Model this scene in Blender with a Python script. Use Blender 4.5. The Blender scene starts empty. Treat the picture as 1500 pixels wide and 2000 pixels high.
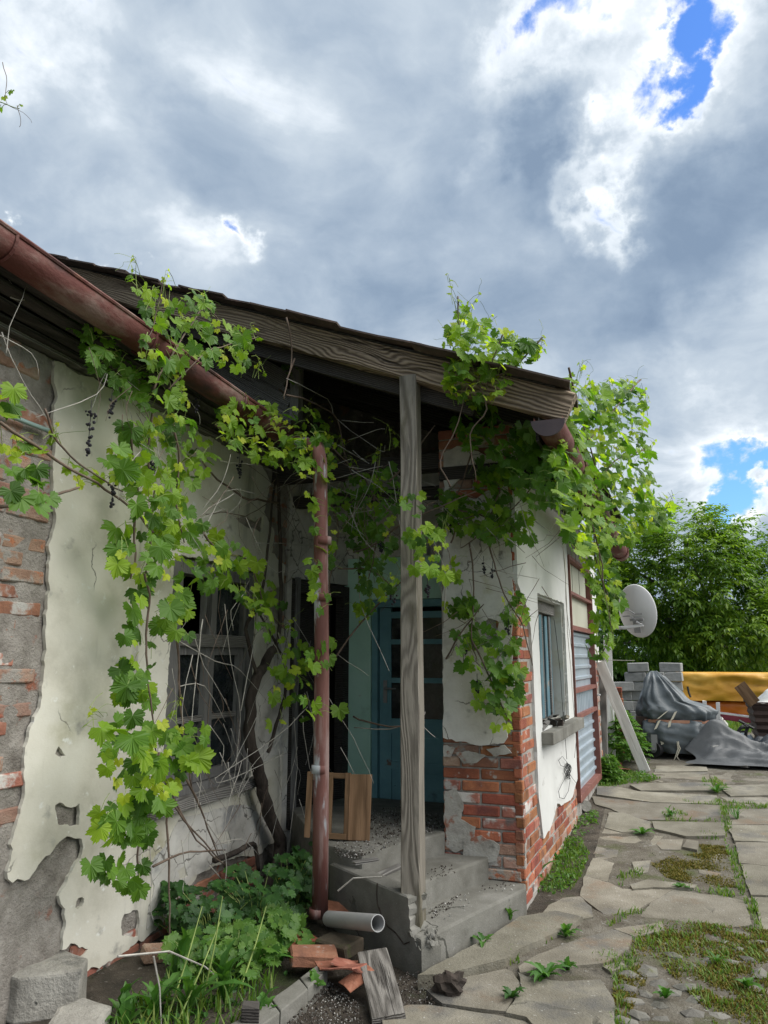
import bpy, bmesh, math, random
from mathutils import Vector, Matrix, Euler, noise
from mathutils.geometry import delaunay_2d_cdt
rnd = random.Random(11)
S = bpy.context.scene
C = S.collection
V = Vector

# ------------------------------------------------------------------ camera
FPX = 1450.0; CAM_H = 1.6
PITCH = math.atan(285 / FPX)
YAW = math.atan(515 / FPX * math.cos(PITCH))
RIGHT = V((math.cos(YAW), math.sin(YAW), 0))
FH = V((-math.sin(YAW), math.cos(YAW), 0))
FWD = math.cos(PITCH) * FH + math.sin(PITCH) * V((0, 0, 1))
UPV = -math.sin(PITCH) * FH + math.cos(PITCH) * V((0, 0, 1))
EYE = V((0, 0, CAM_H))
cam = bpy.data.cameras.new('camera')
cam.sensor_fit = 'VERTICAL'; cam.sensor_height = 36; cam.lens = FPX / 2000 * 36
cam.clip_start = 0.05; cam.clip_end = 3000
camo = bpy.data.objects.new('camera', cam); C.objects.link(camo)
camo.matrix_world = Matrix(((RIGHT.x, UPV.x, -FWD.x, EYE.x), (RIGHT.y, UPV.y, -FWD.y, EYE.y), (RIGHT.z, UPV.z, -FWD.z, EYE.z), (0, 0, 0, 1)))
S.camera = camo

def ray(u, v): return FWD + (u - 750) / FPX * RIGHT - (v - 1000) / FPX * UPV
def px_x(u, v, x): d = ray(u, v); return EYE + d * (x / d.x)
def px_y(u, v, y): d = ray(u, v); return EYE + d * (y / d.y)
def px_z(u, v, z): d = ray(u, v); return EYE + d * ((z - CAM_H) / d.z)
def gz(x, y): return 0.055 * min(max(y - 5.6, 0.0), 5.5)
def px_g(u, v, dz=0.0):
    z = 0.0
    for _ in range(14):
        q = px_z(u, v, z + dz); z = gz(q.x, q.y)
    return V((q.x, q.y, z + dz))

def PX(x0):  # surfaces parallel to the long wall
    return lambda u, v, d=0.0: px_x(u, v, x0 + d)
def PY(y0): return lambda u, v, d=0.0: px_y(u, v, y0 + d)
def blend(fa, fb, ua, ub):
    def f(u, v, d=0.0):
        t = min(1, max(0, (u - ua) / (ub - ua))); return fa(u, v, d).lerp(fb(u, v, d), t)
    return f
def P(f, *q): return [f(*a) for a in q]


# ------------------------------------------------------------------ view, sun, sky
S.view_settings.view_transform = 'Standard'; S.view_settings.look = 'None'
S.view_settings.exposure = 0.75; S.view_settings.gamma = 1.0
S.view_settings.use_curve_mapping = False
SUN_DIR = V((0.80, 0.12, 0.95)).normalized()
sun = bpy.data.lights.new('sun', 'SUN'); sun.energy = 3.3; sun.angle = math.radians(70); sun.color = (1.0, 0.965, 0.91)
suno = bpy.data.objects.new('sun', sun); C.objects.link(suno)
suno.rotation_euler = SUN_DIR.to_track_quat('Z', 'Y').to_euler()
suno.location = (3, 3, 12)

class NT:
    """small helper to write node trees"""
    def __init__(s, tree): s.t = tree; s.n = tree.nodes; s.l = tree.links
    def add(s, typ, **kw):
        nd = s.n.new(typ)
        for k, v in kw.items():
            if k == 'inp':
                for a, b in v.items():
                    if hasattr(b, 'is_output'): s.l.new(b, nd.inputs[a])
                    else: nd.inputs[a].default_value = b
            else: setattr(nd, k, v)
        return nd
    def math(s, op, a, b=0.0, c=0.0, clamp=False):
        nd = s.n.new('ShaderNodeMath'); nd.operation = op; nd.use_clamp = clamp
        for i, x in enumerate((a, b, c)):
            if hasattr(x, 'is_output'): s.l.new(x, nd.inputs[i])
            else: nd.inputs[i].default_value = x
        return nd.outputs[0]
    def vmath(s, op, a, b=(0, 0, 0)):
        nd = s.n.new('ShaderNodeVectorMath'); nd.operation = op
        for i, x in enumerate((a, b)):
            if hasattr(x, 'is_output'): s.l.new(x, nd.inputs[i])
            elif op == 'SCALE' and i == 1: nd.inputs['Scale'].default_value = x
            else: nd.inputs[i].default_value = x
        return nd.outputs['Value'] if op in ('DOT_PRODUCT', 'LENGTH') else nd.outputs[0]
    def ramp(s, f, stops, interp='LINEAR'):
        nd = s.n.new('ShaderNodeValToRGB'); cr = nd.color_ramp; cr.interpolation = interp
        while len(cr.elements) < len(stops): cr.elements.new(0.5)
        for e, (p, c) in zip(cr.elements, stops):
            e.position = p; e.color = (*c, 1) if len(c) == 3 else c
        s.l.new(f, nd.inputs[0]); return nd.outputs[0]
    def remap(s, f, a, b, c=0.0, d=1.0, smooth=True):
        nd = s.n.new('ShaderNodeMapRange'); nd.interpolation_type = 'SMOOTHSTEP' if smooth else 'LINEAR'
        for i, x in enumerate((f, a, b, c, d)):
            if hasattr(x, 'is_output'): s.l.new(x, nd.inputs[i])
            else: nd.inputs[i].default_value = x
        return nd.outputs[0]
    def mix(s, f, a, b, blend='MIX'):
        nd = s.n.new('ShaderNodeMix'); nd.data_type = 'RGBA'; nd.blend_type = blend
        for i, x in ((0, f), (6, a), (7, b)):
            if hasattr(x, 'is_output'): s.l.new(x, nd.inputs[i])
            elif i == 0: nd.inputs[0].default_value = x
            else: nd.inputs[i].default_value = (*x, 1) if len(x) == 3 else x
        return nd.outputs[2]
    def noise(s, vec, scale, detail=6, rough=0.55, dist=0.0, dims='3D'):
        nd = s.n.new('ShaderNodeTexNoise'); nd.noise_dimensions = dims
        s.l.new(vec, nd.inputs['Vector'])
        nd.inputs['Scale'].default_value = scale; nd.inputs['Detail'].default_value = detail
        nd.inputs['Roughness'].default_value = rough; nd.inputs['Distortion'].default_value = dist
        return nd.outputs['Fac']

world = bpy.data.worlds.new('World'); S.world = world; world.use_nodes = True
w = NT(world.node_tree); w.n.clear()
SKY_K = 0.1
sky = w.add('ShaderNodeTexSky', sky_type='NISHITA', sun_disc=False)
sky.sun_elevation = math.asin(SUN_DIR.z); sky.sun_rotation = math.atan2(SUN_DIR.x, SUN_DIR.y)
sky.air_density = 1.3; sky.dust_density = 0.3; sky.ozone_density = 2.5
dirv = w.add('ShaderNodeTexCoord').outputs['Generated']
sep = w.add('ShaderNodeSeparateXYZ', inp={0: dirv})
den = w.math('MAXIMUM', w.math('ADD', sep.outputs[2], 0.30), 0.05)
comb = w.add('ShaderNodeCombineXYZ', inp={0: w.math('DIVIDE', sep.outputs[0], den), 1: w.math('DIVIDE', sep.outputs[1], den), 2: w.math('MULTIPLY', sep.outputs[2], 1.2)})
P0 = comb.outputs[0]
# slow warp so that cloud edges billow
wn = w.add('ShaderNodeTexNoise', inp={'Vector': P0, 'Scale': 2.2, 'Detail': 4.0})
warp = w.vmath('SCALE', w.vmath('SUBTRACT', wn.outputs['Color'], (0.5, 0.5, 0.5)), 0.35)
P1 = w.vmath('ADD', P0, warp)
fb = w.noise(P1, 2.3, 11, 0.56)
big = w.noise(w.vmath('ADD', P0, (3.1, 1.7, 0.4)), 1.15, 3, 0.5)
wn2 = w.add('ShaderNodeTexNoise', inp={'Vector': dirv, 'Scale': 5.5, 'Detail': 8.0, 'Roughness': .58})
wdir = w.vmath('NORMALIZE', w.vmath('ADD', dirv, w.vmath('SCALE', w.vmath('SUBTRACT', wn2.outputs['Color'], (0.5, 0.5, 0.5)), 0.42)))
def blob(u, v, rad, amp, su=1.0):
    d = ray(u, v).normalized()
    dt = w.vmath('DOT_PRODUCT', wdir, tuple(d))
    r = w.math('ARCCOSINE', w.math('MINIMUM', dt, 0.99999))
    return w.math('MULTIPLY', w.remap(r, 0.0, rad, 1.0, 0.0), amp)
thick = w.math('ADD', w.math('MULTIPLY', fb, 0.95), w.math('MULTIPLY', big, 0.35))
for b in SKY_BLOBS if 'SKY_BLOBS' in globals() else [
    (1120, -10, 0.10, -0.25), (1340, 0, 0.08, -0.18), (1345, 120, 0.04, -0.15), (1225, 130, 0.15, -0.10), (1270, 200, 0.06, -0.13), (1235, 270, 0.06, -0.16), (1220, 340, 0.05, -0.18), (1200, 410, 0.045, -0.18), (1182, 470, 0.045, -0.20), (1400, 120, 0.11, -0.12), (1000, 170, 0.08, -0.13), (140, 485, 0.020, -0.30), (425, 430, 0.03, -0.15),
    (1470, 975, 0.085, -0.34), (1390, 960, 0.07, -0.26), (1300, 900, 0.06, -0.10), (1400, 800, 0.12, -0.06), (80, 40, 0.10, -0.13), (330, 140, 0.12, -0.06), (1000, 440, 0.10, -0.08), (300, 440, 0.10, -0.09),
    (680, 230, 0.26, 0.13), (600, 490, 0.18, 0.12), (1080, 290, 0.08, 0.20), (1400, 460, 0.17, 0.24), (400, 260, 0.12, 0.08), (150, 280, 0.2, 0.05), (1000, 560, 0.2, 0.08), (1200, 620, 0.16, 0.10)]:
    thick = w.math('ADD', thick, blob(*b))
mask = w.remap(w.math('ADD', thick, w.math('MULTIPLY', w.math('SUBTRACT', w.noise(w.vmath('MULTIPLY', P1, (2.2, .75, 1)), 6.5, 8, .64), .5), .34)), 0.34, 0.50)
fine = w.noise(P1, 7.0, 7, 0.6)
t2 = w.math('ADD', thick, w.math('MULTIPLY', w.math('SUBTRACT', fine, 0.5), 0.10))
ccol = w.ramp(w.remap(t2, 0.40, 0.92, smooth=False), [(0.0, (0.62, 0.72, 0.92)), (0.09, (0.98, 0.99, 1.01)), (0.20, (0.74, 0.80, 0.86)), (0.38, (0.50, 0.575, 0.655)), (0.60, (0.365, 0.445, 0.545)), (0.85, (0.255, 0.335, 0.445)), (1.0, (0.205, 0.28, 0.39))])
ccol = w.vmath('SCALE', ccol, 0.72 / SKY_K)
tint = w.mix(1.0, sky.outputs[0], (0.55, 0.85, 1.35), 'MULTIPLY')
skyc = w.mix(mask, tint, ccol)
bg = w.add('ShaderNodeBackground', inp={'Color': skyc, 'Strength': SKY_K})
w.add('ShaderNodeOutputWorld', inp={'Surface': bg.outputs[0]})

# ------------------------------------------------------------------ object helpers
WM = {}
I4 = Matrix.Identity(4)
def T(x, y=None, z=None): return Matrix.Translation(V((x, y, z)) if y is not None else V(x))
def link(o, parent=None, M=None):
    M = M if M is not None else I4
    C.objects.link(o); WM[o.name] = M.copy()
    if parent is not None:
        o.parent = parent; o.matrix_basis = WM[parent.name].inverted() @ M
    else: o.matrix_basis = M
    return o
def tag(o, label=None, cat=None, group=None, kind=None):
    for k, v in (('label', label), ('category', cat), ('group', group), ('kind', kind)):
        if v: o[k] = v
    return o
def thing(name, label, cat, loc=(0, 0, 0), group=None, rot=None):
    o = bpy.data.objects.new(name, None); o.empty_display_size = 0.1
    M = T(V(loc)) @ (rot if rot else I4)
    link(o, None, M); return tag(o, label, cat, group)
def put(name, me, parent=None, M=None): return link(bpy.data.objects.new(name, me), parent, M)
def mk(name, verts, faces, mat, smooth=False):
    me = bpy.data.meshes.new(name); me.from_pydata([tuple(v) for v in verts], [], faces)
    if mat: me.materials.append(mat)
    if smooth: me.shade_smooth()
    me.update(); return me
def frame(o, x, y=None, z=None):
    """matrix from an origin and x axis (and hints)"""
    x = V(x).normalized(); z = V(z) if z is not None else V((0, 0, 1))
    y = z.cross(x)
    if y.length < 1e-4: y = V((0, 1, 0)).cross(x)
    y.normalize(); z = x.cross(y)
    return Matrix(((x.x, y.x, z.x, o[0]), (x.y, y.y, z.y, o[1]), (x.z, y.z, z.z, o[2]), (0, 0, 0, 1)))

class MB:
    def __init__(s): s.v = []; s.f = []
    def box(s, c, d, M=None):
        c = V(c); hx, hy, hz = [k / 2 for k in d]; b = len(s.v)
        for z in (-hz, hz):
            for x, y in ((-hx, -hy), (hx, -hy), (hx, hy), (-hx, hy)):
                p = c + V((x, y, z)); s.v.append(M @ p if M else p)
        s.f += [tuple(b + i for i in q) for q in ((0, 3, 2, 1), (4, 5, 6, 7), (0, 1, 5, 4), (1, 2, 6, 5), (2, 3, 7, 6), (3, 0, 4, 7))]
        return s
    def tube(s, pts, rad, n=6, caps=True):
        pts = [V(p) for p in pts]; b = len(s.v); m = len(pts)
        up = V((0, 0, 1))
        t0 = (pts[1] - pts[0]).normalized()
        u = t0.cross(up) if abs(t0.dot(up)) < 0.95 else t0.cross(V((1, 0, 0)))
        u.normalize()
        for i, p in enumerate(pts):
            t = (pts[min(i + 1, m - 1)] - pts[max(i - 1, 0)]).normalized()
            u = (u - t * u.dot(t)); u = u.normalized() if u.length > 1e-6 else t.orthogonal().normalized()
            v = t.cross(u); r = rad[i] if isinstance(rad, (list, tuple)) else rad
            for k in range(n):
                a = 2 * math.pi * k / n; s.v.append(p + (u * math.cos(a) + v * math.sin(a)) * r)
        for i in range(m - 1):
            for k in range(n):
                s.f.append((b + i * n + k, b + i * n + (k + 1) % n, b + (i + 1) * n + (k + 1) % n, b + (i + 1) * n + k))
        if caps and n > 2:
            s.f.append(tuple(b + k for k in range(n - 1, -1, -1))); s.f.append(tuple(b + (m - 1) * n + k for k in range(n)))
        return s
    def poly(s, vs): b = len(s.v); s.v += [V(p) for p in vs]; s.f.append(tuple(range(b, b + len(vs)))); return s
    def mesh(s, verts, faces, M=None):
        b = len(s.v); s.v += [(M @ V(p)) if M else V(p) for p in verts]; s.f += [tuple(b + i for i in f) for f in faces]; return s
    def build(s, name, mat, parent=None, smooth=False, M=None):
        """world-space vertices; the object sits at M (or at its parent's place)"""
        B = M if M is not None else (WM[parent.name] if parent is not None else I4)
        Bi = B.inverted()
        return put(name, mk(name, [Bi @ p for p in s.v], s.f, mat, smooth), parent, B)

def wob(p, sc, amp, seed=0.0):
    return noise.noise_vector(V(p) * sc + V((seed, seed * 1.7, seed * 0.3))) * amp

def beam(name, p0, p1, wdt, hgt, mat, parent=None, zhint=None, seg=8, rough=0.004, seed=None):
    """a timber: local x along its length, slightly uneven edges"""
    p0 = V(p0); p1 = V(p1); L = (p1 - p0).length
    M = frame(p0, p1 - p0, z=zhint); vs = []; fs = []; sd = seed if seed is not None else rnd.random() * 50
    prof = [(-1, -1), (-.86, -1), (.86, -1), (1, -1), (1, -.86), (1, .86), (1, 1), (.86, 1), (-.86, 1), (-1, 1), (-1, .86), (-1, -.86)]
    prof = [(-.9, -1), (.9, -1), (1, -.9), (1, .9), (.9, 1), (-.9, 1), (-1, .9), (-1, -.9)]
    n = len(prof)
    for i in range(seg + 1):
        x = L * i / seg
        for a, b in prof:
            q = V((x, a * wdt / 2, b * hgt / 2)); d = wob((x * 2.2, a * 1.3, b * 1.3), 1.0, rough, sd)
            vs.append(q + V((d.x if 0 < i < seg else d.x * 2, d.y, d.z)))
    for i in range(seg):
        for k in range(n): fs.append((i * n + k, i * n + (k + 1) % n, (i + 1) * n + (k + 1) % n, (i + 1) * n + k))
    fs.append(tuple(range(n - 1, -1, -1))); fs.append(tuple(seg * n + k for k in range(n)))
    return put(name, mk(name, vs, fs, mat), parent, M)

def inpoly(x, y, P):
    c = False; n = len(P)
    for i in range(n):
        (x0, y0), (x1, y1) = P[i][:2], P[(i + 1) % n][:2]
        if (y0 > y) != (y1 > y) and x < (x1 - x0) * (y - y0) / (y1 - y0) + x0: c = not c
    return c
def resample(poly, step, jit, sd=0.0):
    """closed outline with jagged intermediate points (2D)"""
    out = []; n = len(poly)
    for i in range(n):
        a = V((*poly[i], 0)); b = V((*poly[(i + 1) % n], 0)); L = (b - a).length
        k = max(1, int(L / step))
        nrm = V((-(b - a).y, (b - a).x, 0)).normalized() if L > 1e-6 else V((0, 0, 0))
        for j in range(k):
            p = a.lerp(b, j / k)
            d = noise.noise(V((p.x * 9 + sd, p.y * 9, sd))) * jit * 1.4 + noise.noise(V((p.x * 31 + sd, p.y * 31, sd))) * jit * 0.8 + noise.noise(V((p.x * 90, p.y * 90, sd))) * jit * .4
            if j == 0: d *= 0.4
            out.append((p.x + nrm.x * d, p.y + nrm.y * d))
    return out
def sheet(name, outer, holes, M, thick, mat, parent, step=0.03, jit=0.012, lip=0.004):
    """an uneven-edged layer (plaster, slab): outline in local xy, thickness along local +z from 0"""
    loops = [resample(outer, step, jit, 3.0)] + [resample(h, step * .6, jit * .7, 7.0 + i) for i, h in enumerate(holes)]
    pts = [p for l in loops for p in l]; N = len(pts); edges = []; o = 0
    for l in loops:
        edges += [(o + i, o + (i + 1) % len(l)) for i in range(len(l))]; o += len(l)
    V2, _, tri, _, _, _ = delaunay_2d_cdt([Vector((x, y)) for x, y in pts], edges, [], 0, 1e-6)
    vs = [V((x, y, thick)) for x, y in pts] + [V((x, y, 0)) for x, y in pts] + [V((p.x, p.y, thick)) for p in V2]
    fs = []
    for t in tri:
        a, b, c = [V2[i] for i in t]; m = (a + b + c) / 3
        if not inpoly(m.x, m.y, loops[0]) or any(inpoly(m.x, m.y, h) for h in loops[1:]): continue
        t = [2 * N + i for i in t]
        fs.append(tuple(t) if (b - a).cross(c - a) > 0 else (t[0], t[2], t[1]))
    o = 0
    for li, l in enumerate(loops):
        n = len(l); area = sum(l[i][0] * l[(i + 1) % n][1] - l[(i + 1) % n][0] * l[i][1] for i in range(n))
        outw = (area > 0) == (li == 0)
        for i in range(n):
            a, b = o + i, o + (i + 1) % n
            fs.append((a, N + a, N + b, b) if outw else (b, N + b, N + a, a))
        o += n
    return put(name, mk(name, vs, fs, mat), parent, M)
# ------------------------------------------------------------------ materials
def base_mat(name):
    m = bpy.data.materials.new(name); m.use_nodes = True; t = NT(m.node_tree); t.n.clear()
    out = t.add('ShaderNodeOutputMaterial'); return m, t, out
def coords(t, stretch=(1, 1, 1), rand=True):
    co = t.add('ShaderNodeTexCoord').outputs['Object']
    if rand:
        oi = t.add('ShaderNodeObjectInfo').outputs['Random']
        co = t.add('ShaderNodeVectorMath', operation='ADD', inp={0: co, 1: t.add('ShaderNodeCombineXYZ', inp={0: t.math('MULTIPLY', oi, 37.0), 1: t.math('MULTIPLY', oi, 19.0), 2: t.math('MULTIPLY', oi, 11.0)}).outputs[0]}).outputs[0]
    if tuple(stretch) != (1, 1, 1): co = t.vmath('MULTIPLY', co, stretch)
    return co
def surf(name, stops, scale=6, detail=8, rough=.88, bump=.25, bscale=60, bdist=.01, stretch=(1, 1, 1), rand=True, var=0.0, spots=(), metallic=0.0, spec=.35, nrough=.6, dist=0.0, rr=.12, crack=None):
    """noise-coloured weathered surface. spots: (colour, scale, lo, hi[, stretch])"""
    m, t, out = base_mat(name); co = coords(t, stretch, rand)
    f = t.noise(co, scale, detail, nrough, dist)
    lo = 0.28; hi = 0.72
    col = t.ramp(f, [(lo + (hi - lo) * p, c) for p, c in stops])
    for sp in spots:
        c2 = coords(t, sp[4], rand) if len(sp) > 4 else co
        k = t.remap(t.noise(c2, sp[1], 7, .62), sp[2], sp[3]); col = t.mix(k, col, sp[0])
    ckh = None
    if crack:
        wn = t.add('ShaderNodeTexNoise', inp={'Vector': co, 'Scale': crack[0] * 2.2, 'Detail': 6.0})
        cv = t.vmath('ADD', co, t.vmath('SCALE', wn.outputs['Color'], .55 / crack[0]))
        vo = t.add('ShaderNodeTexVoronoi', feature='DISTANCE_TO_EDGE', inp={'Vector': cv, 'Scale': crack[0]}).outputs['Distance']
        ckh = t.math('MULTIPLY', t.remap(vo, crack[1] * .4, crack[1], 1, 0), t.remap(t.noise(co, crack[0] * .8, 3), crack[3], crack[3] + .08))
        col = t.mix(t.math('MULTIPLY', ckh, .85), col, crack[2])
    if var:
        oi = t.add('ShaderNodeObjectInfo').outputs['Random']
        hs = t.add('ShaderNodeHueSaturation', inp={'Color': col, 'Value': t.math('ADD', t.math('MULTIPLY', oi, 2 * var), 1 - var), 'Hue': t.math('ADD', t.math('MULTIPLY', t.math('FRACT', t.math('MULTIPLY', oi, 7.7)), .02 * var / .2), .5 - .01 * var / .2)}); col = hs.outputs[0]
    bs = t.add('ShaderNodeBsdfPrincipled', inp={'Base Color': col, 'Metallic': metallic, 'Specular IOR Level': spec})
    r = t.math('ADD', t.math('MULTIPLY', t.noise(co, scale * 2.3, 4), rr * 2), rough - rr); t.l.new(r, bs.inputs['Roughness'])
    if bump:
        h = t.math('ADD', t.noise(co, bscale, 8, .65), t.math('MULTIPLY', f, .8))
        if ckh is not None: h = t.math('SUBTRACT', h, t.math('MULTIPLY', ckh, 1.2))
        b = t.add('ShaderNodeBump', inp={'Height': h, 'Strength': bump, 'Distance': bdist}); t.l.new(b.outputs[0], bs.inputs['Normal'])
    t.l.new(bs.outputs[0], out.inputs[0]); return m
def wood(name, dark, light, ring=22, bump=.5, dist=5.0, crack=.35, moss=None, rough=.85, axis='x'):
    """weathered timber, grain along local x"""
    m, t, out = base_mat(name)
    st = {'x': (.22, 1, 1), 'y': (1, .22, 1), 'z': (1, 1, .22)}[axis]
    co = coords(t, st)
    wv = t.add('ShaderNodeTexNoise', inp={'Vector': co, 'Scale': 3.2, 'Detail': 2.0, 'Distortion': .6})
    c2 = t.vmath('ADD', co, t.vmath('SCALE', wv.outputs['Color'], .16 * dist / 5))
    wave = t.add('ShaderNodeTexWave', wave_type='BANDS', bands_direction={'x': 'Z', 'y': 'Z', 'z': 'Y'}[axis], inp={'Vector': c2, 'Scale': ring, 'Distortion': 1.6 if dist < 10 else 2.3, 'Detail': 3.0, 'Detail Scale': 1.5, 'Detail Roughness': .6}).outputs['Fac']
    fib = t.noise(t.vmath('MULTIPLY', co, tuple(.12 if k == .22 else 1 for k in st)), 130, 5, .7)
    tone = t.noise(co, 2.5, 5, .6)
    k = t.math('ADD', t.math('ADD', t.math('MULTIPLY', wave, .38), t.math('MULTIPLY', fib, .42)), t.math('MULTIPLY', tone, .35))
    col = t.ramp(k, [(.28, dark), (.78, light)])
    ck = t.remap(t.noise(t.vmath('MULTIPLY', co, tuple(.25 if q == .22 else 1 for q in st)), 26, 4, .6), .33, .42, 1, 0)
    col = t.mix(t.math('MULTIPLY', ck, crack), col, tuple(c * .3 for c in dark))
    if moss: col = t.mix(t.remap(t.noise(co, 4, 6, .65), .52, .68), col, moss)
    bs = t.add('ShaderNodeBsdfPrincipled', inp={'Base Color': col, 'Roughness': rough, 'Specular IOR Level': .25})
    h = t.math('SUBTRACT', t.math('ADD', t.math('MULTIPLY', wave, .5), t.math('MULTIPLY', fib, .5)), t.math('MULTIPLY', ck, .8))
    b = t.add('ShaderNodeBump', inp={'Height': h, 'Strength': bump, 'Distance': .012}); t.l.new(b.outputs[0], bs.inputs['Normal'])
    t.l.new(bs.outputs[0], out.inputs[0]); return m
def foliage(name, cols, trans=.45, rough=.5, island=False, vein=True, tmul=(1.5, 1.6, .7), spec=.4, clump=0):
    m, t, out = base_mat(name)
    r = t.add('ShaderNodeNewGeometry').outputs['Random Per Island'] if island else t.add('ShaderNodeObjectInfo').outputs['Random']
    n = len(cols); col = t.ramp(r, [(i / (n - 1), c) for i, c in enumerate(cols)])
    co = t.add('ShaderNodeTexCoord').outputs['Object']
    col = t.mix(t.math('MULTIPLY', t.noise(co, 25, 4), .5), col, t.vmath('MULTIPLY', col, (.62, .7, .6)))
    if clump:
        k = t.remap(t.noise(co, clump, 3), .35, .65); col = t.mix(k, t.vmath('MULTIPLY', col, (.6, .7, .65)), t.vmath('MULTIPLY', col, (1.35, 1.25, 1.1)))
    bn = None
    if vein:
        at = t.add('ShaderNodeAttribute', attribute_name='vein').outputs['Fac']
        vk = t.remap(at, .88, 1.0); col = t.mix(t.math('MULTIPLY', vk, .38), col, t.vmath('ADD', t.vmath('SCALE', col, 1.5), (.04, .06, .015)))
        bn = t.add('ShaderNodeBump', inp={'Height': t.math('ADD', t.math('MULTIPLY', vk, -1.0), t.math('MULTIPLY', t.noise(co, 90, 3), .6)), 'Strength': .22, 'Distance': .003}).outputs[0]
    bs = t.add('ShaderNodeBsdfPrincipled', inp={'Base Color': col, 'Roughness': rough, 'Specular IOR Level': spec})
    tr = t.add('ShaderNodeBsdfTranslucent', inp={'Color': t.vmath('MULTIPLY', col, tmul)})
    if bn: t.l.new(bn, bs.inputs['Normal'])
    mx = t.add('ShaderNodeMixShader', inp={0: trans, 1: bs.outputs[0], 2: tr.outputs[0]})
    t.l.new(mx.outputs[0], out.inputs[0]); return m
def glass(name, col=(.012, .015, .017), rough=.12, dust=.5):
    m, t, out = base_mat(name); co = coords(t)
    k = t.math('MULTIPLY', t.remap(t.noise(co, 5, 8, .68), .38, .75), dust)
    c = t.mix(k, col, (.13, .135, .13))
    bs = t.add('ShaderNodeBsdfPrincipled', inp={'Base Color': c, 'Roughness': t.math('ADD', t.math('MULTIPLY', k, .5), rough), 'Specular IOR Level': .35})
    t.l.new(bs.outputs[0], out.inputs[0]); return m

M_PLASTER = surf('cream_plaster', crack=(1.7, .010, (.16, .15, .13), .52), stops= [(0, (.42, .40, .33)), (.45, (.60, .575, .495)), (1, (.67, .65, .575))], scale=2.2, detail=9, rough=.92, bump=.22, bscale=45, bdist=.006, rand=False,
    spots=[((.36, .34, .22), 1.3, .52, .72), ((.32, .31, .28), 5, .60, .74), ((.26, .245, .215), 1.6, .57, .76, (3, .35, 3)), ((.70, .70, .66), 14, .60, .72), ((.20, .19, .16), 11, .70, .80)])
M_PLASTER2 = surf('flaking_plaster', crack=(3.0, .016, (.13, .12, .105), .44), stops= [(0, (.30, .28, .25)), (.4, (.52, .50, .46)), (1, (.66, .65, .61))], scale=3.2, detail=10, rough=.92, bump=.35, bscale=40, bdist=.008, rand=False,
    spots=[((.27, .27, .27), 2.6, .54, .70), ((.45, .43, .33), 4, .60, .72), ((.20, .19, .18), 9, .62, .74), ((.40, .19, .12), 12, .68, .76), ((.14, .14, .14), 2.2, .60, .78, (2.5, 2.5, .5)), ((.70, .69, .66), 20, .64, .74)])
M_PATCH = surf('lime_smear', [(0, (.22, .205, .18)), (.5, (.36, .345, .31)), (1, (.48, .465, .43))], 6, 9, .95, .7, 50, .01, rand=False, spots=[((.28, .13, .09), 9, .56, .66), ((.10, .095, .085), 5, .56, .70)])
M_WHITE = surf('white_limewash', [(0, (.52, .52, .50)), (1, (.63, .63, .605))], 2.5, 7, .9, .12, 40, .005, rand=False,
    spots=[((.40, .37, .25), 2.2, .56, .74, (1, .5, 1)), ((.32, .31, .28), 8, .62, .74), ((.34, .32, .25), 1.7, .58, .78, (2, .35, 2)), ((.24, .23, .20), 16, .68, .76)])
M_MORTAR = surf('rough_mortar', [(0, (.17, .15, .13)), (.5, (.29, .265, .235)), (1, (.40, .37, .335))], 9, 10, .95, .9, 70, .02, rand=False,
    spots=[((.30, .12, .075), 6.5, .60, .70), ((.46, .45, .43), 38, .68, .74), ((.09, .085, .08), 4, .62, .78)])
M_JOINT = surf('pale_lime_mortar', [(0, (.20, .185, .165)), (.5, (.33, .31, .28)), (1, (.42, .40, .37))], 9, 9, .95, .8, 70, .015, rand=False, spots=[((.12, .10, .09), 5, .58, .72)])
M_MORTAR_D = surf('dark_masonry', [(0, (.05, .045, .04)), (.6, (.12, .11, .10)), (1, (.22, .20, .18))], 6, 9, .95, .8, 50, .02, rand=False, spots=[((.20, .11, .08), 5, .58, .70), ((.34, .33, .30), 9, .64, .74)])  # dark grey-brown masonry with paler and reddish patches
BR = [((.44, .43, .41), 9, .60, .70), ((.10, .07, .06), 6, .60, .74)]
M_BRICK = surf('orange_brick', [(0, (.15, .056, .034)), (.5, (.27, .092, .047)), (1, (.36, .145, .075))], 7, 8, .92, .55, 75, .012, var=.30, spots=[((.42, .39, .36), 10, .635, .70), ((.15, .06, .045), 5, .58, .72)])
M_BRICK_W = surf('limed_brick', [(0, (.17, .075, .055)), (.5, (.29, .12, .08)), (1, (.40, .21, .15))], 8, 8, .94, .6, 70, .01, var=.22, spots=[((.44, .42, .39), 6, .52, .62), ((.13, .11, .10), 5, .58, .70)])
M_BRICK_M = surf('mortared_brick', [(0, (.22, .125, .09)), (.5, (.33, .205, .15)), (1, (.40, .30, .235))], 8, 8, .95, .8, 70, .015, var=.2, spots=[((.30, .275, .245), 7, .53, .61), ((.38, .14, .08), 12, .58, .66)])
M_CONC = surf('step_concrete', crack=(1.3, .012, (.05, .05, .04), .52), stops=[(0, (.105, .10, .085)), (.5, (.16, .155, .135)), (1, (.225, .217, .195))], scale=5, detail=10, rough=.93, bump=.4, bscale=90, bdist=.008, rand=False,
    spots=[((.10, .10, .085), 2.4, .56, .74), ((.20, .20, .10), 2.8, .66, .78), ((.36, .35, .33), 60, .66, .72), ((.07, .07, .065), 7, .66, .76)])
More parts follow.
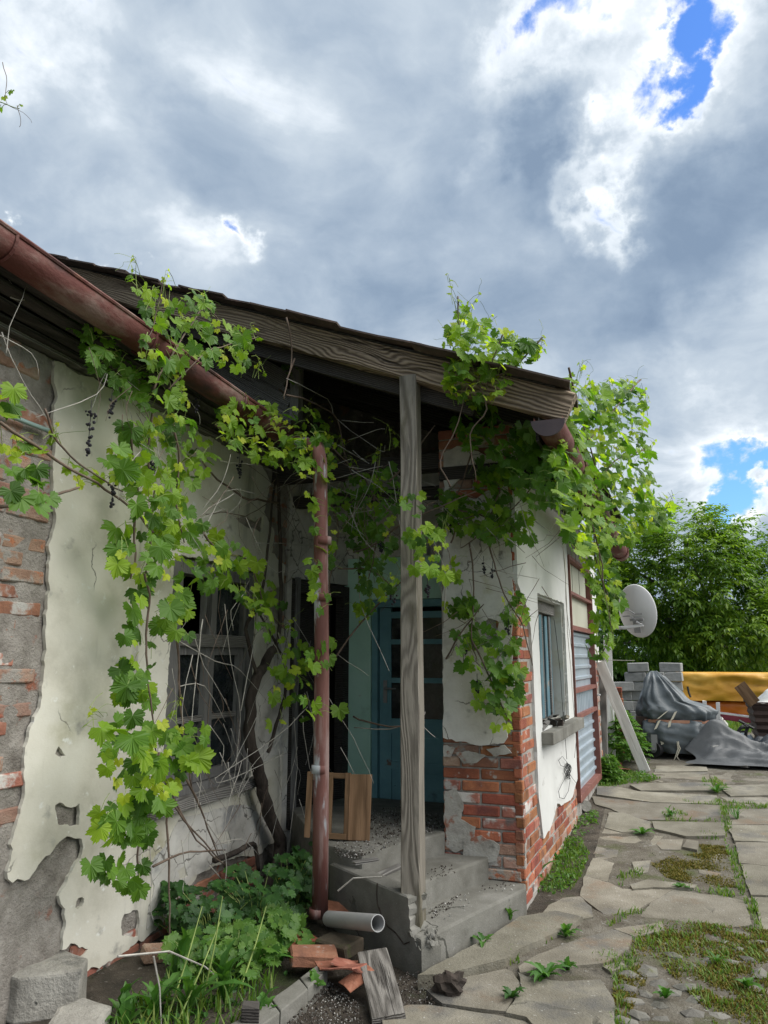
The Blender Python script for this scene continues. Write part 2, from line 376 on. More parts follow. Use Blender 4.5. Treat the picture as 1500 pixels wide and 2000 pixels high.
M_SLAB = surf('paving_concrete', crack=(1.1, .018, (.05, .048, .035), .56), stops= [(0, (.125, .112, .085)), (.5, (.195, .178, .138)), (1, (.265, .245, .198))], scale=3.5, detail=10, rough=.94, bump=.7, bscale=80, bdist=.012, var=.14,
    spots=[((.115, .11, .10), 1.6, .52, .68), ((.19, .145, .10), 2.2, .56, .70), ((.34, .33, .30), 45, .63, .69), ((.09, .085, .075), 6, .66, .76), ((.17, .18, .09), 5, .68, .78)])
M_DIRT = surf('dark_earth', [(0, (.035, .03, .022)), (.5, (.075, .062, .047)), (1, (.13, .11, .085))], 7, 10, .97, .9, 60, .03, rand=False, spots=[((.20, .185, .165), 30, .62, .68), ((.045, .06, .02), 2.2, .56, .70)])
M_COB = surf('cobble_stone', [(0, (.10, .095, .08)), (1, (.22, .21, .185))], 6, 8, .95, .6, 60, .012, var=.2, spots=[((.11, .115, .045), 6, .52, .66)])
M_YARD = surf('trodden_yard_soil', [(0, (.075, .062, .045)), (.5, (.125, .11, .085)), (1, (.185, .17, .14))], 6, 10, .97, .9, 60, .02, rand=False, spots=[((.27, .26, .235), 26, .60, .68), ((.075, .085, .03), 2.0, .52, .66), ((.05, .042, .032), 3, .58, .72)])
M_STONE = surf('pale_stone', [(0, (.20, .19, .165)), (.5, (.33, .315, .28)), (1, (.43, .41, .365))], 6, 9, .93, .7, 50, .02, spots=[((.13, .13, .12), 4, .56, .70), ((.30, .23, .15), 3, .60, .74), ((.055, .055, .05), 22, .66, .72)])
M_BLOCK = surf('grey_concrete_block', [(0, (.20, .20, .19)), (1, (.34, .335, .32))], 6, 9, .94, .5, 70, .015, var=.16, spots=[((.13, .13, .12), 5, .58, .72)])
M_BEAM = wood('beam_timber', (.065, .045, .030), (.40, .315, .23), 19, 1.0, 10.5, .85)
M_POST = wood('post_timber', (.105, .092, .075), (.27, .245, .205), 34, .5, 4, .4, moss=(.095, .085, .055))
M_OLD = wood('grey_timber', (.085, .08, .075), (.25, .24, .225), 26, .6, 4, .5)
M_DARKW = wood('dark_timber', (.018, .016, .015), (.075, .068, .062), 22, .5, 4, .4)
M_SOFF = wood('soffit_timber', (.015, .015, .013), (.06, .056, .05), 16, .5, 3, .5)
M_BROWNW = wood('brown_board', (.10, .058, .030), (.205, .125, .07), 14, .3, 4, .25)
M_PLANK = wood('grey_plank', (.075, .068, .06), (.225, .21, .19), 30, .8, 3, .6)
M_WHITEW = wood('whitewashed_board', (.62, .61, .58), (.82, .81, .78), 16, .3, 3, .25)
M_RED = surf('rust_red_paint', [(0, (.075, .026, .021)), (.5, (.12, .040, .033)), (1, (.155, .062, .050))], 4, 9, .80, .65, 22, .012, rand=False, stretch=(1, .45, 1), spots=[((.24, .17, .145), 4, .50, .68), ((.045, .025, .022), 3, .52, .66), ((.22, .22, .19), 8, .64, .74), ((.17, .075, .05), 14, .60, .72)])
M_PIPE = surf('flaking_red_paint', [(0, (.105, .042, .035)), (.5, (.165, .068, .056)), (1, (.23, .12, .10))], 5, 10, .72, .35, 40, .006, rand=False, stretch=(1.6, 1.6, .35), spots=[((.36, .27, .25), 5, .50, .70, (2, 2, .22)), ((.40, .43, .45), 3.4, .53, .60, (1.6, 1.6, .4)), ((.10, .03, .025), 4, .62, .74)])
M_TERRA = surf('terracotta', [(0, (.19, .07, .042)), (.6, (.30, .12, .075)), (1, (.38, .19, .13))], 8, 8, .9, .4, 60, .01, var=.15, spots=[((.12, .09, .07), 7, .60, .72)])
M_ROOFT = surf('old_roof_tile', [(0, (.05, .04, .036)), (.5, (.10, .075, .065)), (1, (.17, .115, .095))], 7, 8, .92, .5, 60, .01, var=.25, spots=[((.20, .20, .18), 10, .64, .72)])
M_PVC = surf('grey_plastic_pipe', [(0, (.26, .26, .26)), (1, (.36, .36, .355))], 5, 6, .55, .1, 60, .003, spots=[((.22, .21, .20), 7, .62, .74)], rand=False)
M_MINT = surf('mint_wall_paint', [(0, (.40, .66, .53)), (.6, (.50, .76, .63)), (1, (.54, .78, .66))], 2.5, 8, .9, .2, 45, .005, rand=False, spots=[((.36, .36, .30), 5, .66, .74), ((.12, .22, .17), 2, .60, .76)])
M_BLUE = surf('blue_door_paint', [(0, (.11, .245, .285)), (.6, (.16, .33, .375)), (1, (.20, .38, .42))], 3, 8, .7, .25, 40, .005, rand=False, spots=[((.17, .13, .10), 8, .66, .72), ((.05, .09, .10), 3, .6, .74)])
M_SHUT = surf('blue_shutter_paint', [(0, (.06, .12, .155)), (.6, (.10, .185, .225)), (1, (.15, .24, .27))], 4, 9, .8, .4, 40, .006, stretch=(1, 1, .15), var=.2, spots=[((.22, .20, .17), 7, .60, .68, (1, 1, .12))])
M_GLASS = glass('dusty_glass'); M_BLACK = surf('painted_room_dark', [(0, (.012, .012, .012)), (1, (.02, .019, .018))], 3, 3, .95, 0)  # near-black colour stands in for the shade of unlit rooms
M_ZINC = surf('blue_grey_sheet', [(0, (.30, .36, .41)), (.5, (.37, .43, .48)), (1, (.42, .48, .53))], 3, 8, .42, .08, 30, .003, rand=False, metallic=.35, spec=.5, spots=[((.26, .28, .29), 4, .62, .76)])
M_FRAME = surf('red_iron_frame', [(0, (.135, .05, .04)), (1, (.235, .10, .078))], 6, 8, .6, .2, 50, .004, spots=[((.34, .22, .18), 8, .62, .72)])
M_FROST = surf('yellowed_panel', [(0, (.40, .40, .31)), (1, (.50, .50, .41))], 2.5, 7, .6, .1, 30, .004, rand=False, spots=[((.30, .29, .21), 3, .6, .75, (2, 2, .4))])
M_DISH = surf('dish_grey', [(0, (.50, .50, .51)), (1, (.58, .58, .59))], 4, 5, .5, .05, 60, .002, rand=False, stretch=(1, 1, .3))
M_IRON = surf('galvanised_iron', [(0, (.20, .20, .20)), (1, (.32, .32, .32))], 8, 5, .5, .1, metallic=.5)
M_BLK = surf('black_plastic', [(0, (.012, .012, .013)), (1, (.03, .03, .032))], 6, 5, .5, .15, 60)
M_TARP = surf('grey_tarpaulin', [(0, (.055, .068, .075)), (.5, (.085, .10, .108)), (1, (.12, .135, .142))], 3, 6, .42, .25, 25, .01, rand=False, spec=.5, spots=[((.17, .18, .18), 4, .60, .74)])
M_TARP2 = surf('matt_grey_tarp', [(0, (.06, .064, .067)), (1, (.12, .124, .127))], 3, 7, .5, .4, 25, .01, rand=False)
M_BAGB = surf('black_sack', [(0, (.02, .022, .026)), (1, (.05, .055, .062))], 5, 5, .35, .4, 18, .02, spec=.5)
M_BAGW = surf('white_sack', [(0, (.55, .54, .50)), (1, (.70, .69, .66))], 6, 5, .6, .4, 20, .02)
M_BAGL = surf('pale_plastic_sack', [(0, (.42, .47, .49)), (1, (.58, .62, .64))], 6, 5, .35, .4, 20, .02)
M_YEL = surf('yellow_film', [(0, (.48, .21, .02)), (.5, (.60, .30, .03)), (1, (.64, .38, .07))], 3, 6, .38, .25, 12, .02, rand=False, spec=.5, stretch=(.4, 1, 1))
M_ORG = surf('orange_film', [(0, (.60, .13, .012)), (.5, (.72, .18, .022)), (1, (.76, .24, .04))], 3, 6, .38, .2, 12, .02, rand=False, spec=.5)
M_RUSTB = surf('brown_rusty_bin', [(0, (.035, .022, .018)), (1, (.075, .045, .035))], 5, 6, .7, .3, 40)
M_CRIM = surf('crimson_board', [(0, (.16, .015, .03)), (1, (.24, .03, .05))], 5, 5, .6, .1)
M_STRAP = surf('orange_strap', [(0, (.42, .19, .12)), (1, (.50, .27, .18))], 9, 4, .8, .1)
M_TAPE = surf('cream_tape', [(0, (.55, .50, .38)), (1, (.66, .61, .50))], 9, 4, .8, .1)
M_TEAL = surf('teal_tube', [(0, (.20, .30, .28)), (1, (.28, .38, .36))], 9, 4, .5, .1)
M_BARK = surf('vine_bark', [(0, (.022, .017, .014)), (.5, (.055, .043, .036)), (1, (.11, .09, .075))], 10, 9, .95, .9, 50, .015, rand=False, stretch=(1, 1, .25))
M_CANE = surf('brown_cane', [(0, (.075, .052, .038)), (1, (.17, .125, .095))], 14, 6, .8, .3, 60)
M_TWIG = surf('dry_grey_twig', [(0, (.25, .235, .205)), (1, (.46, .44, .40))], 14, 6, .85, .2, 60)
M_SHOOT = surf('green_shoot', [(0, (.15, .21, .05)), (1, (.25, .32, .08))], 9, 4, .6, .1)
M_GRAPE = surf('withered_grape', [(0, (.006, .006, .010)), (1, (.022, .020, .030))], 12, 5, .65, .4, 60)
M_LEAF_D = foliage('mature_vine_leaf', [(.050, .120, .014), (.080, .180, .018), (.120, .240, .022), (.095, .205, .022)], .44)
M_LEAF_M = foliage('vine_leaf', [(.135, .250, .020), (.205, .345, .024), (.275, .41, .030)], .52)
M_LEAF_Y = foliage('young_vine_leaf', [(.31, .44, .034), (.42, .52, .042), (.52, .55, .06)], .58)
M_LEAF_DI = foliage('mature_vine_leaf_mass', [(.050, .120, .014), (.080, .180, .018), (.120, .240, .022)], .44, island=True)
M_LEAF_MI = foliage('vine_leaf_mass', [(.135, .250, .020), (.205, .345, .024), (.275, .41, .030)], .52, island=True)
M_LEAF_YI = foliage('young_vine_leaf_mass', [(.31, .44, .034), (.42, .52, .042), (.52, .55, .06)], .58, island=True)
M_WALNUT = foliage('walnut_leaf', [(.075, .145, .022), (.125, .225, .030), (.185, .30, .040), (.25, .36, .052)], .46, .40, island=True, vein=False, spec=.5, clump=1.1)
M_TREEB = foliage('far_tree_leaf', [(.03, .075, .02), (.05, .11, .028), (.08, .15, .035)], .35, .5, island=True, vein=False, clump=.8)
M_GRASS = foliage('grass_blade', [(.06, .14, .018), (.10, .20, .025), (.16, .25, .04), (.20, .24, .06)], .35, .55, island=True, vein=False)
M_MOSS = foliage('dry_moss', [(.085, .085, .022), (.16, .125, .03), (.22, .165, .05), (.10, .12, .026), (.18, .15, .045)], .2, .8, island=True, vein=False, spec=.1)
M_WEED = foliage('weed_leaf', [(.025, .075, .018), (.040, .11, .024), (.060, .15, .03)], .38, .5, island=True, vein=False)
M_WEED2 = foliage('bright_weed_leaf', [(.06, .15, .022), (.095, .205, .03), (.14, .25, .04)], .4, .5, island=True, vein=False)
M_TRUNK = surf('walnut_bark', [(0, (.06, .055, .05)), (1, (.15, .14, .125))], 7, 8, .95, .8, 30, .03, rand=False, stretch=(1, 1, .3))
M_PETAL = surf('yellow_petal', [(0, (.75, .52, .03)), (1, (.80, .62, .05))], 9, 3, .6, 0)
M_CHIP = surf('pale_chips', [(0, (.32, .31, .29)), (1, (.52, .50, .47))], 14, 4, .9, .2, var=.3)
M_LITTER = surf('dark_litter', [(0, (.02, .016, .013)), (1, (.065, .05, .04))], 14, 4, .95, .3)
M_CABLE = surf('black_cable', [(0, (.012, .012, .012)), (1, (.03, .03, .03))], 9, 3, .6, 0)
# ------------------------------------------------------------------ the house
LX = -2.83
house = thing('farmhouse', 'old single-storey farmhouse with flaking cream plaster, open timber porch and rust-red gutters', 'house', (-1.8, 5.3, 0))
def prism(name, poly, z0, z1, mat, parent, bev=.012, rough=.004, ztop=None):
    bm = bmesh.new(); n = len(poly)
    if sum(poly[i][0] * poly[(i + 1) % n][1] - poly[(i + 1) % n][0] * poly[i][1] for i in range(n)) < 0: poly = poly[::-1]
    b = [bm.verts.new((x, y, z0)) for x, y in poly]; t = [bm.verts.new((x, y, ztop(x, y) if ztop else z1)) for x, y in poly]
    bm.faces.new(b[::-1]); tf = bm.faces.new(t)
    for i in range(n): bm.faces.new((b[i], b[(i + 1) % n], t[(i + 1) % n], t[i]))
    ed = list(tf.edges) + [e for e in bm.edges if abs(e.verts[0].co.z - e.verts[1].co.z) > .02 and e.verts[0].co.xy == e.verts[1].co.xy]
    if rough:
        bmesh.ops.subdivide_edges(bm, edges=[e for e in bm.edges if e.calc_length() > .12], cuts=3, use_grid_fill=True)
        ed = [e for e in bm.edges if len(e.link_faces) == 2 and e.calc_face_angle(0) > .5]
    if bev: bmesh.ops.bevel(bm, geom=ed, offset=bev, segments=2, profile=.6, affect='EDGES', clamp_overlap=True)
    for v in bm.verts: v.co += wob(v.co, 6, rough)
    M = WM[parent.name] if parent is not None else I4; bm.transform(M.inverted())
    me = bpy.data.meshes.new(name); bm.to_mesh(me); bm.free(); me.materials.append(mat)
    return put(name, me, parent, M)
def brick_meshes(n, d, mat, rough=.004, bev=.007):
    out = []
    for i in range(n):
        bm = bmesh.new(); bmesh.ops.create_cube(bm, size=1)
        for v in bm.verts: v.co = V((v.co.x * d[0], v.co.y * d[1], v.co.z * d[2]))
        bmesh.ops.bevel(bm, geom=list(bm.edges), offset=bev, segments=1, affect='EDGES')
        for v in bm.verts: v.co += wob(v.co, 14, rough, i * 3.3 + 1)
        me = bpy.data.meshes.new('brick'); bm.to_mesh(me); bm.free(); me.materials.append(mat); out.append(me)
    return out
BRM = {}
def bricks(parent, M, s0, s1, z0, z1, keep, mats, depth=.05, proud=(.0, .004), L=.27, pitch=.0795, joint=.012, off=0.0):
    """rows of single bricks on the plane M (x along the wall, y up, z out)"""
    k = 0; r = 0; z = z0
    while z < z1 - .02:
        s = s0 - (L / 2 if r % 2 else 0) - off
        while s < s1 - .015:
            a = max(s, s0); b = min(s + L - joint, s1)
            if b - a > .03:
                c = ((a + b) / 2, z + (pitch - joint) / 2)
                mt = keep(c[0], c[1], k)
                if mt is not None:
                    key = (mt.name, round(b - a, 2), depth)
                    if key not in BRM: BRM[key] = brick_meshes(4, (b - a, pitch - joint, depth), mt)
                    R = Euler((rnd.uniform(-.02, .02), rnd.uniform(-.02, .02), rnd.uniform(-.012, .012))).to_matrix().to_4x4()
                    put('brick', BRM[key][rnd.randrange(4)], parent, M @ T(c[0], c[1], -depth / 2 + rnd.uniform(*proud)) @ R)
            s += L; k += 1
        z += pitch; r += 1
M_L = Matrix(((0, 0, 1, LX - .03), (1, 0, 0, 0), (0, 1, 0, 0), (0, 0, 0, 1)))
def lw(u, v, off=0.0): q = px_x(u, v, LX + off); return (q.y, q.z)
WY0, WY1, WZ0, WZ1 = 4.05, 5.10, .74, 2.24
m = MB()
X0, X1 = LX - .40, LX - .055
def lbox(y0, y1, z0, z1, mm=None, xa=X0, xb=X1): (mm or m).box(((xa + xb) / 2, (y0 + y1) / 2, (z0 + z1) / 2), (xb - xa, y1 - y0, z1 - z0))
lbox(-2.0, WY0, -.3, 3.3); lbox(WY1, 5.66, -.3, 3.3); lbox(WY0, WY1, -.3, WZ0); lbox(WY0, WY1, WZ1, 3.3)
wall = m.build('wall', M_MORTAR, house)
# rough mortar face
def relief(name, s0, s1, z0, z1, M, amp, mat, parent, step=.03, holes=None):
    nx = int((s1 - s0) / step); ny = int((z1 - z0) / step); vs = []; fs = []
    for j in range(ny + 1):
        for i in range(nx + 1):
            x = s0 + (s1 - s0) * i / nx; y = z0 + (z1 - z0) * j / ny
            d = noise.fractal(V((x * 7, y * 7, 2.0)), 1.0, 2.0, 5) * amp
            vs.append(M @ V((x, y, d)))
    for j in range(ny):
        for i in range(nx):
            x = s0 + (s1 - s0) * (i + .5) / nx; y = z0 + (z1 - z0) * (j + .5) / ny
            if holes and holes(x, y): continue
            a = j * (nx + 1) + i; fs.append((a, a + 1, a + nx + 2, a + nx + 1))
    B = WM[parent.name]; Bi = B.inverted()
    return put(name, mk(name, [Bi @ v for v in vs], fs, mat, True), parent, B)
relief('mortar_face', -1.9, 5.64, -.2, 3.14, M_L @ T(0, 0, .007), .020, M_MORTAR, wall, .035, lambda x, y: WY0 - .03 < x < WY1 + .03 and WZ0 - .03 < y < WZ1 + .03)
edge = [(lw(107, 705)), lw(108, 800), lw(105, 900), lw(104, 960), lw(110, 1005), lw(102, 1050), lw(96, 1110), lw(93, 1170), lw(90, 1220), lw(87, 1280), lw(85, 1320), lw(80, 1370), lw(66, 1400), lw(58, 1440), lw(47, 1480), lw(48, 1540), lw(35, 1600), lw(20, 1650), lw(17, 1715), lw(25, 1723), lw(48, 1720), lw(75, 1690), lw(110, 1650), lw(130, 1635), lw(160, 1638), lw(160, 1665), lw(140, 1705), lw(115, 1750), lw(128, 1775), lw(130, 1810), lw(122, 1853), lw(145, 1845), lw(172, 1853), lw(150, 1880), lw(160, 1903), lw(200, 1886), lw(240, 1862), lw(290, 1828), lw(330, 1788), lw(352, 1745), lw(390, 1708), lw(420, 1690), lw(470, 1672), (5.25, .16), (5.64, .22), (5.64, 1.2), (5.60, 1.85), (5.36, 1.90), (5.32, 2.12), (5.56, 2.2), (5.60, 2.36), (5.35, 2.44), (5.38, 2.62), (5.20, 2.75), (5.30, 3.0), (5.15, 3.12), (4.0, 3.14)]
def edge_at(z):  # left plaster edge position at height z
    best = 9
    pts = edge[:22]
    for a, b in zip(pts, pts[1:]):
        if min(a[1], b[1]) <= z <= max(a[1], b[1]) and abs(a[1] - b[1]) > 1e-6: best = min(best, a[0] + (b[0] - a[0]) * (z - a[1]) / (b[1] - a[1]))
    return best if best < 9 else 2.85
def H(*p): return [lw(*q) for q in p]
g = .02
holes = [[(WY0 - g, WZ0 - g), (WY1 + g, WZ0 - g), (WY1 + g, WZ1 + g), (WY0 - g, WZ1 + g)],
    H((108, 1573), (120, 1569), (127, 1574), (156, 1569), (154, 1612), (135, 1614), (114, 1608)), H((108, 1473), (115, 1457), (128, 1475), (120, 1480)),
    H((147, 1772), (153, 1755), (163, 1755), (160, 1770), (152, 1776)), H((237, 1800), (243, 1785), (268, 1777), (272, 1795), (269, 1828), (255, 1830), (238, 1826)),
    H((455, 1012), (480, 1008), (498, 1018), (515, 1004), (512, 1040), (490, 1032)), H((330, 1660), (345, 1640), (352, 1655), (340, 1672))]
sheet('plaster', edge, holes, M_L @ T(0, 0, .010), .020, M_PLASTER, wall, .022, .016)
sheet('spalled_plaster', [lw(285, 1815), lw(300, 1730), lw(290, 1690), lw(330, 1640), lw(350, 1600), lw(420, 1580), lw(480, 1570), lw(520, 1600), lw(530, 1640), lw(470, 1668), lw(418, 1686), lw(385, 1706), lw(350, 1740), lw(325, 1785)], [H((345, 1700), (360, 1690), (365, 1710), (350, 1718)), H((420, 1630), (445, 1622), (450, 1645), (428, 1650))], M_L @ T(0, 0, .0302), .006, M_PLASTER2, wall, .03, .014)
sheet('spalled_plaster', [(5.14, .80), (5.62, .85), (5.62, 1.75), (5.40, 1.80), (5.30, 1.5), (5.16, 1.4)], [], M_L @ T(0, 0, .0302), .005, M_PLASTER2, wall, .03, .014)
def kl(s, z, k):
    if s + .14 > edge_at(z) + .05 or rnd.random() < .06: return None
    if z < 1.25 and rnd.random() < .45: return None
    return M_BRICK_M if rnd.random() < .75 else M_BRICK_W
bricks(wall, M_L, 1.55, 3.3, .05, 3.12, kl, None, .06, (.004, .020), L=.285)
def kb(s, z, k): return M_BRICK_W if (z < .17 and rnd.random() < .8) else None
bricks(wall, M_L, 3.35, 5.3, -.06, .26, kb, None, .06, (.012, .03), L=.285)
def kc(s, z, k): return M_BRICK_M if rnd.random() < .7 else None
bricks(wall, M_L, 5.30, 5.66, 1.82, 3.1, kc, None, .06, (-.004, .012), L=.285)
beam('cornice', (LX + .0, -1.8, 3.165), (LX + .0, 5.3, 3.165), .07, .045, M_OLD, wall, seg=30, rough=.008)

# window in the long wall
win = MB()
def wb(mm, y0, y1, z0, z1, xa, xb): mm.box(((xa + xb) / 2, (y0 + y1) / 2, (z0 + z1) / 2), (xb - xa, y1 - y0, z1 - z0))
fx0, fx1 = LX - .13, LX - .012
wb(win, WY0 - .02, WY0 + .11, WZ0, WZ1, fx0, fx1); wb(win, WY1 - .08, WY1 + .02, WZ0, WZ1, fx0, fx1); wb(win, WY0 + .11, WY1 - .08, WZ1 - .09, WZ1, fx0, fx1 - .002); wb(win, WY0 + .11, WY1 - .08, WZ0, WZ0 + .05, fx0, fx1 - .003)
M_OLDV = wood('grey_window_timber', (.07, .068, .066), (.215, .21, .205), 26, .6, 4, .5, axis='z')
M_OLDY = wood('grey_rail_timber', (.07, .066, .062), (.225, .215, .20), 26, .6, 4, .5, axis='y')
window = win.build('window', M_OLDV, house, M=T(LX, 4.5, 1.4))
iy0, iy1 = WY0 + .11, WY1 - .08; im = (iy0 + iy1) / 2 - .02; tz = 1.72
def rail(name, y0, y1, z0, z1, xa, xb, mat, parent): mm = MB(); wb(mm, y0, y1, z0, z1, xa, xb); return mm.build(name, mat, parent, M=T((xa + xb) / 2, (y0 + y1) / 2, (z0 + z1) / 2))
rail('transom', iy0, iy1, tz - .045, tz + .04, LX - .13, LX - .02, M_OLDY, window)
rail('mullion', im - .035, im + .035, tz + .04, WZ1 - .09, LX - .12, LX - .025, M_OLDV, window)
for a, b in ((iy0 + .004, im - .006), (im + .006, iy1 - .004)):
    sm = MB(); x0, x1 = LX - .10, LX - .045
    wb(sm, a, a + .05, WZ0 + .055, tz - .048, x0, x1); wb(sm, b - .055, b, WZ0 + .055, tz - .048, x0, x1 + .006)
    wb(sm, a + .05, b - .055, WZ0 + .055, WZ0 + .12, x0, x1 - .003); wb(sm, a + .05, b - .055, tz - .10, tz - .048, x0, x1 - .003)
    cas = sm.build('casement', M_OLDV, window, M=T(LX - .07, a, 1.2))
    zc = 1.20
    rail('glazing_bar', a + .05, b - .055, zc - .018, zc + .018, x0 + .006, x1 - .006, M_OLDY, window)
    rail('pane', a + .046, b - .05, WZ0 + .115, zc - .015, LX - .085, LX - .08, M_GLASS, window); rail('pane', a + .046, b - .05, zc + .015, tz - .095, LX - .085, LX - .08, M_GLASS, window)
rail('pane', im + .03, iy1 + .005, tz + .035, WZ1 - .085, LX - .09, LX - .085, M_GLASS, window)
rail('painted_dark_backing', WY0 - .1, WY1 + .1, WZ0 - .1, WZ1 + .1, LX - .47, LX - .45, M_BLACK, window)  # black sheet painted as the unlit room behind the window
beam('sill', (LX + .01, WY0 - .16, WZ0 - .035), (LX + .01, WY1 + .06, WZ0 - .035), .13, .065, M_OLD, window, seg=10, rough=.006)

# porch: slanted side wall with a dark door, mint back wall with a blue door
PA = V((LX, 5.66, 0)); PB = V((-2.62, 6.5, 0)); pd = (PB - PA).normalized(); PL = (PB - PA).length
pn = V((pd.y, -pd.x, 0))
M_P = Matrix(((pd.x, 0, pn.x, PA.x), (pd.y, 0, pn.y, PA.y), (0, 1, 0, 0), (0, 0, 0, 1)))
m = MB(); m.box((PL / 2, 2.76, -.12), (PL, .98, .23), M_P); m.box((.03, 1.1, -.121), (.06, 2.4, .22), M_P); m.box((PL / 2, .0, -.12), (PL, .5, .225), M_P)
sw = m.build('porch_wall', M_PLASTER2, house)
m = MB(); m.box((.105, 1.25, -.03), (.08, 2.0, .10), M_P); m.box((PL - .05, 1.25, -.03), (.09, 2.0, .09), M_P); m.box((PL / 2 + .02, 2.20, -.028), (PL - .08, .10, .105), M_P)
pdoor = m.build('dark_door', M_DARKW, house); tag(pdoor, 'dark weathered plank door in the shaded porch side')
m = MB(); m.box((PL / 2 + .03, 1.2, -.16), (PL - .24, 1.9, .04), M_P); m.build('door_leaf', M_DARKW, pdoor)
for k in range(3):
    m = MB(); m.box((PL / 2 + .03, .62 + k * .56, -.132), (PL - .44, .42, .016), M_P); m.build('panel', M_DARKW, pdoor)
m = MB(); m.box((.09, 1.3, .03), (.045, 1.95, .03), M_P); m.build('door_post', M_OLDV, pdoor)
BY = 6.5; DX0, DX1, DZ = -2.395, -1.47, 2.13
m = MB()
def bb(x0, x1, z0, z1, y0=BY, y1=BY + .22, mm=None): (mm or m).box(((x0 + x1) / 2, (y0 + y1) / 2, (z0 + z1) / 2), (x1 - x0, y1 - y0, z1 - z0))
bb(-2.66, DX0, .1, 2.52); bb(DX0, -1.3, DZ, 2.52)
bw = m.build('mint_wall', M_MINT, house)
m = MB(); bb(-2.66, -1.3, 2.522, 3.3, BY - .012); m.build('cream_wall', M_PLASTER2, house)
m = MB(); x0, x1 = DX0 + .004, DX1
bb(x0, x0 + .055, .2, DZ - .004, BY + .02, BY + .14); bb(x1 - .055, x1, .2, DZ - .004, BY + .02, BY + .14); bb(x0 + .055, x1 - .055, DZ - .07, DZ - .004, BY + .022, BY + .14)
bdoor = m.build('blue_door', M_BLUE, house); tag(bdoor, 'blue panelled door with dark glazing at the back of the porch')
m = MB(); a, b = x0 + .06, x1 - .06; y0, y1 = BY + .07, BY + .115
bb(a, a + .11, .24, DZ - .075, y0, y1); bb(b - .11, b, .24, DZ - .075, y0, y1)
for z, h in ((DZ - .14, .06), (1.745, .045), (1.40, .045), (1.00, .13), (.66, .06), (.28, .09)): bb(a + .11, b - .11, z - h / 2, z + h / 2, y0 + .003, y1 - .003)
leaf = m.build('door_leaf', M_BLUE, bdoor)
for z0, z1 in ((1.06, 1.38), (1.42, 1.725), (1.765, DZ - .165)):
    m = MB(); bb(a + .1, b - .1, z0 - .02, z1 + .02, y0 + .02, y0 + .026); m.build('pane', M_GLASS, bdoor)
for z0, z1 in ((.32, .63), (.69, .93)):
    m = MB(); bb(a + .1, b - .1, z0 - .02, z1 + .02, y0 + .022, y0 + .034); bb(a + .15, b - .15, z0 + .03, z1 - .03, y0 + .010, y0 + .022); bb(a + .13, b - .13, (z0 + z1) / 2 - .012, (z0 + z1) / 2 + .012, y0 + .004, y0 + .0215); m.build('panel', M_BLUE, bdoor)
m = MB(); m.tube([(a + .06, y0, 1.33), (a + .06, y0 - .05, 1.33), (a + .17, y0 - .05, 1.325)], .010, 6); m.box((a + .055, y0 - .004, 1.30), (.035, .01, .2)); m.build('handle', M_IRON, bdoor)
m = MB(); bb(-2.66, -1.2, 0, 3.2, BY + .26, BY + .30); m.box((PL / 2, 1.3, -.30), (PL + .6, 3.6, .04), M_P); m.build('painted_dark_backing', M_BLACK, house)  # black sheets behind the porch doors, painted in place of unlit rooms

# wing: pillar front and right-hand wall (turned a little)
ANG = math.radians(3.5); WD = V((math.sin(ANG), math.cos(ANG), 0)); WN = V((math.cos(ANG), -math.sin(ANG), 0)); WC = V((-.85, 5.30, 0))
M_R = Matrix(((WD.x, 0, WN.x, WC.x), (WD.y, 0, WN.y, WC.y), (0, 1, 0, 0), (0, 0, 0, 1))) @ T(0, 0, -.02)
M_F = Matrix(((1, 0, 0, 0), (0, 0, -1, 5.32), (0, 1, 0, 0), (0, 0, 0, 1)))
def rw(u, v, off=0.0):
    d = ray(u, v); P = WC + WN * off; t = (P - EYE).dot(WN) / d.dot(WN); q = EYE + d * t; return ((q - WC).dot(WD), q.z)
def fw(u, v, y=5.30): q = px_y(u, v, y); return (q.x, q.z)
SX0, SX1, SZ0, SZ1 = .70, 1.97, 1.06, 2.11
m = MB()
m.box((-1.13, 5.447, 1.5), (.55, .26, 3.5))
def rbox(s0, s1, z0, z1, o0=-.30, o1=-.012, mm=None): (mm or m).box(((s0 + s1) / 2, (z0 + z1) / 2, (o0 + o1) / 2 + .02), (s1 - s0, z1 - z0, o1 - o0), M_R)
rbox(.03, SX0, -.2, 3.05); rbox(SX0, SX1, -.2, SZ0); rbox(SX0, SX1, SZ1, 3.05); rbox(SX1, 2.30, -.2, 3.05); rbox(3.95, 4.45, -.1, 3.05); rbox(2.30, 3.95, -.1, .26); rbox(2.3, 3.95, 2.62, 3.05)
wing = m.build('wing_wall', M_JOINT, house)
plo = [fw(866, 1440), fw(900, 1447), fw(940, 1456), fw(985, 1452), fw(992, 1440), fw(986, 1402), fw(1002, 1392), fw(1006, 1340), fw(999, 1300), fw(1004, 1260), fw(1000, 1220), fw(1007, 1190), fw(1003, 1150), fw(1000, 1100), fw(997, 1040), fw(992, 940), fw(985, 905), fw(950, 890), fw(925, 880), fw(895, 872), fw(866, 885)]
plo = [(max(x, -1.40), z) for x, z in plo]
sheet('pillar_plaster', plo, [[fw(*q) for q in ((876, 957), (887, 947), (900, 935), (927, 932), (943, 944), (980, 945), (980, 957), (950, 960), (930, 976), (882, 966))], [fw(*q) for q in ((940, 1220), (955, 1208), (975, 1215), (972, 1240), (955, 1255), (942, 1245))]], M_F, .032, M_PLASTER2, wing, .03, .012)
beam('lintel', (-1.40, 5.31, 2.965), (-.90, 5.31, 2.965), .06, .10, M_DARKW, wing)
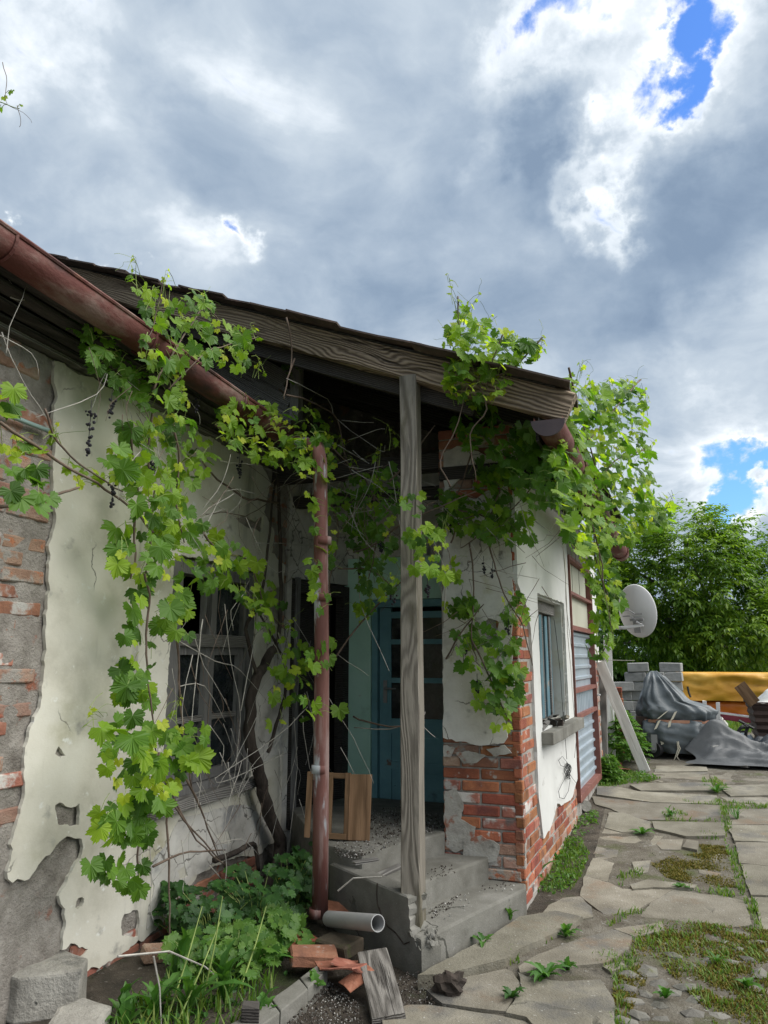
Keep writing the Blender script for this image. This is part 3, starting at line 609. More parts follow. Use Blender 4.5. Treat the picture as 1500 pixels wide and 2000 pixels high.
def kf(s, z, k):
    if z > 1.12 and s < -1.0 and z < 2.75: return None
    lim = .50 + .25 * noise.noise(V((s * 3, z * 3, 1)))
    r = rnd.random()
    if z > 2.9: return M_BRICK_W
    if z < .40: return M_BRICK_M if r < .6 else M_BRICK_W
    if s < -1.1: return M_BRICK_W if r < .45 else (M_BRICK_M if r < .6 else M_BRICK)
    return M_BRICK if r < .72 else M_BRICK_W
bricks(wing, M_F, -1.41, -.852, .14, 3.3, kf, None, .06, (.012, .022), L=.27)
brown_edge = [rw(1027, 1187), rw(1033, 1220), rw(1037, 1270), rw(1040, 1325), rw(1043, 1408), rw(1047, 1479), rw(1050, 1559), rw(1055, 1600), rw(1059, 1638)]
wpl = [(.005, 2.95), (.005, 2.12)] + [(.10, 2.06)] + brown_edge + [rw(1071, 1622), rw(1078, 1603), rw(1086, 1569), rw(1096, 1572), rw(1109, 1564), rw(1116, 1556), (2.29, .48), (2.295, 1.0), (2.295, 2.95)]
sheet('white_plaster', wpl, [[(SX0, SZ0), (SX1, SZ0), (SX1, SZ1), (SX0, SZ1)]], M_R, .03, M_WHITE, wing, .035, .010)
for ip, pp in enumerate((((866, 1545), (890, 1540), (905, 1570), (900, 1600), (930, 1615), (925, 1650), (890, 1665), (866, 1650)), ((905, 1640), (940, 1630), (975, 1650), (970, 1680), (930, 1690), (905, 1675)), ((890, 1470), (915, 1466), (950, 1476), (925, 1490), (905, 1492)), ((866, 1455), (890, 1460), (880, 1480), (866, 1478)), ((950, 1462), (985, 1455), (1000, 1470), (965, 1478)))):
    sheet('plaster_patch', [(max(x, -1.40), z) for x, z in [fw(*q) for q in pp]], [], M_F @ T(0, 0, .018), .006 + .0017 * ip, M_PATCH, wing, .02, .010)
def kr(s, z, k):
    e = .12 if z > 1.95 else .30 + .12 * max(0, 1 - z)
    if s < e + .12: return M_BRICK if rnd.random() < .8 else M_BRICK_W
    if z < .52 - .02 * s: return M_BRICK if rnd.random() < .45 else M_BRICK_M
    return None
bricks(wing, M_R, .0, 2.3, .0, 2.15, kr, None, .06, (.010, .020), L=.27, off=.07)
sheet('wall_plaster', [(3.96, 1.62), (4.02, 1.5), (4.2, 1.58), (4.45, 1.5), (4.45, 2.95), (3.96, 2.95)], [], M_R, .03, M_WHITE, wing, .04, .01)
bricks(wing, M_R, 3.96, 4.45, .2, 1.6, lambda s, z, k: M_BRICK_W if rnd.random() < .7 else M_BRICK, None, .06, (.0, .02), L=.27)
# reveal and louvred window
m = MB(); rbox(SX0 - .001, SX0 + .018, SZ0, SZ1, -.17, -.018, m); rbox(SX1 - .018, SX1 + .001, SZ0, SZ1, -.17, -.018, m); rbox(SX0 + .018, SX1 - .018, SZ1 - .018, SZ1 + .001, -.17, -.019, m)
m.build('reveal', M_WHITE, wing)
m = MB(); rbox(SX0 + .02, SX1 - .02, SZ1 - .12, SZ1 - .02, -.16, -.08, m); sw2 = m.build('shuttered_window', M_OLD, house); tag(sw2, 'narrow side window closed by blue painted slats')
n = 11
for i in range(n):
    s = SX0 + .05 + (SX1 - SX0 - .1) * (i + .5) / n
    mm = MB(); hh = SZ1 - .13 - (.10 if i in (3, 7) else 0) - rnd.uniform(0, .015)
    mm.box((0, (SZ0 + hh) / 2 + .02, 0), (.082, hh - SZ0 - .03, .018))
    put('slat', mk('slat', mm.v, mm.f, M_SHUT if i not in (2, 6, 9) else M_OLDV), sw2, M_R @ T(s, 0, -.10 + .012 * (i % 2)) @ Euler((0, rnd.uniform(-.12, .12), 0)).to_matrix().to_4x4())
m = MB(); rbox(SX0 - .02, SX1 + .02, SZ0 - .02, SZ1 + .02, -.22, -.20, m); m.build('painted_dark_backing', M_BLACK, sw2)  # black sheet behind the slats, its colour standing in for shade
bm_ = prism('sill', [(SX0 - .06, -.16), (SX1 + .30, -.16), (SX1 + .30, .12), (SX0 - .06, .12)], -.05, .045, M_CONC, None, .008, .003)
bm_.matrix_basis = I4; Ms = M_R @ Matrix(((1, 0, 0, 0), (0, 0, 1, SZ0 - .06), (0, -1, 0, 0), (0, 0, 0, 1))) @ Matrix.Diagonal((1, -1, 1, 1))
bm_.data.transform(Ms); bm_.data.flip_normals() if Ms.determinant() < 0 else None
bm_.data.transform(WM[house.name].inverted()); bm_.parent = house; WM[bm_.name] = WM[house.name]; tag(bm_, 'thick grey concrete sill')
# bits of old window latch and rubble lying on the sill
for i in range(14):
    mm = MB(); mm.box((0, 0, 0), (rnd.uniform(.04, .16), rnd.uniform(.02, .05), rnd.uniform(.012, .035)))
    s = rnd.uniform(SX0 + .05, SX1 - .1)
    put('wood_scrap', mk('wood_scrap', mm.v, mm.f, rnd.choice((M_OLD, M_STONE, M_LITTER))), sw2, M_R @ T(s, SZ0 + .01 + rnd.uniform(0, .02), rnd.uniform(-.06, .07)) @ Euler((rnd.uniform(-.4, .4), rnd.uniform(-1.5, 1.5), rnd.uniform(-.3, .3))).to_matrix().to_4x4())
# sheet-metal door and panels above
D0, D1 = 2.31, 3.93
m = MB(); fo0, fo1 = -.06, .0
for s0, s1, z0, z1 in ((D0, D0 + .022, .27, 2.62), (D1 - .05, D1, .25, 2.62)): rbox(s0, s1, z0, z1, fo0, fo1 + .03, m)
for z0, z1 in ((.25, .31), (1.01, 1.05), (1.26, 1.30), (1.875, 1.92), (2.23, 2.26), (2.585, 2.62)): rbox(D0 + .022, D1 - .05, z0, z1, fo0, fo1 + .027, m)
md = m.build('metal_door', M_FRAME, house); tag(md, 'blue-grey corrugated sheet door in a rust-red iron frame')
def corr(name, s0, s1, z0, z1, pitch, mat, vert=False, amp=.02):
    vs = []; fs = []; Lc = (s1 - s0) if vert else (z1 - z0); n = max(2, int(round(Lc / pitch))); pr = []
    for i in range(n):
        for f_, d in ((0, 0), (.55, 0), (.68, amp), (.9, amp), (.985, 0)): pr.append(((i + f_) / n, d))
    pr.append((1, 0))
    for f_, d in pr:
        if vert: vs += [M_R @ V((s0 + Lc * f_, z0, -.015 + d)), M_R @ V((s0 + Lc * f_, z1, -.015 + d))]
        else: vs += [M_R @ V((s0, z0 + Lc * f_, -.015 + d)), M_R @ V((s1, z0 + Lc * f_, -.015 + d))]
    for i in range(len(pr) - 1): fs.append((2 * i, 2 * i + 2, 2 * i + 3, 2 * i + 1) if vert else (2 * i, 2 * i + 1, 2 * i + 3, 2 * i + 2))
    mm = MB(); mm.v = vs; mm.f = fs; return mm.build(name, mat, md)
corr('sheet_panel', D0 + .04, D1 - .05, .30, 1.01, .105, M_ZINC); corr('sheet_panel', D0 + .04, D1 - .05, 1.30, 1.87, .105, M_ZINC); corr('sheet_panel', D0 + .04, D1 - .05, 1.05, 1.26, .12, M_ZINC, True)
m = MB(); rbox(D0 + .04, D1 - .05, 1.92, 2.23, -.05, -.03, m); m.build('frosted_panel', M_FROST, md)
for k in range(3):
    m = MB(); a = D0 + .06 + k * .51; rbox(a, a + .47, 2.26, 2.58, -.055, -.035, m); m.build('pane', M_FROST, md)
m = MB(); m.tube([M_R @ V((D1 - .03, 1.18, .03)), M_R @ V((D1 - .03, 1.18, .08)), M_R @ V((D1 - .12, 1.18, .085))], .011, 6); m.box((D1 - .03, 1.12, .022), (.035, .24, .012), M_R); m.build('handle', M_DISH, md)

# roof of the wing
SL = .397; ED = V((math.sin(math.radians(3.1)), math.cos(math.radians(3.1)), 0))
def rz(x): return 3.172 + SL * (-.364 - x)
def rp(x, y, dz=0.0): return V((x + (y - 4.4) * ED.x / ED.y, y, rz(x) + dz))
vr = [rp(-.42, 4.34), rp(-.42, 9.2), rp(-4.75, 9.2), rp(-4.75, 4.34)]
m = MB(); n = 4; m.v = [p for p in vr] + [p + V((0, 0, .014)) for p in vr]; m.f = [(3, 2, 1, 0), (4, 5, 6, 7)] + [(i, (i + 1) % 4, 4 + (i + 1) % 4, 4 + i) for i in range(4)]
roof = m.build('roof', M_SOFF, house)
vg = beam('verge_beam', (-.345, 4.40, 3.072), (-4.7, 4.40, 3.072 + SL * 4.355), .10, .185, M_BEAM, roof, seg=60, rough=.016, seed=4); tag(vg, 'thick cracked verge timber with knots and wavy grain')
beam('verge_board', (-.95, 4.47, 3.17), (-3.4, 4.47, 3.17 + SL * 2.45), .05, .10, M_DARKW, roof, seg=12)
for y in (5.15, 5.9, 6.3, 7.2, 8.1, 9.0): beam('rafter', rp(-.48, y, -.06), rp(-4.7, y, -.06), .09, .11, M_SOFF, roof, seg=6)
tm = []
for i in range(5):
    bm = bmesh.new(); bmesh.ops.create_grid(bm, x_segments=3, y_segments=2, size=.5)
    for v in bm.verts: v.co = V((v.co.x * .40, v.co.y * .24, 0)) + wob(v.co, 3, .012, i * 4)
    ex = bmesh.ops.extrude_face_region(bm, geom=list(bm.faces))
    for v in [g_ for g_ in ex['geom'] if isinstance(g_, bmesh.types.BMVert)]: v.co.z += .012
    bmesh.ops.recalc_face_normals(bm, faces=list(bm.faces))
    me = bpy.data.meshes.new('roof_tile'); bm.to_mesh(me); bm.free(); me.materials.append(M_ROOFT); tm.append(me)
for row in range(2):
    x = -.36
    while x > -4.6:
        if not (row == 0 and rnd.random() < .05):
            p = rp(x - .16, 4.37 + row * .245 + rnd.uniform(-.05, .03), (.020 + rnd.uniform(-.003, .010)))
            put('roof_tile', tm[rnd.randrange(5)], roof, frame(p, (-1, 0, SL - .035 + rnd.uniform(-.015, .015)), z=(0, 0, 1)) @ Euler((0, 0, rnd.uniform(-.06, .06))).to_matrix().to_4x4())
        x -= .30 + rnd.uniform(-.02, .02)
# attic shell added to shut out light and keep the roof space dark
def under_roof(name, x0, x1, y, z0, th, mat):
    m = MB(); xs_ = [x0, x1, x1, x0]; q = [V((x0, y, z0)), V((x1, y, z0)), V((x1, y, rz(x1) - .02)), V((x0, y, rz(x0) - .02))]
    m.v = q + [p + V((0, th, 0)) for p in q]; m.f = [(0, 1, 2, 3), (7, 6, 5, 4)] + [(i, 4 + i, 4 + (i + 1) % 4, (i + 1) % 4) for i in range(4)]
    return m.build(name, mat, house)
under_roof('attic_light_block', -4.7, -.75, 9.0, 1.6, .08, M_MORTAR_D); under_roof('gable_wall', -4.7, -1.0, BY + .02, 3.28, .2, M_MORTAR_D)
m = MB(); m.box((-4.74, 6.9, 3.2), (.08, 4.6, 3.2)); m.build('attic_light_block', M_MORTAR_D, house)
m = MB(); m.v = [V((x, y, z)) for y in (-2.2, 9.2) for x, z in ((-4.72, 4.72), (-4.72, 4.78), (-9.5, 1.9), (-9.5, 1.84))]; m.f = [(0, 4, 5, 1), (1, 5, 6, 2), (2, 6, 7, 3), (3, 7, 4, 0), (0, 1, 2, 3), (7, 6, 5, 4)]; m.build('roof_slope', M_ROOFT, house)
m = MB(); m.box((-9.2, 3.5, .9), (.3, 11.4, 2.2)); m.box((-6.0, 9.0, .9), (6.4, .3, 2.2)); m.build('outer_wall', M_MORTAR, house)
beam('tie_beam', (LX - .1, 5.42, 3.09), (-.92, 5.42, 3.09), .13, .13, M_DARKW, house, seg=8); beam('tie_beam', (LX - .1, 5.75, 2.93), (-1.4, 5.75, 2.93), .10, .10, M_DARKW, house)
# long house roof, soffit and gable boards
LS = .60
def lp(x, y, dz=0.0): return V((x, y, 3.290 + (2.1 - y) * .028 + LS * (-2.40 - x) + dz))
vr = [lp(-2.47, -2.2), lp(-2.47, 4.80), lp(-4.72, 4.80), lp(-4.72, -2.2)]
m = MB(); m.v = vr + [p + V((0, 0, .018)) for p in vr]; m.f = [(3, 2, 1, 0), (4, 5, 6, 7)] + [(i, (i + 1) % 4, 4 + (i + 1) % 4, 4 + i) for i in range(4)]
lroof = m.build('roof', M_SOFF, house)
x = -2.46
while x > -4.6:
    p = lp(x - .15, 4.78 + rnd.uniform(-.03, .04), .045)
    put('roof_tile', tm[rnd.randrange(5)], lroof, frame(p, (-1, 0, LS - .06), z=(0, 0, 1)) @ Euler((0, 0, rnd.uniform(-.1, .1))).to_matrix().to_4x4()); x -= .29
for k in range(4):
    xa = LX + .04 + .092 * k
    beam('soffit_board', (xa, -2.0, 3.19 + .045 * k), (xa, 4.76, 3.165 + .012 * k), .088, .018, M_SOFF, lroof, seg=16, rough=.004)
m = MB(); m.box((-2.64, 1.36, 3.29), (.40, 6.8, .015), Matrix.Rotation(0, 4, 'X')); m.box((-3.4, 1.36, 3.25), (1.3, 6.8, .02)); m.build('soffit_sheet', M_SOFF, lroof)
for k, (dz, xe, xf) in enumerate(((.13, -2.44, -4.0), (.27, -2.45, -3.5), (.41, -2.50, -3.1))):
    beam('gable_board', lp(xe, 4.90 - .012 * (k % 2), dz + .03), lp(xf, 4.90 - .012 * (k % 2), dz + .03), .025, .125, M_OLD, lroof, zhint=(0, 0, 1), seg=10, rough=.006)
beam('gable_stud', (-2.41, 4.88, 3.36), (-2.41, 4.88, 3.93), .085, .075, M_OLD, lroof, zhint=(1, 0, 0))
# gutters
def gutter(name, p0, p1, r, mat, parent, a0=-105, a1=105, n=14, seg=24, sag=.012):
    p0 = V(p0); p1 = V(p1); x = (p1 - p0).normalized(); side = x.cross(V((0, 0, 1))).normalized(); vs = []; fs = []
    for i in range(seg + 1):
        c = p0.lerp(p1, i / seg); c.z += noise.noise(V((i * .7, 1, 2))) * sag
        for k in range(n + 1):
            a = math.radians(a0 + (a1 - a0) * k / n); rr = r * (1 + .035 * noise.noise(V((i * 1.3, k * .6, 5))))
            vs.append(c + side * math.sin(a) * rr - V((0, 0, 1)) * math.cos(a) * rr)
    for i in range(seg):
        for k in range(n): fs.append((i * (n + 1) + k, (i + 1) * (n + 1) + k, (i + 1) * (n + 1) + k + 1, i * (n + 1) + k + 1))
    mm = MB(); mm.v = vs; mm.f = fs
    o = mm.build(name, mat, parent, smooth=True); return o
g1 = gutter('gutter', (-2.45, -1.8, 3.425), (-2.45, 4.76, 3.235), .085, M_RED, house, seg=40)
m = MB(); m.tube([(-2.45 - .086, -1.8, 3.445), (-2.45 - .086, 4.76, 3.255)], .009, 6); m.tube([(-2.45 + .086, -1.8, 3.445), (-2.45 + .086, 4.76, 3.255)], .010, 6); m.build('gutter_rim', M_RED, g1)
for y in (1.2, 2.15, 3.1, 4.05):
    m = MB(); m.tube([V((-2.45, y, 3.373 - .029 * y)) + V((math.sin(a), 0, -math.cos(a))) * .090 for a in [math.radians(-100 + 20 * k) for k in range(11)]], .008, 4); m.build('gutter_bracket', M_RED, g1)
g2 = gutter('gutter', (-.47, 4.30, 2.985), (-.215, 9.15, 2.80), .085, M_RED, house, seg=24)
m = MB(); m.poly([V((-.47, 4.295, 2.985)) + V((math.cos(a), 0, -math.sin(a))) * .10 for a in [math.pi * k / 12 for k in range(13)]]); pp = list(m.v); m.v += [p + V((0, .012, 0)) for p in pp]; m.f = [tuple(range(12, -1, -1)), tuple(range(13, 26))] + [(i, (i + 1) % 13, 13 + (i + 1) % 13, 13 + i) for i in range(13)]
M_CAP = surf('dull_purple_metal', [(0, (.055, .045, .05)), (1, (.10, .075, .08))], 6, 6, .7, .2, 40)
m.build('end_cap', M_CAP, g2, M=T(-.47, 4.29, 2.985) @ I4)
for y in (5.3, 6.3, 7.3, 8.1, 8.9):
    c = V((-.47, 4.3, 2.985)).lerp(V((-.215, 9.15, 2.80)), (y - 4.3) / 4.85)
    m = MB(); m.tube([c + V((math.sin(a), 0, -math.cos(a))) * .093 for a in [math.radians(-110 + 22 * k) for k in range(11)]], .010, 4); m.build('gutter_bracket', M_RED, g2)
beam('eave_board', (-.56, 4.5, 3.0), (-.30, 9.3, 2.95), .02, .17, M_SOFF, roof, seg=8)
# downpipe with its elbow
m = MB(); m.tube([(-2.44, 4.74, 3.20), (-2.36, 4.66, 3.14), (-2.12, 4.50, 3.05), (-2.02, 4.43, 3.00), (-1.995, 4.42, 2.90), (-1.962, 4.425, 1.6), (-1.955, 4.43, .80), (-1.95, 4.43, .08)], [.042, .042, .044, .046, .047, .047, .049, .049], 16)
dp = m.build('downpipe', M_PIPE, house, True); tag(dp, 'rust-red downpipe with paint flaking to bare metal')
for z in (2.35, 1.98, .92, .10):
    m = MB(); m.tube([(-1.963, 4.425, z - .02), (-1.963, 4.425, z + .03)], .0525, 16); m.build('pipe_collar', M_PIPE, dp, True)
post = beam('porch_post', (-1.316, 4.275, .13), (-1.352, 4.40, 3.40), .112, .112, M_POST, house, zhint=(0, 1, 0), seg=20, rough=.006); tag(post, 'square grey timber post standing on the broken step')

# ------------------------------------------------------------------ concrete steps
steps = thing('concrete_steps', 'three worn grey concrete steps with a broken corner below the porch', 'steps', (-1.4, 4.9, 0))
prism('step', [(-1.228, 4.123), (-.838, 5.197), (-.86, 5.33), (-1.5, 5.45), (-1.80, 4.62)], -.12, .138, M_CONC, steps, .014, .005)
prism('step', [(-1.40, 4.50), (-1.105, 5.27), (-1.10, 5.32), (-1.7, 5.45), (-1.92, 4.72)], .10, .283, M_CONC, steps, .014, .005)
prism('landing', [(-1.74, 4.58), (-1.397, 5.29), (-1.42, 5.33), (-1.42, 6.52), (-2.60, 6.52), (-2.80, 5.75), (-2.35, 5.1), (-2.05, 4.70)], .0, .42, M_CONC, steps, .014, .005, ztop=lambda x, y: .42 - .03 * max(0, y - 5.3))
cd = V((-.821, .571, 0)).normalized(); cn = V((cd.y, -cd.x, 0)); cn = cn if cn.y > 0 else -cn
A0 = V((-1.222, 4.118, 0))
prof = [(.0, -.12), (.0, .088), (.012, .082), (.03, .098), (.045, .090), (.062, .128), (.078, .130), (.085, .158), (.10, .168), (.096, .205), (.108, .222), (.103, .262), (.114, .280), (.112, .312), (.125, .320), (.45, .322), (.92, .326), (.92, -.12)]
bm = bmesh.new(); f1 = [bm.verts.new(A0 + cd * a + V((0, 0, z)) - cn * .004) for a, z in prof]; f2 = [bm.verts.new(A0 + cd * (a + (rnd.uniform(-.02, .05) if .02 < a < .126 else 0)) + cn * .13 + V((0, 0, z + (rnd.uniform(-.02, .02) if .005 < a < .11 else 0)))) for a, z in prof]
n = len(prof); bm.faces.new(f1); bm.faces.new(f2[::-1])
for i in range(n): bm.faces.new((f1[i], f2[i], f2[(i + 1) % n], f1[(i + 1) % n]))
bmesh.ops.recalc_face_normals(bm, faces=list(bm.faces))
bmesh.ops.bevel(bm, geom=[e for e in bm.edges if e.calc_length() > .03 and min(v.co.z for v in e.verts) > .315], offset=.008, segments=1, affect='EDGES')
bm.transform(WM[steps.name].inverted()); me = bpy.data.meshes.new('cheek_wall'); bm.to_mesh(me); bm.free(); me.materials.append(M_CONC); ch = put('cheek_wall', me, steps, WM[steps.name]); tag(ch, 'sloping cheek wall with a cracked, broken-off end')
m = MB(); c0 = [A0 + cd * a + V((0, 0, z)) - cn * .006 for a, z in ((.40, .326), (.405, .27), (.40, .22), (.35, .16), (.30, .125), (.22, .11), (.15, .075), (.10, .10))]; m.tube(c0, .0042, 4); m.build('crack', M_LITTER, steps)
# ------------------------------------------------------------------ ground and paving
def zsurf(x, y): return gz(x, y) - (.055 if x < -1.0 else .055 - .040 * min(1, (x + 1.0) / .25)) + .010 * noise.noise(V((x * 1.3, y * 1.3, 4))) + .012 * noise.noise(V((x * 5, y * 5, 9))) + (.03 if x < -1.9 else 0)
vs = []; fs = []
xs = [-900, -300, -100, -40, -15, -8, -5] + [-4 + .1 * i for i in range(111)] + [7.5, 9, 12, 18, 30, 60, 150, 400, 900]
ys = [-600, -200, -60, -20, -8, -3, 0, 1, 1.8] + [2.4 + .1 * i for i in range(131)] + [15.6, 16.5, 18, 20, 23, 27, 33, 45, 70, 120, 250, 600, 1500]
for y in ys:
    for x in xs: vs.append((x, y, zsurf(x, y)))
nx = len(xs)
for j in range(len(ys) - 1):
    for i in range(nx - 1): fs.append((j * nx + i, j * nx + i + 1, (j + 1) * nx + i + 1, (j + 1) * nx + i))
gm = mk('ground', vs, fs, M_DIRT, True); gm.materials.append(surf('meadow', [(0, (.035, .075, .015)), (1, (.08, .13, .03))], 3, 8, .95, .5, 30, .05, rand=False))
gm.materials.append(M_YARD)
for p in gm.polygons:
    if p.center.y > 15.5 or p.center.x > 7 or p.center.x < -6: p.material_index = 1
    elif p.center.x > -.55 or (p.center.x > -1.1 and p.center.y < 5.0): p.material_index = 2
tag(put('ground', gm), kind='structure')
pave = tag(bpy.data.objects.new('pavement', None), kind='structure'); link(pave)
def z7(l): return [(1100 + x / 3.6375, 1450 + y / 3.6375) for x, y in l]
def z6(l): return [(800 + x / 3, 1600 + y / 3) for x, y in l]
SLABS = [z7(l) for l in (
    [(670, 165), (1010, 160), (1020, 203), (655, 207)], [(650, 216), (1020, 213), (1035, 270), (720, 285), (610, 262)], [(600, 290), (1040, 285), (1060, 340), (560, 338), (480, 300)],
    [(250, 312), (400, 318), (540, 348), (1070, 373), (1090, 430), (640, 422), (250, 370)], [(215, 386), (420, 412), (640, 432), (1100, 447), (1115, 545), (700, 545), (500, 540), (350, 470), (240, 440)],
    [(330, 500), (430, 500), (560, 548), (620, 565), (610, 622), (420, 634), (300, 603)], [(640, 560), (1130, 570), (1140, 660), (870, 664), (660, 612)],
    [(295, 613), (440, 645), (700, 675), (640, 735), (400, 740), (385, 800), (345, 900), (315, 975), (165, 938)],
    [(640, 690), (850, 690), (830, 760), (700, 760)], [(880, 690), (960, 700), (950, 760), (850, 740)], [(490, 850), (620, 840), (600, 920), (520, 930)], [(1040, 790), (1150, 800), (1120, 850), (1060, 840)], [(960, 900), (1120, 930), (1080, 950), (970, 930)],
    [(480, 1010), (600, 975), (700, 985), (940, 1010), (920, 1030), (640, 1028), (500, 1040)],
    [(160, 952), (330, 1000), (420, 1042), (770, 1045), (640, 1120), (500, 1200), (300, 1215), (130, 1092)],
    [(785, 1050), (1000, 1085), (1100, 1090), (1270, 1130), (1330, 1290), (1000, 1330), (760, 1275), (560, 1230), (650, 1130)],
    [(1035, 165), (1455, 168), (1900, 170), (1900, 203), (1050, 203)], [(1050, 213), (1900, 212), (1900, 280), (1455, 290), (1075, 292)], [(1110, 305), (1900, 292), (1900, 365), (1200, 375)], [(1130, 388), (1900, 378), (1900, 455), (1230, 445)],
    [(1190, 470), (1500, 478), (1900, 480), (1900, 580), (1180, 574)], [(1172, 590), (1900, 592), (1900, 710), (1455, 705), (1228, 698)], [(1237, 712), (1900, 720), (1900, 880), (1455, 872), (1262, 853)], [(1275, 872), (1900, 890), (1900, 1090), (1340, 1075)], [(1350, 1092), (1900, 1100), (1900, 1380), (1430, 1330)],
    [(5, 1110), (120, 1100), (195, 1170), (210, 1235), (120, 1250), (-60, 1265), (-160, 1230), (-100, 1160)])]
SLABS += [z6(l) for l in (
    [(160, 845), (470, 690), (640, 577), (850, 545), (1000, 580), (950, 622), (640, 757), (560, 812), (360, 862), (200, 895), (70, 900)],
    [(650, 858), (760, 790), (1010, 700), (1190, 652), (1290, 690), (1270, 765), (1150, 838), (1000, 850), (880, 870), (660, 892)],
    [(110, 1000), (310, 932), (560, 882), (600, 900), (650, 985), (560, 1120), (430, 1105), (200, 1075)], [(640, 900), (700, 930), (900, 955), (1110, 945), (1180, 1050), (1195, 1260), (800, 1260), (690, 1150), (575, 1125), (665, 990)],
    [(0, 1092), (130, 1092), (540, 1155), (690, 1190), (760, 1330), (-100, 1340), (-150, 1150)], [(1200, 640), (1480, 605), (1490, 645), (1320, 685)], [(1130, 860), (1240, 835), (1270, 860), (1180, 890)])]
for i, sl in enumerate(SLABS):
    dz = {26: .025, 27: .012, 28: .0, 29: .0}.get(i, 0.0) + rnd.uniform(-.014, .008)
    SP = [px_g(u, v, dz) for u, v in sl]
    c = sum(SP, V()) / len(SP); M = T(c.x, c.y, c.z)
    # the slab follows the gentle slope of the yard
    sly = (gz(c.x, c.y + .3) - gz(c.x, c.y - .3)) / .6
    M = M @ Matrix.Rotation(math.atan(sly) + rnd.uniform(-.008, .008), 4, 'X') @ Matrix.Rotation(rnd.uniform(-.008, .008), 4, 'Y') @ T(0, 0, -.07)
    o = sheet('paving_slab', [((p.x - c.x) * 1.035, (p.y - c.y) * 1.05) for p in SP], [], M, .07, M_SLAB, pave, .05, .007)
# small half-buried cobbles in the moss
cob = []
for i in range(5):
    bm = bmesh.new(); bmesh.ops.create_icosphere(bm, subdivisions=1, radius=1)
    for v in bm.verts: v.co = V((v.co.x * .06, v.co.y * .045, v.co.z * .03)) + wob(v.co, 1.5, .012, i * 5)
    me = bpy.data.meshes.new('cobblestone'); bm.to_mesh(me); bm.free(); me.materials.append(M_COB); cob.append(me)
COBR = [[(1245, 1925), (1320, 1920), (1400, 1985), (1420, 2040), (1210, 2040)], [(1300, 1850), (1400, 1840), (1500, 1845), (1500, 1920), (1330, 1900)], [(1220, 1905), (1260, 1890), (1280, 1930), (1215, 1960)]]
def sample_px(poly, r=rnd):
    xs = [p[0] for p in poly]; ys = [p[1] for p in poly]
    for _ in range(200):
        u = r.uniform(min(xs), max(xs)); v = r.uniform(min(ys), max(ys))
        if inpoly(u, v, poly): return u, v
    return poly[0]
pts = []
for poly, n in zip(COBR, (42, 26, 14)):
    for _ in range(n * 4):
        u, v = sample_px(poly); p = px_g(u, v, -.03)
        if all((p - q).length > .10 for q in pts):
            pts.append(p); sc = rnd.uniform(.7, 1.35)
            put('cobblestone', cob[rnd.randrange(5)], pave, T(p.x, p.y, p.z + .002) @ Matrix.Rotation(rnd.uniform(0, 6.3), 4, 'Z') @ Matrix.Scale(sc, 4))
# grass blades, moss, leafy ground cover
def blades(name, polys, dens, hgt, mat, lean=.5, wid=.006, dz=-.03, label=None, clump=True, zf=None):
    vs = []; fs = []
    for poly in polys:
        Q = [px_g(u, v, dz) for u, v in poly]; xs = [p.x for p in Q]; ys = [p.y for p in Q]; A = (max(xs) - min(xs)) * (max(ys) - min(ys)); W = [(p.x, p.y) for p in Q]
        for _ in range(int(A * dens)):
            x = rnd.uniform(min(xs), max(xs)); y = rnd.uniform(min(ys), max(ys))
            if not inpoly(x, y, W): continue
            if clump and noise.noise(V((x * 6, y * 6, 3))) + rnd.uniform(-.35, .35) < -.05: continue
            h = hgt * rnd.uniform(.45, 1.25); a = rnd.uniform(0, 6.283); l = h * lean * rnd.uniform(.2, 1.3); ww = wid * rnd.uniform(.7, 1.4)
            p = V((x, y, gz(x, y) + dz)); d = V((math.cos(a), math.sin(a), 0)); sd = V((-d.y, d.x, 0)) * ww
            b = len(vs); vs += [p - sd, p + sd, p + d * l * .4 + V((0, 0, h * .65)) + sd * .7, p + d * l * .4 + V((0, 0, h * .65)) - sd * .7, p + d * l + V((0, 0, h))]
            fs += [(b, b + 1, b + 2, b + 3), (b + 3, b + 2, b + 4)]
    return tag(put(name, mk(name, vs, fs, mat)), kind='stuff')
def leafy(name, polys, dens, hgt, size, mat, dz=-.03):
    vs = []; fs = []
    for poly in polys:
        Q = [px_g(u, v, dz) for u, v in poly]; xs = [p.x for p in Q]; ys = [p.y for p in Q]; W = [(p.x, p.y) for p in Q]
        for _ in range(int((max(xs) - min(xs)) * (max(ys) - min(ys)) * dens)):
            x = rnd.uniform(min(xs), max(xs)); y = rnd.uniform(min(ys), max(ys))
            if not inpoly(x, y, W): continue
            k = noise.noise(V((x * 4, y * 4, 8)))
            if k + rnd.uniform(-.4, .4) < -.15: continue
            p = V((x, y, gz(x, y) + dz + hgt * rnd.random() * (.6 + k))); s = size * rnd.uniform(.5, 1.3)
            R = Euler((rnd.gauss(0, .6), rnd.gauss(0, .6), rnd.uniform(0, 6.28))).to_matrix(); b = len(vs)
            vs += [p + R @ (V(q) * s) for q in ((0, -.5, 0), (.3, -.15, .08), (.33, .25, .08), (0, .6, -.06), (-.33, .25, .08), (-.3, -.15, .08))]
            fs += [(b, b + 1, b + 2, b + 3), (b, b + 3, b + 4, b + 5)]
    return tag(put(name, mk(name, vs, fs, mat)), kind='stuff')
G_STRIP = [(1046, 1745), (1060, 1700), (1080, 1668), (1105, 1640), (1135, 1648), (1152, 1672), (1140, 1705), (1118, 1742), (1085, 1752)]
G_STRIP2 = [(1095, 1630), (1115, 1595), (1150, 1585), (1170, 1590), (1168, 1615), (1140, 1640)]
G_FAR = [(1165, 1535), (1180, 1508), (1215, 1503), (1262, 1520), (1290, 1524), (1270, 1530), (1215, 1535), (1175, 1545)]
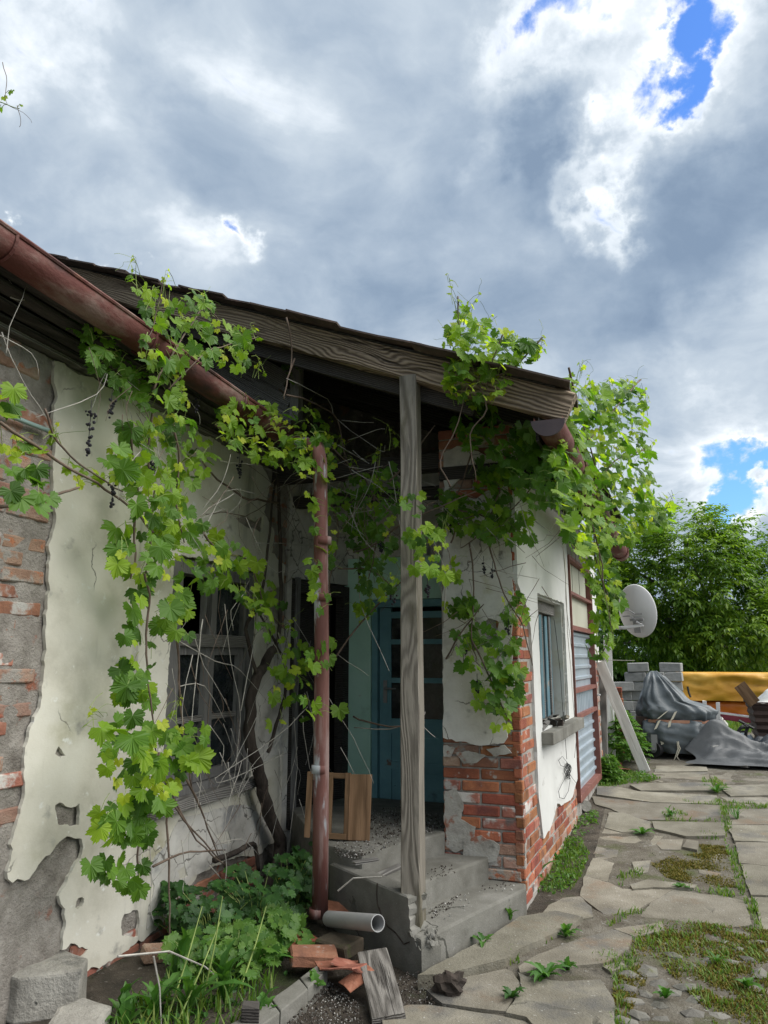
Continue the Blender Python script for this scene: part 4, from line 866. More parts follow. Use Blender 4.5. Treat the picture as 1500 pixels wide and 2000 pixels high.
JOINT = [[(1372, 1522), (1400, 1522), (1425, 1545), (1400, 1552), (1372, 1545)], [(1395, 1565), (1420, 1570), (1500, 1575), (1500, 1585), (1425, 1588), (1400, 1580)], [(1405, 1580), (1423, 1583), (1430, 1625), (1440, 1670), (1450, 1700), (1465, 1735), (1480, 1770), (1492, 1818), (1475, 1820), (1462, 1780), (1440, 1740), (1425, 1690), (1415, 1640)],
    [(1290, 1592), (1320, 1585), (1345, 1598), (1300, 1602)], [(1335, 1568), (1400, 1573), (1398, 1578), (1335, 1572)], [(1182, 1810), (1200, 1792), (1245, 1782), (1260, 1785), (1225, 1800), (1190, 1818)], [(1300, 1602), (1400, 1606), (1405, 1612), (1300, 1608)], [(1365, 1632), (1400, 1632), (1405, 1645), (1365, 1642)], [(1290, 1728), (1345, 1732), (1400, 1738), (1440, 1750), (1430, 1760), (1350, 1745)], [(1205, 1715), (1250, 1700), (1260, 1710), (1235, 1730), (1205, 1735)]]
MOSSP = [[(1262, 1815), (1330, 1800), (1420, 1810), (1500, 1818), (1500, 1880), (1430, 1880), (1330, 1885), (1235, 1870), (1232, 1840)], [(1290, 1885), (1500, 1880), (1500, 2060), (1400, 2060), (1390, 1985), (1320, 1915)], [(1270, 1690), (1320, 1672), (1370, 1668), (1430, 1690), (1440, 1735), (1380, 1735), (1300, 1715)], [(1365, 1650), (1420, 1655), (1425, 1680), (1380, 1680)], [(1200, 1915), (1250, 1880), (1275, 1900), (1240, 1960), (1215, 2020), (1195, 1960)]]
blades('grass', [G_STRIP, G_FAR] + JOINT, 5200, .05, M_GRASS, .6, .0045)
blades('grass', [[(1190, 1890), (1240, 1860), (1260, 1880), (1225, 1930), (1235, 2040), (1195, 2040), (1205, 1960)], [(1235, 1830), (1290, 1810), (1290, 1840), (1240, 1860)], [(1150, 1870), (1200, 1865), (1215, 1900), (1180, 1900)], [(1050, 1830), (1085, 1815), (1085, 1845), (1055, 1850)], [(990, 1865), (1015, 1850), (1015, 1885), (992, 1890)]], 5200, .045, M_GRASS, .7, .0045)
blades('moss', MOSSP, 26000, .015, M_MOSS, .9, .005, clump=True, dz=-.02)
blades('dry_grass', [MOSSP[0], MOSSP[1]], 2600, .035, M_GRASS, 1.0, .0035, dz=-.02)
leafy('ground_cover', [G_STRIP, G_STRIP2, G_FAR], 3600, .08, .026, M_WEED2)
leafy('ground_cover', [JOINT[2], MOSSP[0], MOSSP[4]], 500, .03, .02, M_WEED2)
# meadow behind the yard
blades('grass', [[(1180, 1400), (1260, 1400), (1300, 1470), (1190, 1500)], [(1390, 1400), (1520, 1400), (1520, 1425), (1400, 1440)]], 260, .22, M_GRASS, .6, .012, dz=0, clump=False)
# dark litter, mortar crumbs and pebbles
def crumbs(name, polys, n, size, mat, dz=0.0, parent=None, zconst=None):
    vs = []; fs = []
    for poly, k in zip(polys, n):
        for _ in range(k):
            u, v = sample_px(poly); p = px_z(u, v, zconst) if zconst is not None else px_g(u, v, dz)
            s = size * rnd.choice((.4, .6, .8, 1, 1.6)); R = Euler([rnd.uniform(0, 6) for _ in range(3)]).to_matrix(); b = len(vs)
            vs += [p + V((0, 0, s * .3)) + R @ (V(q) * s) for q in ((.7, 0, -.3), (-.4, .6, -.3), (-.4, -.6, -.35), (.05, 0, .6))]; fs += [(b, b + 2, b + 1), (b, b + 1, b + 3), (b + 1, b + 2, b + 3), (b + 2, b, b + 3)]
    return tag(put(name, mk(name, vs, fs, mat)), kind='stuff')
PORCHF = [(650, 1650), (700, 1590), (770, 1575), (860, 1590), (865, 1620), (775, 1650), (690, 1680), (655, 1672)]
crumbs('rubble', [PORCHF], [700], .006, M_CHIP, zconst=.42); crumbs('litter', [PORCHF], [900], .008, M_LITTER, zconst=.415)
TREAD1 = [(840, 1775), (900, 1745), (1010, 1725), (1005, 1740), (880, 1790), (850, 1815)]
crumbs('rubble', [TREAD1, [(835, 1720), (930, 1682), (940, 1690), (850, 1730)]], [70, 0], .006, M_CHIP, zconst=.14); crumbs('litter', [[(835, 1780), (880, 1755), (905, 1740), (880, 1775), (845, 1795)], [(935, 1730), (1000, 1718), (1000, 1730), (940, 1740)]], [120, 40], .006, M_LITTER, zconst=.139)
crumbs('litter', [[(833, 1702), (880, 1685), (890, 1705), (840, 1720)]], [70], .006, M_LITTER, zconst=.284)
crumbs('rubble', [[(560, 2000), (640, 1915), (700, 1960), (710, 2000)], [(760, 1910), (850, 1890), (880, 1950), (790, 1990)], [(1120, 1640), (1160, 1620), (1150, 1650), (1110, 1665)], [(790, 1800), (850, 1785), (860, 1830), (828, 1850)], [(1120, 1600), (1165, 1585), (1160, 1605)]], [420, 220, 120, 200, 80], .005, M_CHIP, dz=-.03)
crumbs('litter', [[(560, 2000), (640, 1915), (700, 1960), (710, 2000)], [(760, 1910), (850, 1890), (880, 1950), (790, 1990)], [(1210, 1680), (1330, 1650), (1330, 1690), (1220, 1720)], [(900, 1850), (1500, 1650), (1500, 2000), (900, 2000)], [(1060, 1800), (1150, 1780), (1150, 1820), (1070, 1840)], [(870, 1960), (900, 1920), (870, 1900), (850, 1950)]], [420, 260, 120, 70, 160, 60], .007, M_LITTER, dz=-.02)
# ------------------------------------------------------------------ things at the far end of the yard
def board(name, label, cat, p0, p1, wd, th, mat, zh, group=None, rough=.004):
    p0 = V(p0); o = beam(name, p0, p1, wd, th, mat, None, zh, 8, rough); return tag(o, label, cat, group)
camdir = V((0, -1, .1))
board('leaning_board', 'whitewashed board leaning from the yard floor against the wall end', 'board', px_g(1260, 1507, -.01) + V((0, 0, 0)), px_y(1171, 1292, 9.62), .125, .03, M_WHITEW, camdir)
board('upright_plank', 'white upright plank behind the leaning board', 'plank', V((px_y(1187, 1350, 10.25).x, 10.25, gz(0, 10.25))), px_y(1186, 1238, 10.25), .10, .03, M_WHITEW, camdir)
board('fence_post', 'dark weathered post behind the leaning white board', 'post', V((px_y(1176, 1350, 9.75).x - .03, 9.85, gz(0, 9.85))), px_y(1176, 1285, 9.85), .09, .09, M_OLD, camdir)
pier = thing('brick_pier', 'short crumbling brick pier behind the upright white plank', 'brick pier', (px_y(1198, 1380, 11.2).x, 11.2, gz(0, 11.2)))
for r in range(12):
    for c in range(2):
        o = put('brick', brick_meshes(1, (.13, .12, .07), M_BRICK)[0] if (r, c) == (0, 0) else pm_, pier, T(pier.location.x - .065 + .133 * c + rnd.uniform(-.01, .01), 11.2 + rnd.uniform(-.02, .02), gz(0, 11.2) + .035 + r * .075)); pm_ = o.data
# satellite dish
dc = px_y(1243, 1195, 9.25); dish = thing('satellite_dish', 'round light grey satellite dish seen from behind, fixed to the wall end', 'satellite dish', dc)
ax = V((.30, .92, .28)).normalized(); Md = frame(dc, ax.orthogonal(), z=ax)
vs = [V((0, 0, .0))]; fs = []; R_ = .235; nr, ns = 7, 40
Sy = V((0, 0, 1)) - ax * ax.z; Sy.normalize(); Sx = Sy.cross(ax)
def dp_(r, a, off=0): return dc + (Sx * math.cos(a) * .215 + Sy * math.sin(a) * .31) * r + ax * (.075 * r * r + off - .04)
vs = [dp_(0, 0)] + [dp_(j / nr, 2 * math.pi * k / ns) for j in range(1, nr + 1) for k in range(ns)]
vs += [dp_(1.035, 2 * math.pi * k / ns, .004) for k in range(ns)] + [dp_(1.0, 2 * math.pi * k / ns, .016) for k in range(ns)]
fs = [(0, 1 + (k + 1) % ns, 1 + k) for k in range(ns)]
for j in range(nr + 1):
    for k in range(ns): a = 1 + j * ns; fs.append((a + k, a + (k + 1) % ns, a + ns + (k + 1) % ns, a + ns + k))
m = MB(); m.v = vs; m.f = fs; m.build('reflector', M_DISH, dish, True)
cp = dc - ax * .06 - Sy * .09
m = MB(); m.box((0, 0, 0), (.075, .02, .17), frame(cp - Sy * .06, Sx, z=Sy)); m.box((0, 0, 0), (.15, .04, .03), frame(cp + Sy * .02 - ax * .03 - Sx * .02, Sx, z=Sy)); m.build('bracket', M_IRON, dish)
for s_ in (-1, 1):
    m = MB(); c0 = cp - ax * .05 + Sy * (.02 + .035 * (s_ + 1)) ; m.tube([c0 - Sx * .10 + Sy * .0, c0 - Sx * .02, c0 + Sx * .05 + Sy * .05, c0 + Sx * .13 + Sy * .045], .008, 6); m.build('bolt_rod', M_IRON, dish)
m = MB(); m.tube([cp - ax * .06 - Sx * .02, cp - ax * .05 - Sx * .09 - Sy * .04, px_y(1222, 1226, 9.2), px_y(1196, 1226, 9.2)], .020, 8); m.build('wall_arm', M_DISH, dish, True)
# stack of concrete blocks
blk = brick_meshes(5, (.37, .2, .165), M_BLOCK, .010, .012); by = 14.8
for c in range(4):
    for r in range(7):
        top = 6 if c in (1, 3) else 5
        if r > top or (c == 0 and r == 5): continue
        u = 1214 + c * 32 + (0 if c < 2 else 2); x = px_y(u, 1350, by).x
        o = put('concrete_block', blk[rnd.randrange(5)], None, T(x + rnd.uniform(-.035, .035), by + rnd.uniform(-.09, .09), .31 + .0825 + r * .173) @ Euler((rnd.uniform(-.03, .03), rnd.uniform(-.05, .05), rnd.uniform(-.28, .28))).to_matrix().to_4x4())
        tag(o, 'concrete block, ' + ('bottom', 'second', 'third', 'fourth', 'fifth', 'sixth', 'topmost')[r] + (' up' if 0 < r < 6 else '') + ' in the ' + ('leftmost', 'second', 'third', 'rightmost')[c] + ' column of the stack behind the leaning board', 'concrete block', 'stacked concrete blocks')
# machine under a tarpaulin
mc = px_g(1320, 1480); mach = thing('covered_machine', 'wheeled machine wrapped in a wrinkled grey tarpaulin tied with an orange strap', 'covered machine', (mc.x, 11.4, gz(0, 11.4)))
MY = 11.4
def drape(name, levels, mat, wr, nfold, seed, parent, open_bottom=True, na=72):
    vs = []; fs = []
    for li, (v, ul, ur, d) in enumerate(levels):
        a = px_y(ul, v, MY); b = px_y(ur, v, MY); cx = (a.x + b.x) / 2; hx = (b.x - a.x) / 2; z = (a.z + b.z) / 2
        for k in range(na):
            t = 2 * math.pi * k / na; e = .62
            cxv = math.copysign(abs(math.cos(t)) ** e, math.cos(t)); syv = math.copysign(abs(math.sin(t)) ** e, math.sin(t))
            f = wr * (math.sin(t * nfold + 3 * noise.noise(V((li * .35, t, seed)))) * .55 + 1.2 * noise.noise(V((t * 2.2, z * 3.5, seed))) + .5 * noise.noise(V((t * 6, z * 9, seed))) + 1.1 * (.35 - abs(noise.noise(V((t * 3.1 + z * 2, z * 5 - t, seed + 9))))) + .6 * (.3 - abs(noise.noise(V((t * 8 - z * 4, z * 8, seed + 5))))))
            vs.append(V((cx + cxv * (hx + f), MY + syv * (d + f), z + .4 * wr * noise.noise(V((t * 3, li, seed))) * (2.2 if li == len(levels) - 1 else 1))))
    L = len(levels)
    for i in range(L - 1):
        for k in range(na): fs.append((i * na + k, (i + 1) * na + k, (i + 1) * na + (k + 1) % na, i * na + (k + 1) % na))
    fs.append(tuple(range(na)))
    m = MB(); m.v = vs; m.f = fs; o = m.build(name, mat, parent, True); return o
def dens(levels, k=3):
    out = []
    for a, b in zip(levels, levels[1:]): out += [tuple(a[i] + (b[i] - a[i]) * j / k for i in range(4)) for j in range(k)]
    return out + [levels[-1]]
drape('tarpaulin', dens([(1311, 1272, 1281, .03), (1322, 1265, 1296, .16), (1345, 1258, 1322, .26), (1366, 1251, 1346, .33), (1376, 1249, 1382, .37), (1386, 1247, 1396, .40), (1399, 1250, 1394, .38), (1404, 1253, 1390, .36)]), M_TARP, .030, 17, 3.0, mach)
drape('tarpaulin_skirt', dens([(1403, 1252, 1391, .37), (1412, 1248, 1397, .42), (1424, 1245, 1405, .45), (1438, 1250, 1411, .46), (1452, 1258, 1418, .45), (1466, 1272, 1420, .43)]), M_TARP, .036, 13, 8.0, mach)
m = MB(); a = px_y(1251, 1403.5, MY); b = px_y(1391, 1403.5, MY); cx = (a.x + b.x) / 2; hx = (b.x - a.x) / 2
ring = [V((cx + math.copysign(abs(math.cos(t)) ** .62, math.cos(t)) * (hx + .022), MY + math.copysign(abs(math.sin(t)) ** .62, math.sin(t)) * .392, a.z)) for t in [2 * math.pi * k / 48 for k in range(49)]]
m.v = [p + V((0, 0, dz)) for p in ring for dz in (-.02, .02)]; m.f = [(2 * i, 2 * i + 2, 2 * i + 3, 2 * i + 1) for i in range(48)]; m.build('strap', M_STRAP, mach)
for (u0, v0), (u1, v1) in (((1303, 1389), (1285, 1404)), ((1320, 1390), (1312, 1406)), ((1288, 1407), (1280, 1424)), ((1309, 1408), (1307, 1420)), ((1292, 1443), (1294, 1454))):
    p = px_y(u0, v0, MY - .44); q = px_y(u1, v1, MY - .45); m = MB(); w_ = V((.018, 0, .008)); m.v = [p - w_, p + w_, q + w_, q - w_]; m.f = [(0, 1, 2, 3)]; m.v += [k + V((0, .003, 0)) for k in m.v]; m.f += [(7, 6, 5, 4)]; m.build('tie_tape', M_TAPE, mach)
for pts in (((1322, 1448), (1324, 1462), (1320, 1476), (1316, 1486)), ((1325, 1448), (1326, 1465), (1322, 1478), (1328, 1487)), ((1323, 1450), (1329, 1462), (1322, 1478))):
    m = MB(); m.tube(P(PY(MY - .46), *pts), .006, 5); m.build('tie_cord', M_TAPE, mach)
m = MB(); p = px_y(1262, 1455, MY - .1); m.box((p.x + .02, MY - .05, gz(0, MY) + .26), (.26, .5, .50)); m.box((p.x + .66, MY, gz(0, MY) + .28), (.10, .4, .42)); m.box((p.x + .38, MY, gz(0, MY) + .42), (.66, .45, .12)); m.build('chassis', M_RUSTB, mach)
for u in (1280,):
    p = px_y(u, 1478, MY - .42); p.z = gz(0, MY) + .10; m = MB(); m.tube([p - V((.02, .035, 0)), p + V((.02, .035, 0))], .10, 20); wh = m.build('wheel', M_BLK, mach); m = MB(); m.tube([p - V((.024, .042, 0)), p + V((.024, .042, 0))], .045, 12); m.build('rim', M_IRON, wh); m = MB(); m.box((p.x, p.y - .05, p.z + .09), (.08, .02, .20)); m.build('fork', M_IRON, mach)
# loose tarp on the ground
def heap(name, label, cat, cx, cy, rx, ry, h, mat, seed, fold=.05, n=44, tw=0.0, kind=None, zb=None):
    vs = []; fs = []; zb = gz(cx, cy) if zb is None else zb
    for j in range(n + 1):
        for i in range(n + 1):
            a = -1 + 2 * i / n; b = -1 + 2 * j / n
            r = max(abs(a), abs(b)) ** 1.0; rr = math.hypot(a, b)
            k = max(0, 1 - rr ** 2.2) ; x = cx + a * rx * (1 + .22 * noise.noise(V((a * 2, b * 2, seed)))); y = cy + b * ry * (1 + .25 * noise.noise(V((a * 2, b * 2, seed + 4))))
            rid = 1 - abs(noise.noise(V((a * 1.8 + seed, b * 3.2, seed)))) * 2
            z = h(a, b) if callable(h) else h * k
            z = z * (1 + .25 * noise.noise(V((a * 3, b * 3, seed)))) + fold * (rid * .6 + .4) * (.35 + k) * max(0, min(1, (1.3 - rr) * 4))
            vs.append(V((x, y, zb + max(.004, z))))
    for j in range(n):
        for i in range(n): a = j * (n + 1) + i; fs.append((a, a + 1, a + n + 2, a + n + 1))
    M = T(cx, cy, zb); Mi = M.inverted(); return tag(put(name, mk(name, [Mi @ v for v in vs], fs, mat, True), None, M), label, cat)
tq = px_g(1432, 1483)
heap('ground_tarpaulin', 'matt grey tarpaulin spilling over the paving beside the covered machine', 'tarpaulin', 1.33, 10.95, .86, .52, lambda a, b: .40 * math.exp(-((a + .62) / .36) ** 2 - ((b - .15) / .5) ** 2) + .13 * math.exp(-((a - .35) / .6) ** 2 - ((b - .2) / .45) ** 2) + .18 * max(0, .5 - abs(noise.noise(V((a * 2.4 + b, b * 4, 3))))) * max(0, 1 - (a * a + b * b)) + .05 * max(0, .45 - abs(noise.noise(V((a * 6 - b * 2, b * 7, 7))))) * max(0, min(1, 2 - 2 * (a * a + b * b))), M_TARP2, 2.7, .045, 80)
q = px_g(1408, 1487); o = put('concrete_block', blk[2], None, T(q.x, q.y - .03, q.z + .17) @ Euler((.15, -.18, .4)).to_matrix().to_4x4() @ Matrix.Scale(.72, 4)); tag(o, 'grey concrete block weighing down the loose tarpaulin', 'concrete block')
q = px_g(1340, 1488); m = MB(); board('grey_batten', 'pale batten lying at the edge of the loose tarpaulin', 'batten', px_g(1405, 1490, .03), px_g(1462, 1497, .03), .07, .03, M_OLD, V((0, 0, 1)))
# wrapped packs of sheets
def pack(name, label, x0, x1, y0, y1, z0, z1, mat, ribs, seed, tilt=0.0):
    n = 46; vs = []; fs = []; prof = []; hh = z1 - z0; hy = (y1 - y0) / 2; r = .10
    for k in range(9): a = math.pi * (k / 8) / 2; prof.append((-hy + r - r * math.cos(a), z1 - r + r * math.sin(a)))
    front = []
    for k in range(13): front.append((-hy, z0 + (hh - r) * k / 12))
    prof = front + prof[1:] + [(hy, z1 - .02), (hy, z0)]
    for i in range(n + 1):
        t = i / n; x = x0 + (x1 - x0) * t; endr = min(1, math.sin(min(1, t / .07) * math.pi / 2) + .0)
        for k, (y, z) in enumerate(prof):
            d = .045 * noise.noise(V((x * 2.2, z * 6, seed))) + .03 * noise.noise(V((x * 7 + z * 6, z * 9, seed + 3)))
            if ribs and t > .45 and k < 13: d += .03 * (k % 2)
            zc = (z - (z0 + z1) / 2) * (.86 + .14 * endr) + (z0 + z1) / 2
            vs.append(V((x, (y0 + y1) / 2 + (y - d) * (.8 + .2 * endr), zc + tilt * t + .01 * noise.noise(V((x * 1.7, 2, seed))))))
    m_ = len(prof)
    for i in range(n):
        for k in range(m_ - 1): fs.append((i * m_ + k, (i + 1) * m_ + k, (i + 1) * m_ + k + 1, i * m_ + k + 1))
    fs.append(tuple(range(m_))); fs.append(tuple(n * m_ + k for k in range(m_ - 1, -1, -1)))
    M = T((x0 + x1) / 2, (y0 + y1) / 2, z0); Mi = M.inverted(); return tag(put(name, mk(name, [Mi @ v for v in vs], fs, mat, True), None, M), label, 'wrapped pack')
pack('wrapped_pack', 'orange film-wrapped pack lying under the yellow one', .55, 3.9, 16.5, 17.7, .30, .765, M_ORG, False, 3.0)
pack('wrapped_pack', 'yellow film-wrapped pack of ribbed sheets on top of the orange one', .40, 3.95, 16.4, 17.8, .77, 1.325, M_YEL, True, 9.0)
m = MB(); m.tube(P(PY(16.3), (1343, 1341), (1345, 1352), (1349, 1362)), .02, 5); tag(m.build('iron_bar', M_BLK, None, M=T(px_y(1345, 1352, 16.3))), 'dark iron bar leaning on the yellow wrapped pack', 'bar')
# brown bin with sacks
bx = px_y(1468, 1372, 11.7).x; bn = thing('brown_bin', 'dark brown ribbed bin at the right edge heaped with white sacks', 'bin', (bx + .4, 12.0, gz(0, 12)))
zb = gz(0, 12); vs = []; fs = []
for k in range(15):
    t = k / 14; e = .02 * (k % 2); w_ = .31 + .09 * t + e
    for sx, sy in ((-1, -1), (1, -1), (1, 1), (-1, 1)): vs.append(V((bx + .40 + sx * w_, 12.0 + sy * (w_ - .05), zb + .68 * t)))
for k in range(14):
    for i in range(4): fs.append((k * 4 + i, k * 4 + (i + 1) % 4, k * 4 + 4 + (i + 1) % 4, k * 4 + 4 + i))
fs.append((59, 58, 57, 56)); m = MB(); m.v = vs; m.f = fs; m.build('body', M_RUSTB, bn)
m = MB()
for sy in (-1, 1): m.box((bx + .40, 12.0 + sy * .37, zb + .685), (.86, .04, .03))
for sx in (-1, 1): m.box((bx + .40 + sx * .41, 12.0, zb + .686), (.04, .70, .03))
m.build('rim', M_RUSTB, bn)
heap('white_sack', 'crumpled white sack lying in the brown bin', 'sack', bx + .42, 11.95, .36, .30, .17, M_BAGW, 5.0, .06, 30, zb=zb + .68)
board('orange_board', 'orange-brown board leaning across the brown bin', 'board', px_y(1474, 1374, 11.5), px_y(1444, 1337, 11.5), .16, .025, M_BROWNW, V((-.3, -1, .3)))
o = bpy.data.objects[-1]
heap('black_sack', 'shiny black sack slumped in front of the brown bin', 'sack', px_g(1490, 1460).x + .02, 11.5, .42, .26, .22, M_BAGB, 6.0, .07, 36)
heap('pale_sack', 'pale plastic sack slumped between tarpaulin and bin', 'sack', px_g(1436, 1455).x + .05, 11.9, .20, .18, .20, M_BAGL, 8.0, .05, 28)
heap('grey_sheet', 'flat grey sheet at the right edge of the yard', 'sheet', 1.95, 10.9, .3, .25, .05, M_BAGL, 18.0, .03, 24)
# black slatted chair back lying on its side
cb = px_y(1458, 1425, 11.55); ch = thing('chair_back', 'black curved slatted chair back tipped over beside the bin', 'chair back', (cb.x, 11.55, gz(0, 11.55)))
def arc(t, s): a = math.radians(-60 + 110 * t); return V((cb.x + .16 - .24 * math.cos(a) * (1 - .15 * s) + .03 * s, 11.5 + .10 * s, gz(0, 11.5) + .22 + .24 * math.sin(a)))
for s in (-1, 1): m = MB(); m.tube([arc(k / 10, s) for k in range(11)], .022, 6); m.build('side_rail', M_BLK, ch, True)
for k in range(9): m = MB(); m.tube([arc(k / 8, -1), arc(k / 8, 0) + V((-.02, 0, 0)), arc(k / 8, 1)], .013, 5); m.build('slat', M_BLK, ch)
m = MB(); m.tube([arc(.95, 0), arc(.95, 0) + V((.10, .02, -.03)), arc(.95, 0) + V((-.08, 0, .07))], .02, 6); m.build('arm', M_BLK, ch)
# timber beyond the tarpaulin
board('crimson_board', 'long crimson board lying behind the covered machine', 'board', px_y(1400, 1397, 13.6), px_y(1475, 1406, 13.0), .12, .05, M_CRIM, camdir)
board('white_batten', 'thin white batten lying along the crimson board', 'batten', px_y(1395, 1391, 13.5), px_y(1470, 1401, 12.9), .03, .03, M_WHITEW, camdir)
for (u, v0, v1, lab) in ((1376, 1369, 1420, 'short white stake just behind the covered machine'), (1402, 1372, 1424, 'taller white stake standing beside the crimson board')):
    p = px_y(u, v1, 12.6); p.z = gz(0, 12.6) - .02; board('white_stake', lab, 'stake', p, px_y(u, v0, 12.6), .055, .03, M_WHITEW, camdir, 'white stakes')
board('white_offcut', 'small white offcut slanting down to the grass', 'offcut', px_y(1408, 1403, 12.9), px_g(1424, 1421, .02), .05, .03, M_WHITEW, camdir)
# bits of tile and timber by the leaning board
for i, (u, v) in enumerate(((1218, 1463), (1228, 1459), (1236, 1465), (1222, 1468), (1205, 1495), (1212, 1502))):
    q = px_g(u, v, .03); me = tm[i % 5].copy(); me.materials.clear(); me.materials.append(M_TERRA)
    tag(put('tile_fragment', me, None, T(q) @ Euler((rnd.uniform(-.3, .3), rnd.uniform(-.3, .3), rnd.uniform(0, 3))).to_matrix().to_4x4() @ Matrix.Scale(.55, 4)), ('leftmost upper tile fragment in the rubble by the leaning board', 'middle upper tile fragment in the rubble by the leaning board', 'tile fragment nearest the leaning board in the rubble', 'low middle tile fragment above the grey offcut', 'tile fragment in the grass left of the grey offcut', 'front tile fragment in the grass before the leaning board')[i], 'tile fragment', 'tile fragments by the leaning board')
board('grey_offcut', 'grey timber offcut lying in rubble beside the leaning board', 'offcut', px_g(1212, 1483, .05), px_g(1240, 1474, .07), .08, .05, M_OLD, V((0, -.2, 1)))

# ------------------------------------------------------------------ trees
def leaflet(vs, fs, p, d, up, L, wd):
    d = d.normalized(); s = d.cross(up)
    s = s.normalized() if s.length > 1e-4 else d.orthogonal().normalized(); n = s.cross(d); b = len(vs)
    vs += [p, p + d * L * .45 + s * wd + n * .004, p + d * L - V((0, 0, L * .18)), p + d * L * .45 - s * wd + n * .004]; fs.append((b, b + 1, b + 2, b + 3))
def tree(name, label, base, lobes, trunk_h, nclus, mat, seed, leafL=.15, limbs=9, spread=1.0):
    r = random.Random(seed); root = thing(name, label, 'tree', base); b = V(base)
    m = MB(); top = b + V((.1, 0, trunk_h)); m.tube([b - V((0, 0, .2)), b + V((.02, 0, trunk_h * .4)), top], [.20, .16, .13], 10)
    m.build('trunk', M_TRUNK, root, True)
    for i in range(limbs):
        lb = lobes[i % len(lobes)]; tgt = V(lb[0]) + V([r.uniform(-.5, .5) * k for k in lb[1]]); mm = MB(); mid = top.lerp(tgt, .5) + V((r.uniform(-.3, .3), r.uniform(-.3, .3), r.uniform(-.1, .35)))
        mm.tube([top - V((0, 0, .15)), top.lerp(mid, .55) + V((0, 0, .1)), mid, tgt], [.085, .06, .045, .015], 7); mm.build('limb', M_TRUNK, root, True)
    vs = []; fs = []
    for _ in range(nclus):
        lb = r.choices(lobes, [l[1][0] * l[1][1] * l[1][2] for l in lobes])[0]
        dv = V((r.gauss(0, 1), r.gauss(0, 1), r.gauss(0, 1))).normalized(); rr = r.uniform(.45, 1.0) ** .6
        c = V(lb[0]); k = 1 + .28 * noise.noise(dv * 2.2 + V((seed, lb[0][0], 0)))
        p = c + V([dv[i] * lb[1][i] * rr * k for i in range(3)])
        if noise.noise(p * 1.5 + V((seed, 0, 0))) < -.16: continue
        outw = (dv + V((0, 0, .25))).normalized()
        for _ in range(r.randint(3, 5)):
            d = (outw + V((r.gauss(0, .7), r.gauss(0, .7), r.gauss(0, .4)))).normalized(); q = p + V((r.gauss(0, .08), r.gauss(0, .08), r.gauss(0, .06))); st = leafL * 1.5
            e = q + d * st - V((0, 0, st * .35)); sd = d.cross(V((0, 0, 1))); sd = sd.normalized() if sd.length > .01 else V((1, 0, 0))
            leaflet(vs, fs, e, d - V((0, 0, .7)), V((0, 0, 1)), leafL * r.uniform(.9, 1.3), leafL * .24)
            for t in (.5, .85):
                for sg in (-1, 1): leaflet(vs, fs, q.lerp(e, t), sd * sg + d * .5 - V((0, 0, .55)), V((0, 0, 1)), leafL * r.uniform(.7, 1.1), leafL * .22)
    B = T(base); Bi = B.inverted(); tag(put('crown', mk('crown', [Bi @ v for v in vs], fs, mat), root, B), kind='stuff'); return root
gy = .302
tree('walnut_tree', 'broad walnut tree with drooping leaflets behind the yellow pack', (1.1, 20.0, gy), [((.95, 20, 3.55), (2.0, 1.8, 1.75)), ((.2, 19.8, 2.3), (1.5, 1.4, 1.1)), ((2.0, 19.6, 2.25), (1.5, 1.5, 1.15)), ((-.35, 20.4, 3.9), (1.0, 1.0, 1.25)), ((1.4, 20.2, 4.6), (1.1, 1.1, .75))], 1.5, 3200, M_WALNUT, 5, .135, 14)
tree('walnut_tree', 'partly seen walnut tree at the right edge with sky between its boughs', (3.9, 21.5, gy), [((3.55, 21.3, 3.9), (1.0, 1.2, 1.0)), ((3.7, 21.2, 2.3), (1.3, 1.3, 1.1)), ((4.8, 21.8, 3.7), (1.5, 1.5, 1.6))], 1.4, 1200, M_WALNUT, 8, .14, 9)
for i, (x, y, rx, rz_, lab) in enumerate(((-2.5, 34, 3.2, 2.4, 'low bushy tree far behind the block stack'), (4.2, 33, 3.6, 2.2, 'low bushy tree far behind the wrapped packs'), (10.5, 36, 4.2, 2.6, 'low bushy tree beyond the right edge of the yard'))):
    tree('bushy_tree', lab, (x, y, gy), [((x, y, 2.2), (rx, 2.2, rz_ * .8)), ((x + 1.6, y + .5, 1.6), (rx * .8, 2, 1.4)), ((x - 1.4, y, 1.5), (rx * .8, 2, 1.3))], .9, 1300, M_TREEB, 30 + i, .26, 5)
# leafy shrub by the wall end
def shrub(name, label, cat, base, rx, ry, h, n, mat, seed, L=.05, group=None, ns=9):
    r = random.Random(seed); root = thing(name, label, cat, base, group); b = V(base); vs = []; fs = []; st = MB()
    for i in range(ns):
        a = r.uniform(0, 6.28); e = b + V((math.cos(a) * rx * r.random(), math.sin(a) * ry * r.random(), h * r.uniform(.6, 1))); st.tube([b + V((math.cos(a) * rx * .15, math.sin(a) * ry * .15, 0)), b.lerp(e, .5) + V((0, 0, .02)), e], [.005, .004, .002], 4)
    st.build('stems', M_SHOOT, root)
    for _ in range(n):
        a = r.uniform(0, 6.28); q = math.sqrt(r.random()); z = r.random(); k = (1 - .55 * z * z); p = b + V((math.cos(a) * rx * q * k, math.sin(a) * ry * q * k, h * (.08 + .92 * z) * (1 - .25 * q)))
        if noise.noise(p * 5 + V((seed, 0, 0))) < -.25: continue
        d = V((math.cos(a), math.sin(a), .0)) + V((r.gauss(0, .6), r.gauss(0, .6), r.gauss(0, .4)))
        for sg in (-1, 0, 1):
            dd = Matrix.Rotation(sg * .9, 3, 'Z') @ d; leaflet(vs, fs, p, dd, V((0, 0, 1)), L * r.uniform(.7, 1.3), L * .38)
    B = T(base); Bi = B.inverted(); tag(put('leaves', mk('leaves', [Bi @ v for v in vs], fs, mat), root, B), kind='stuff'); return root
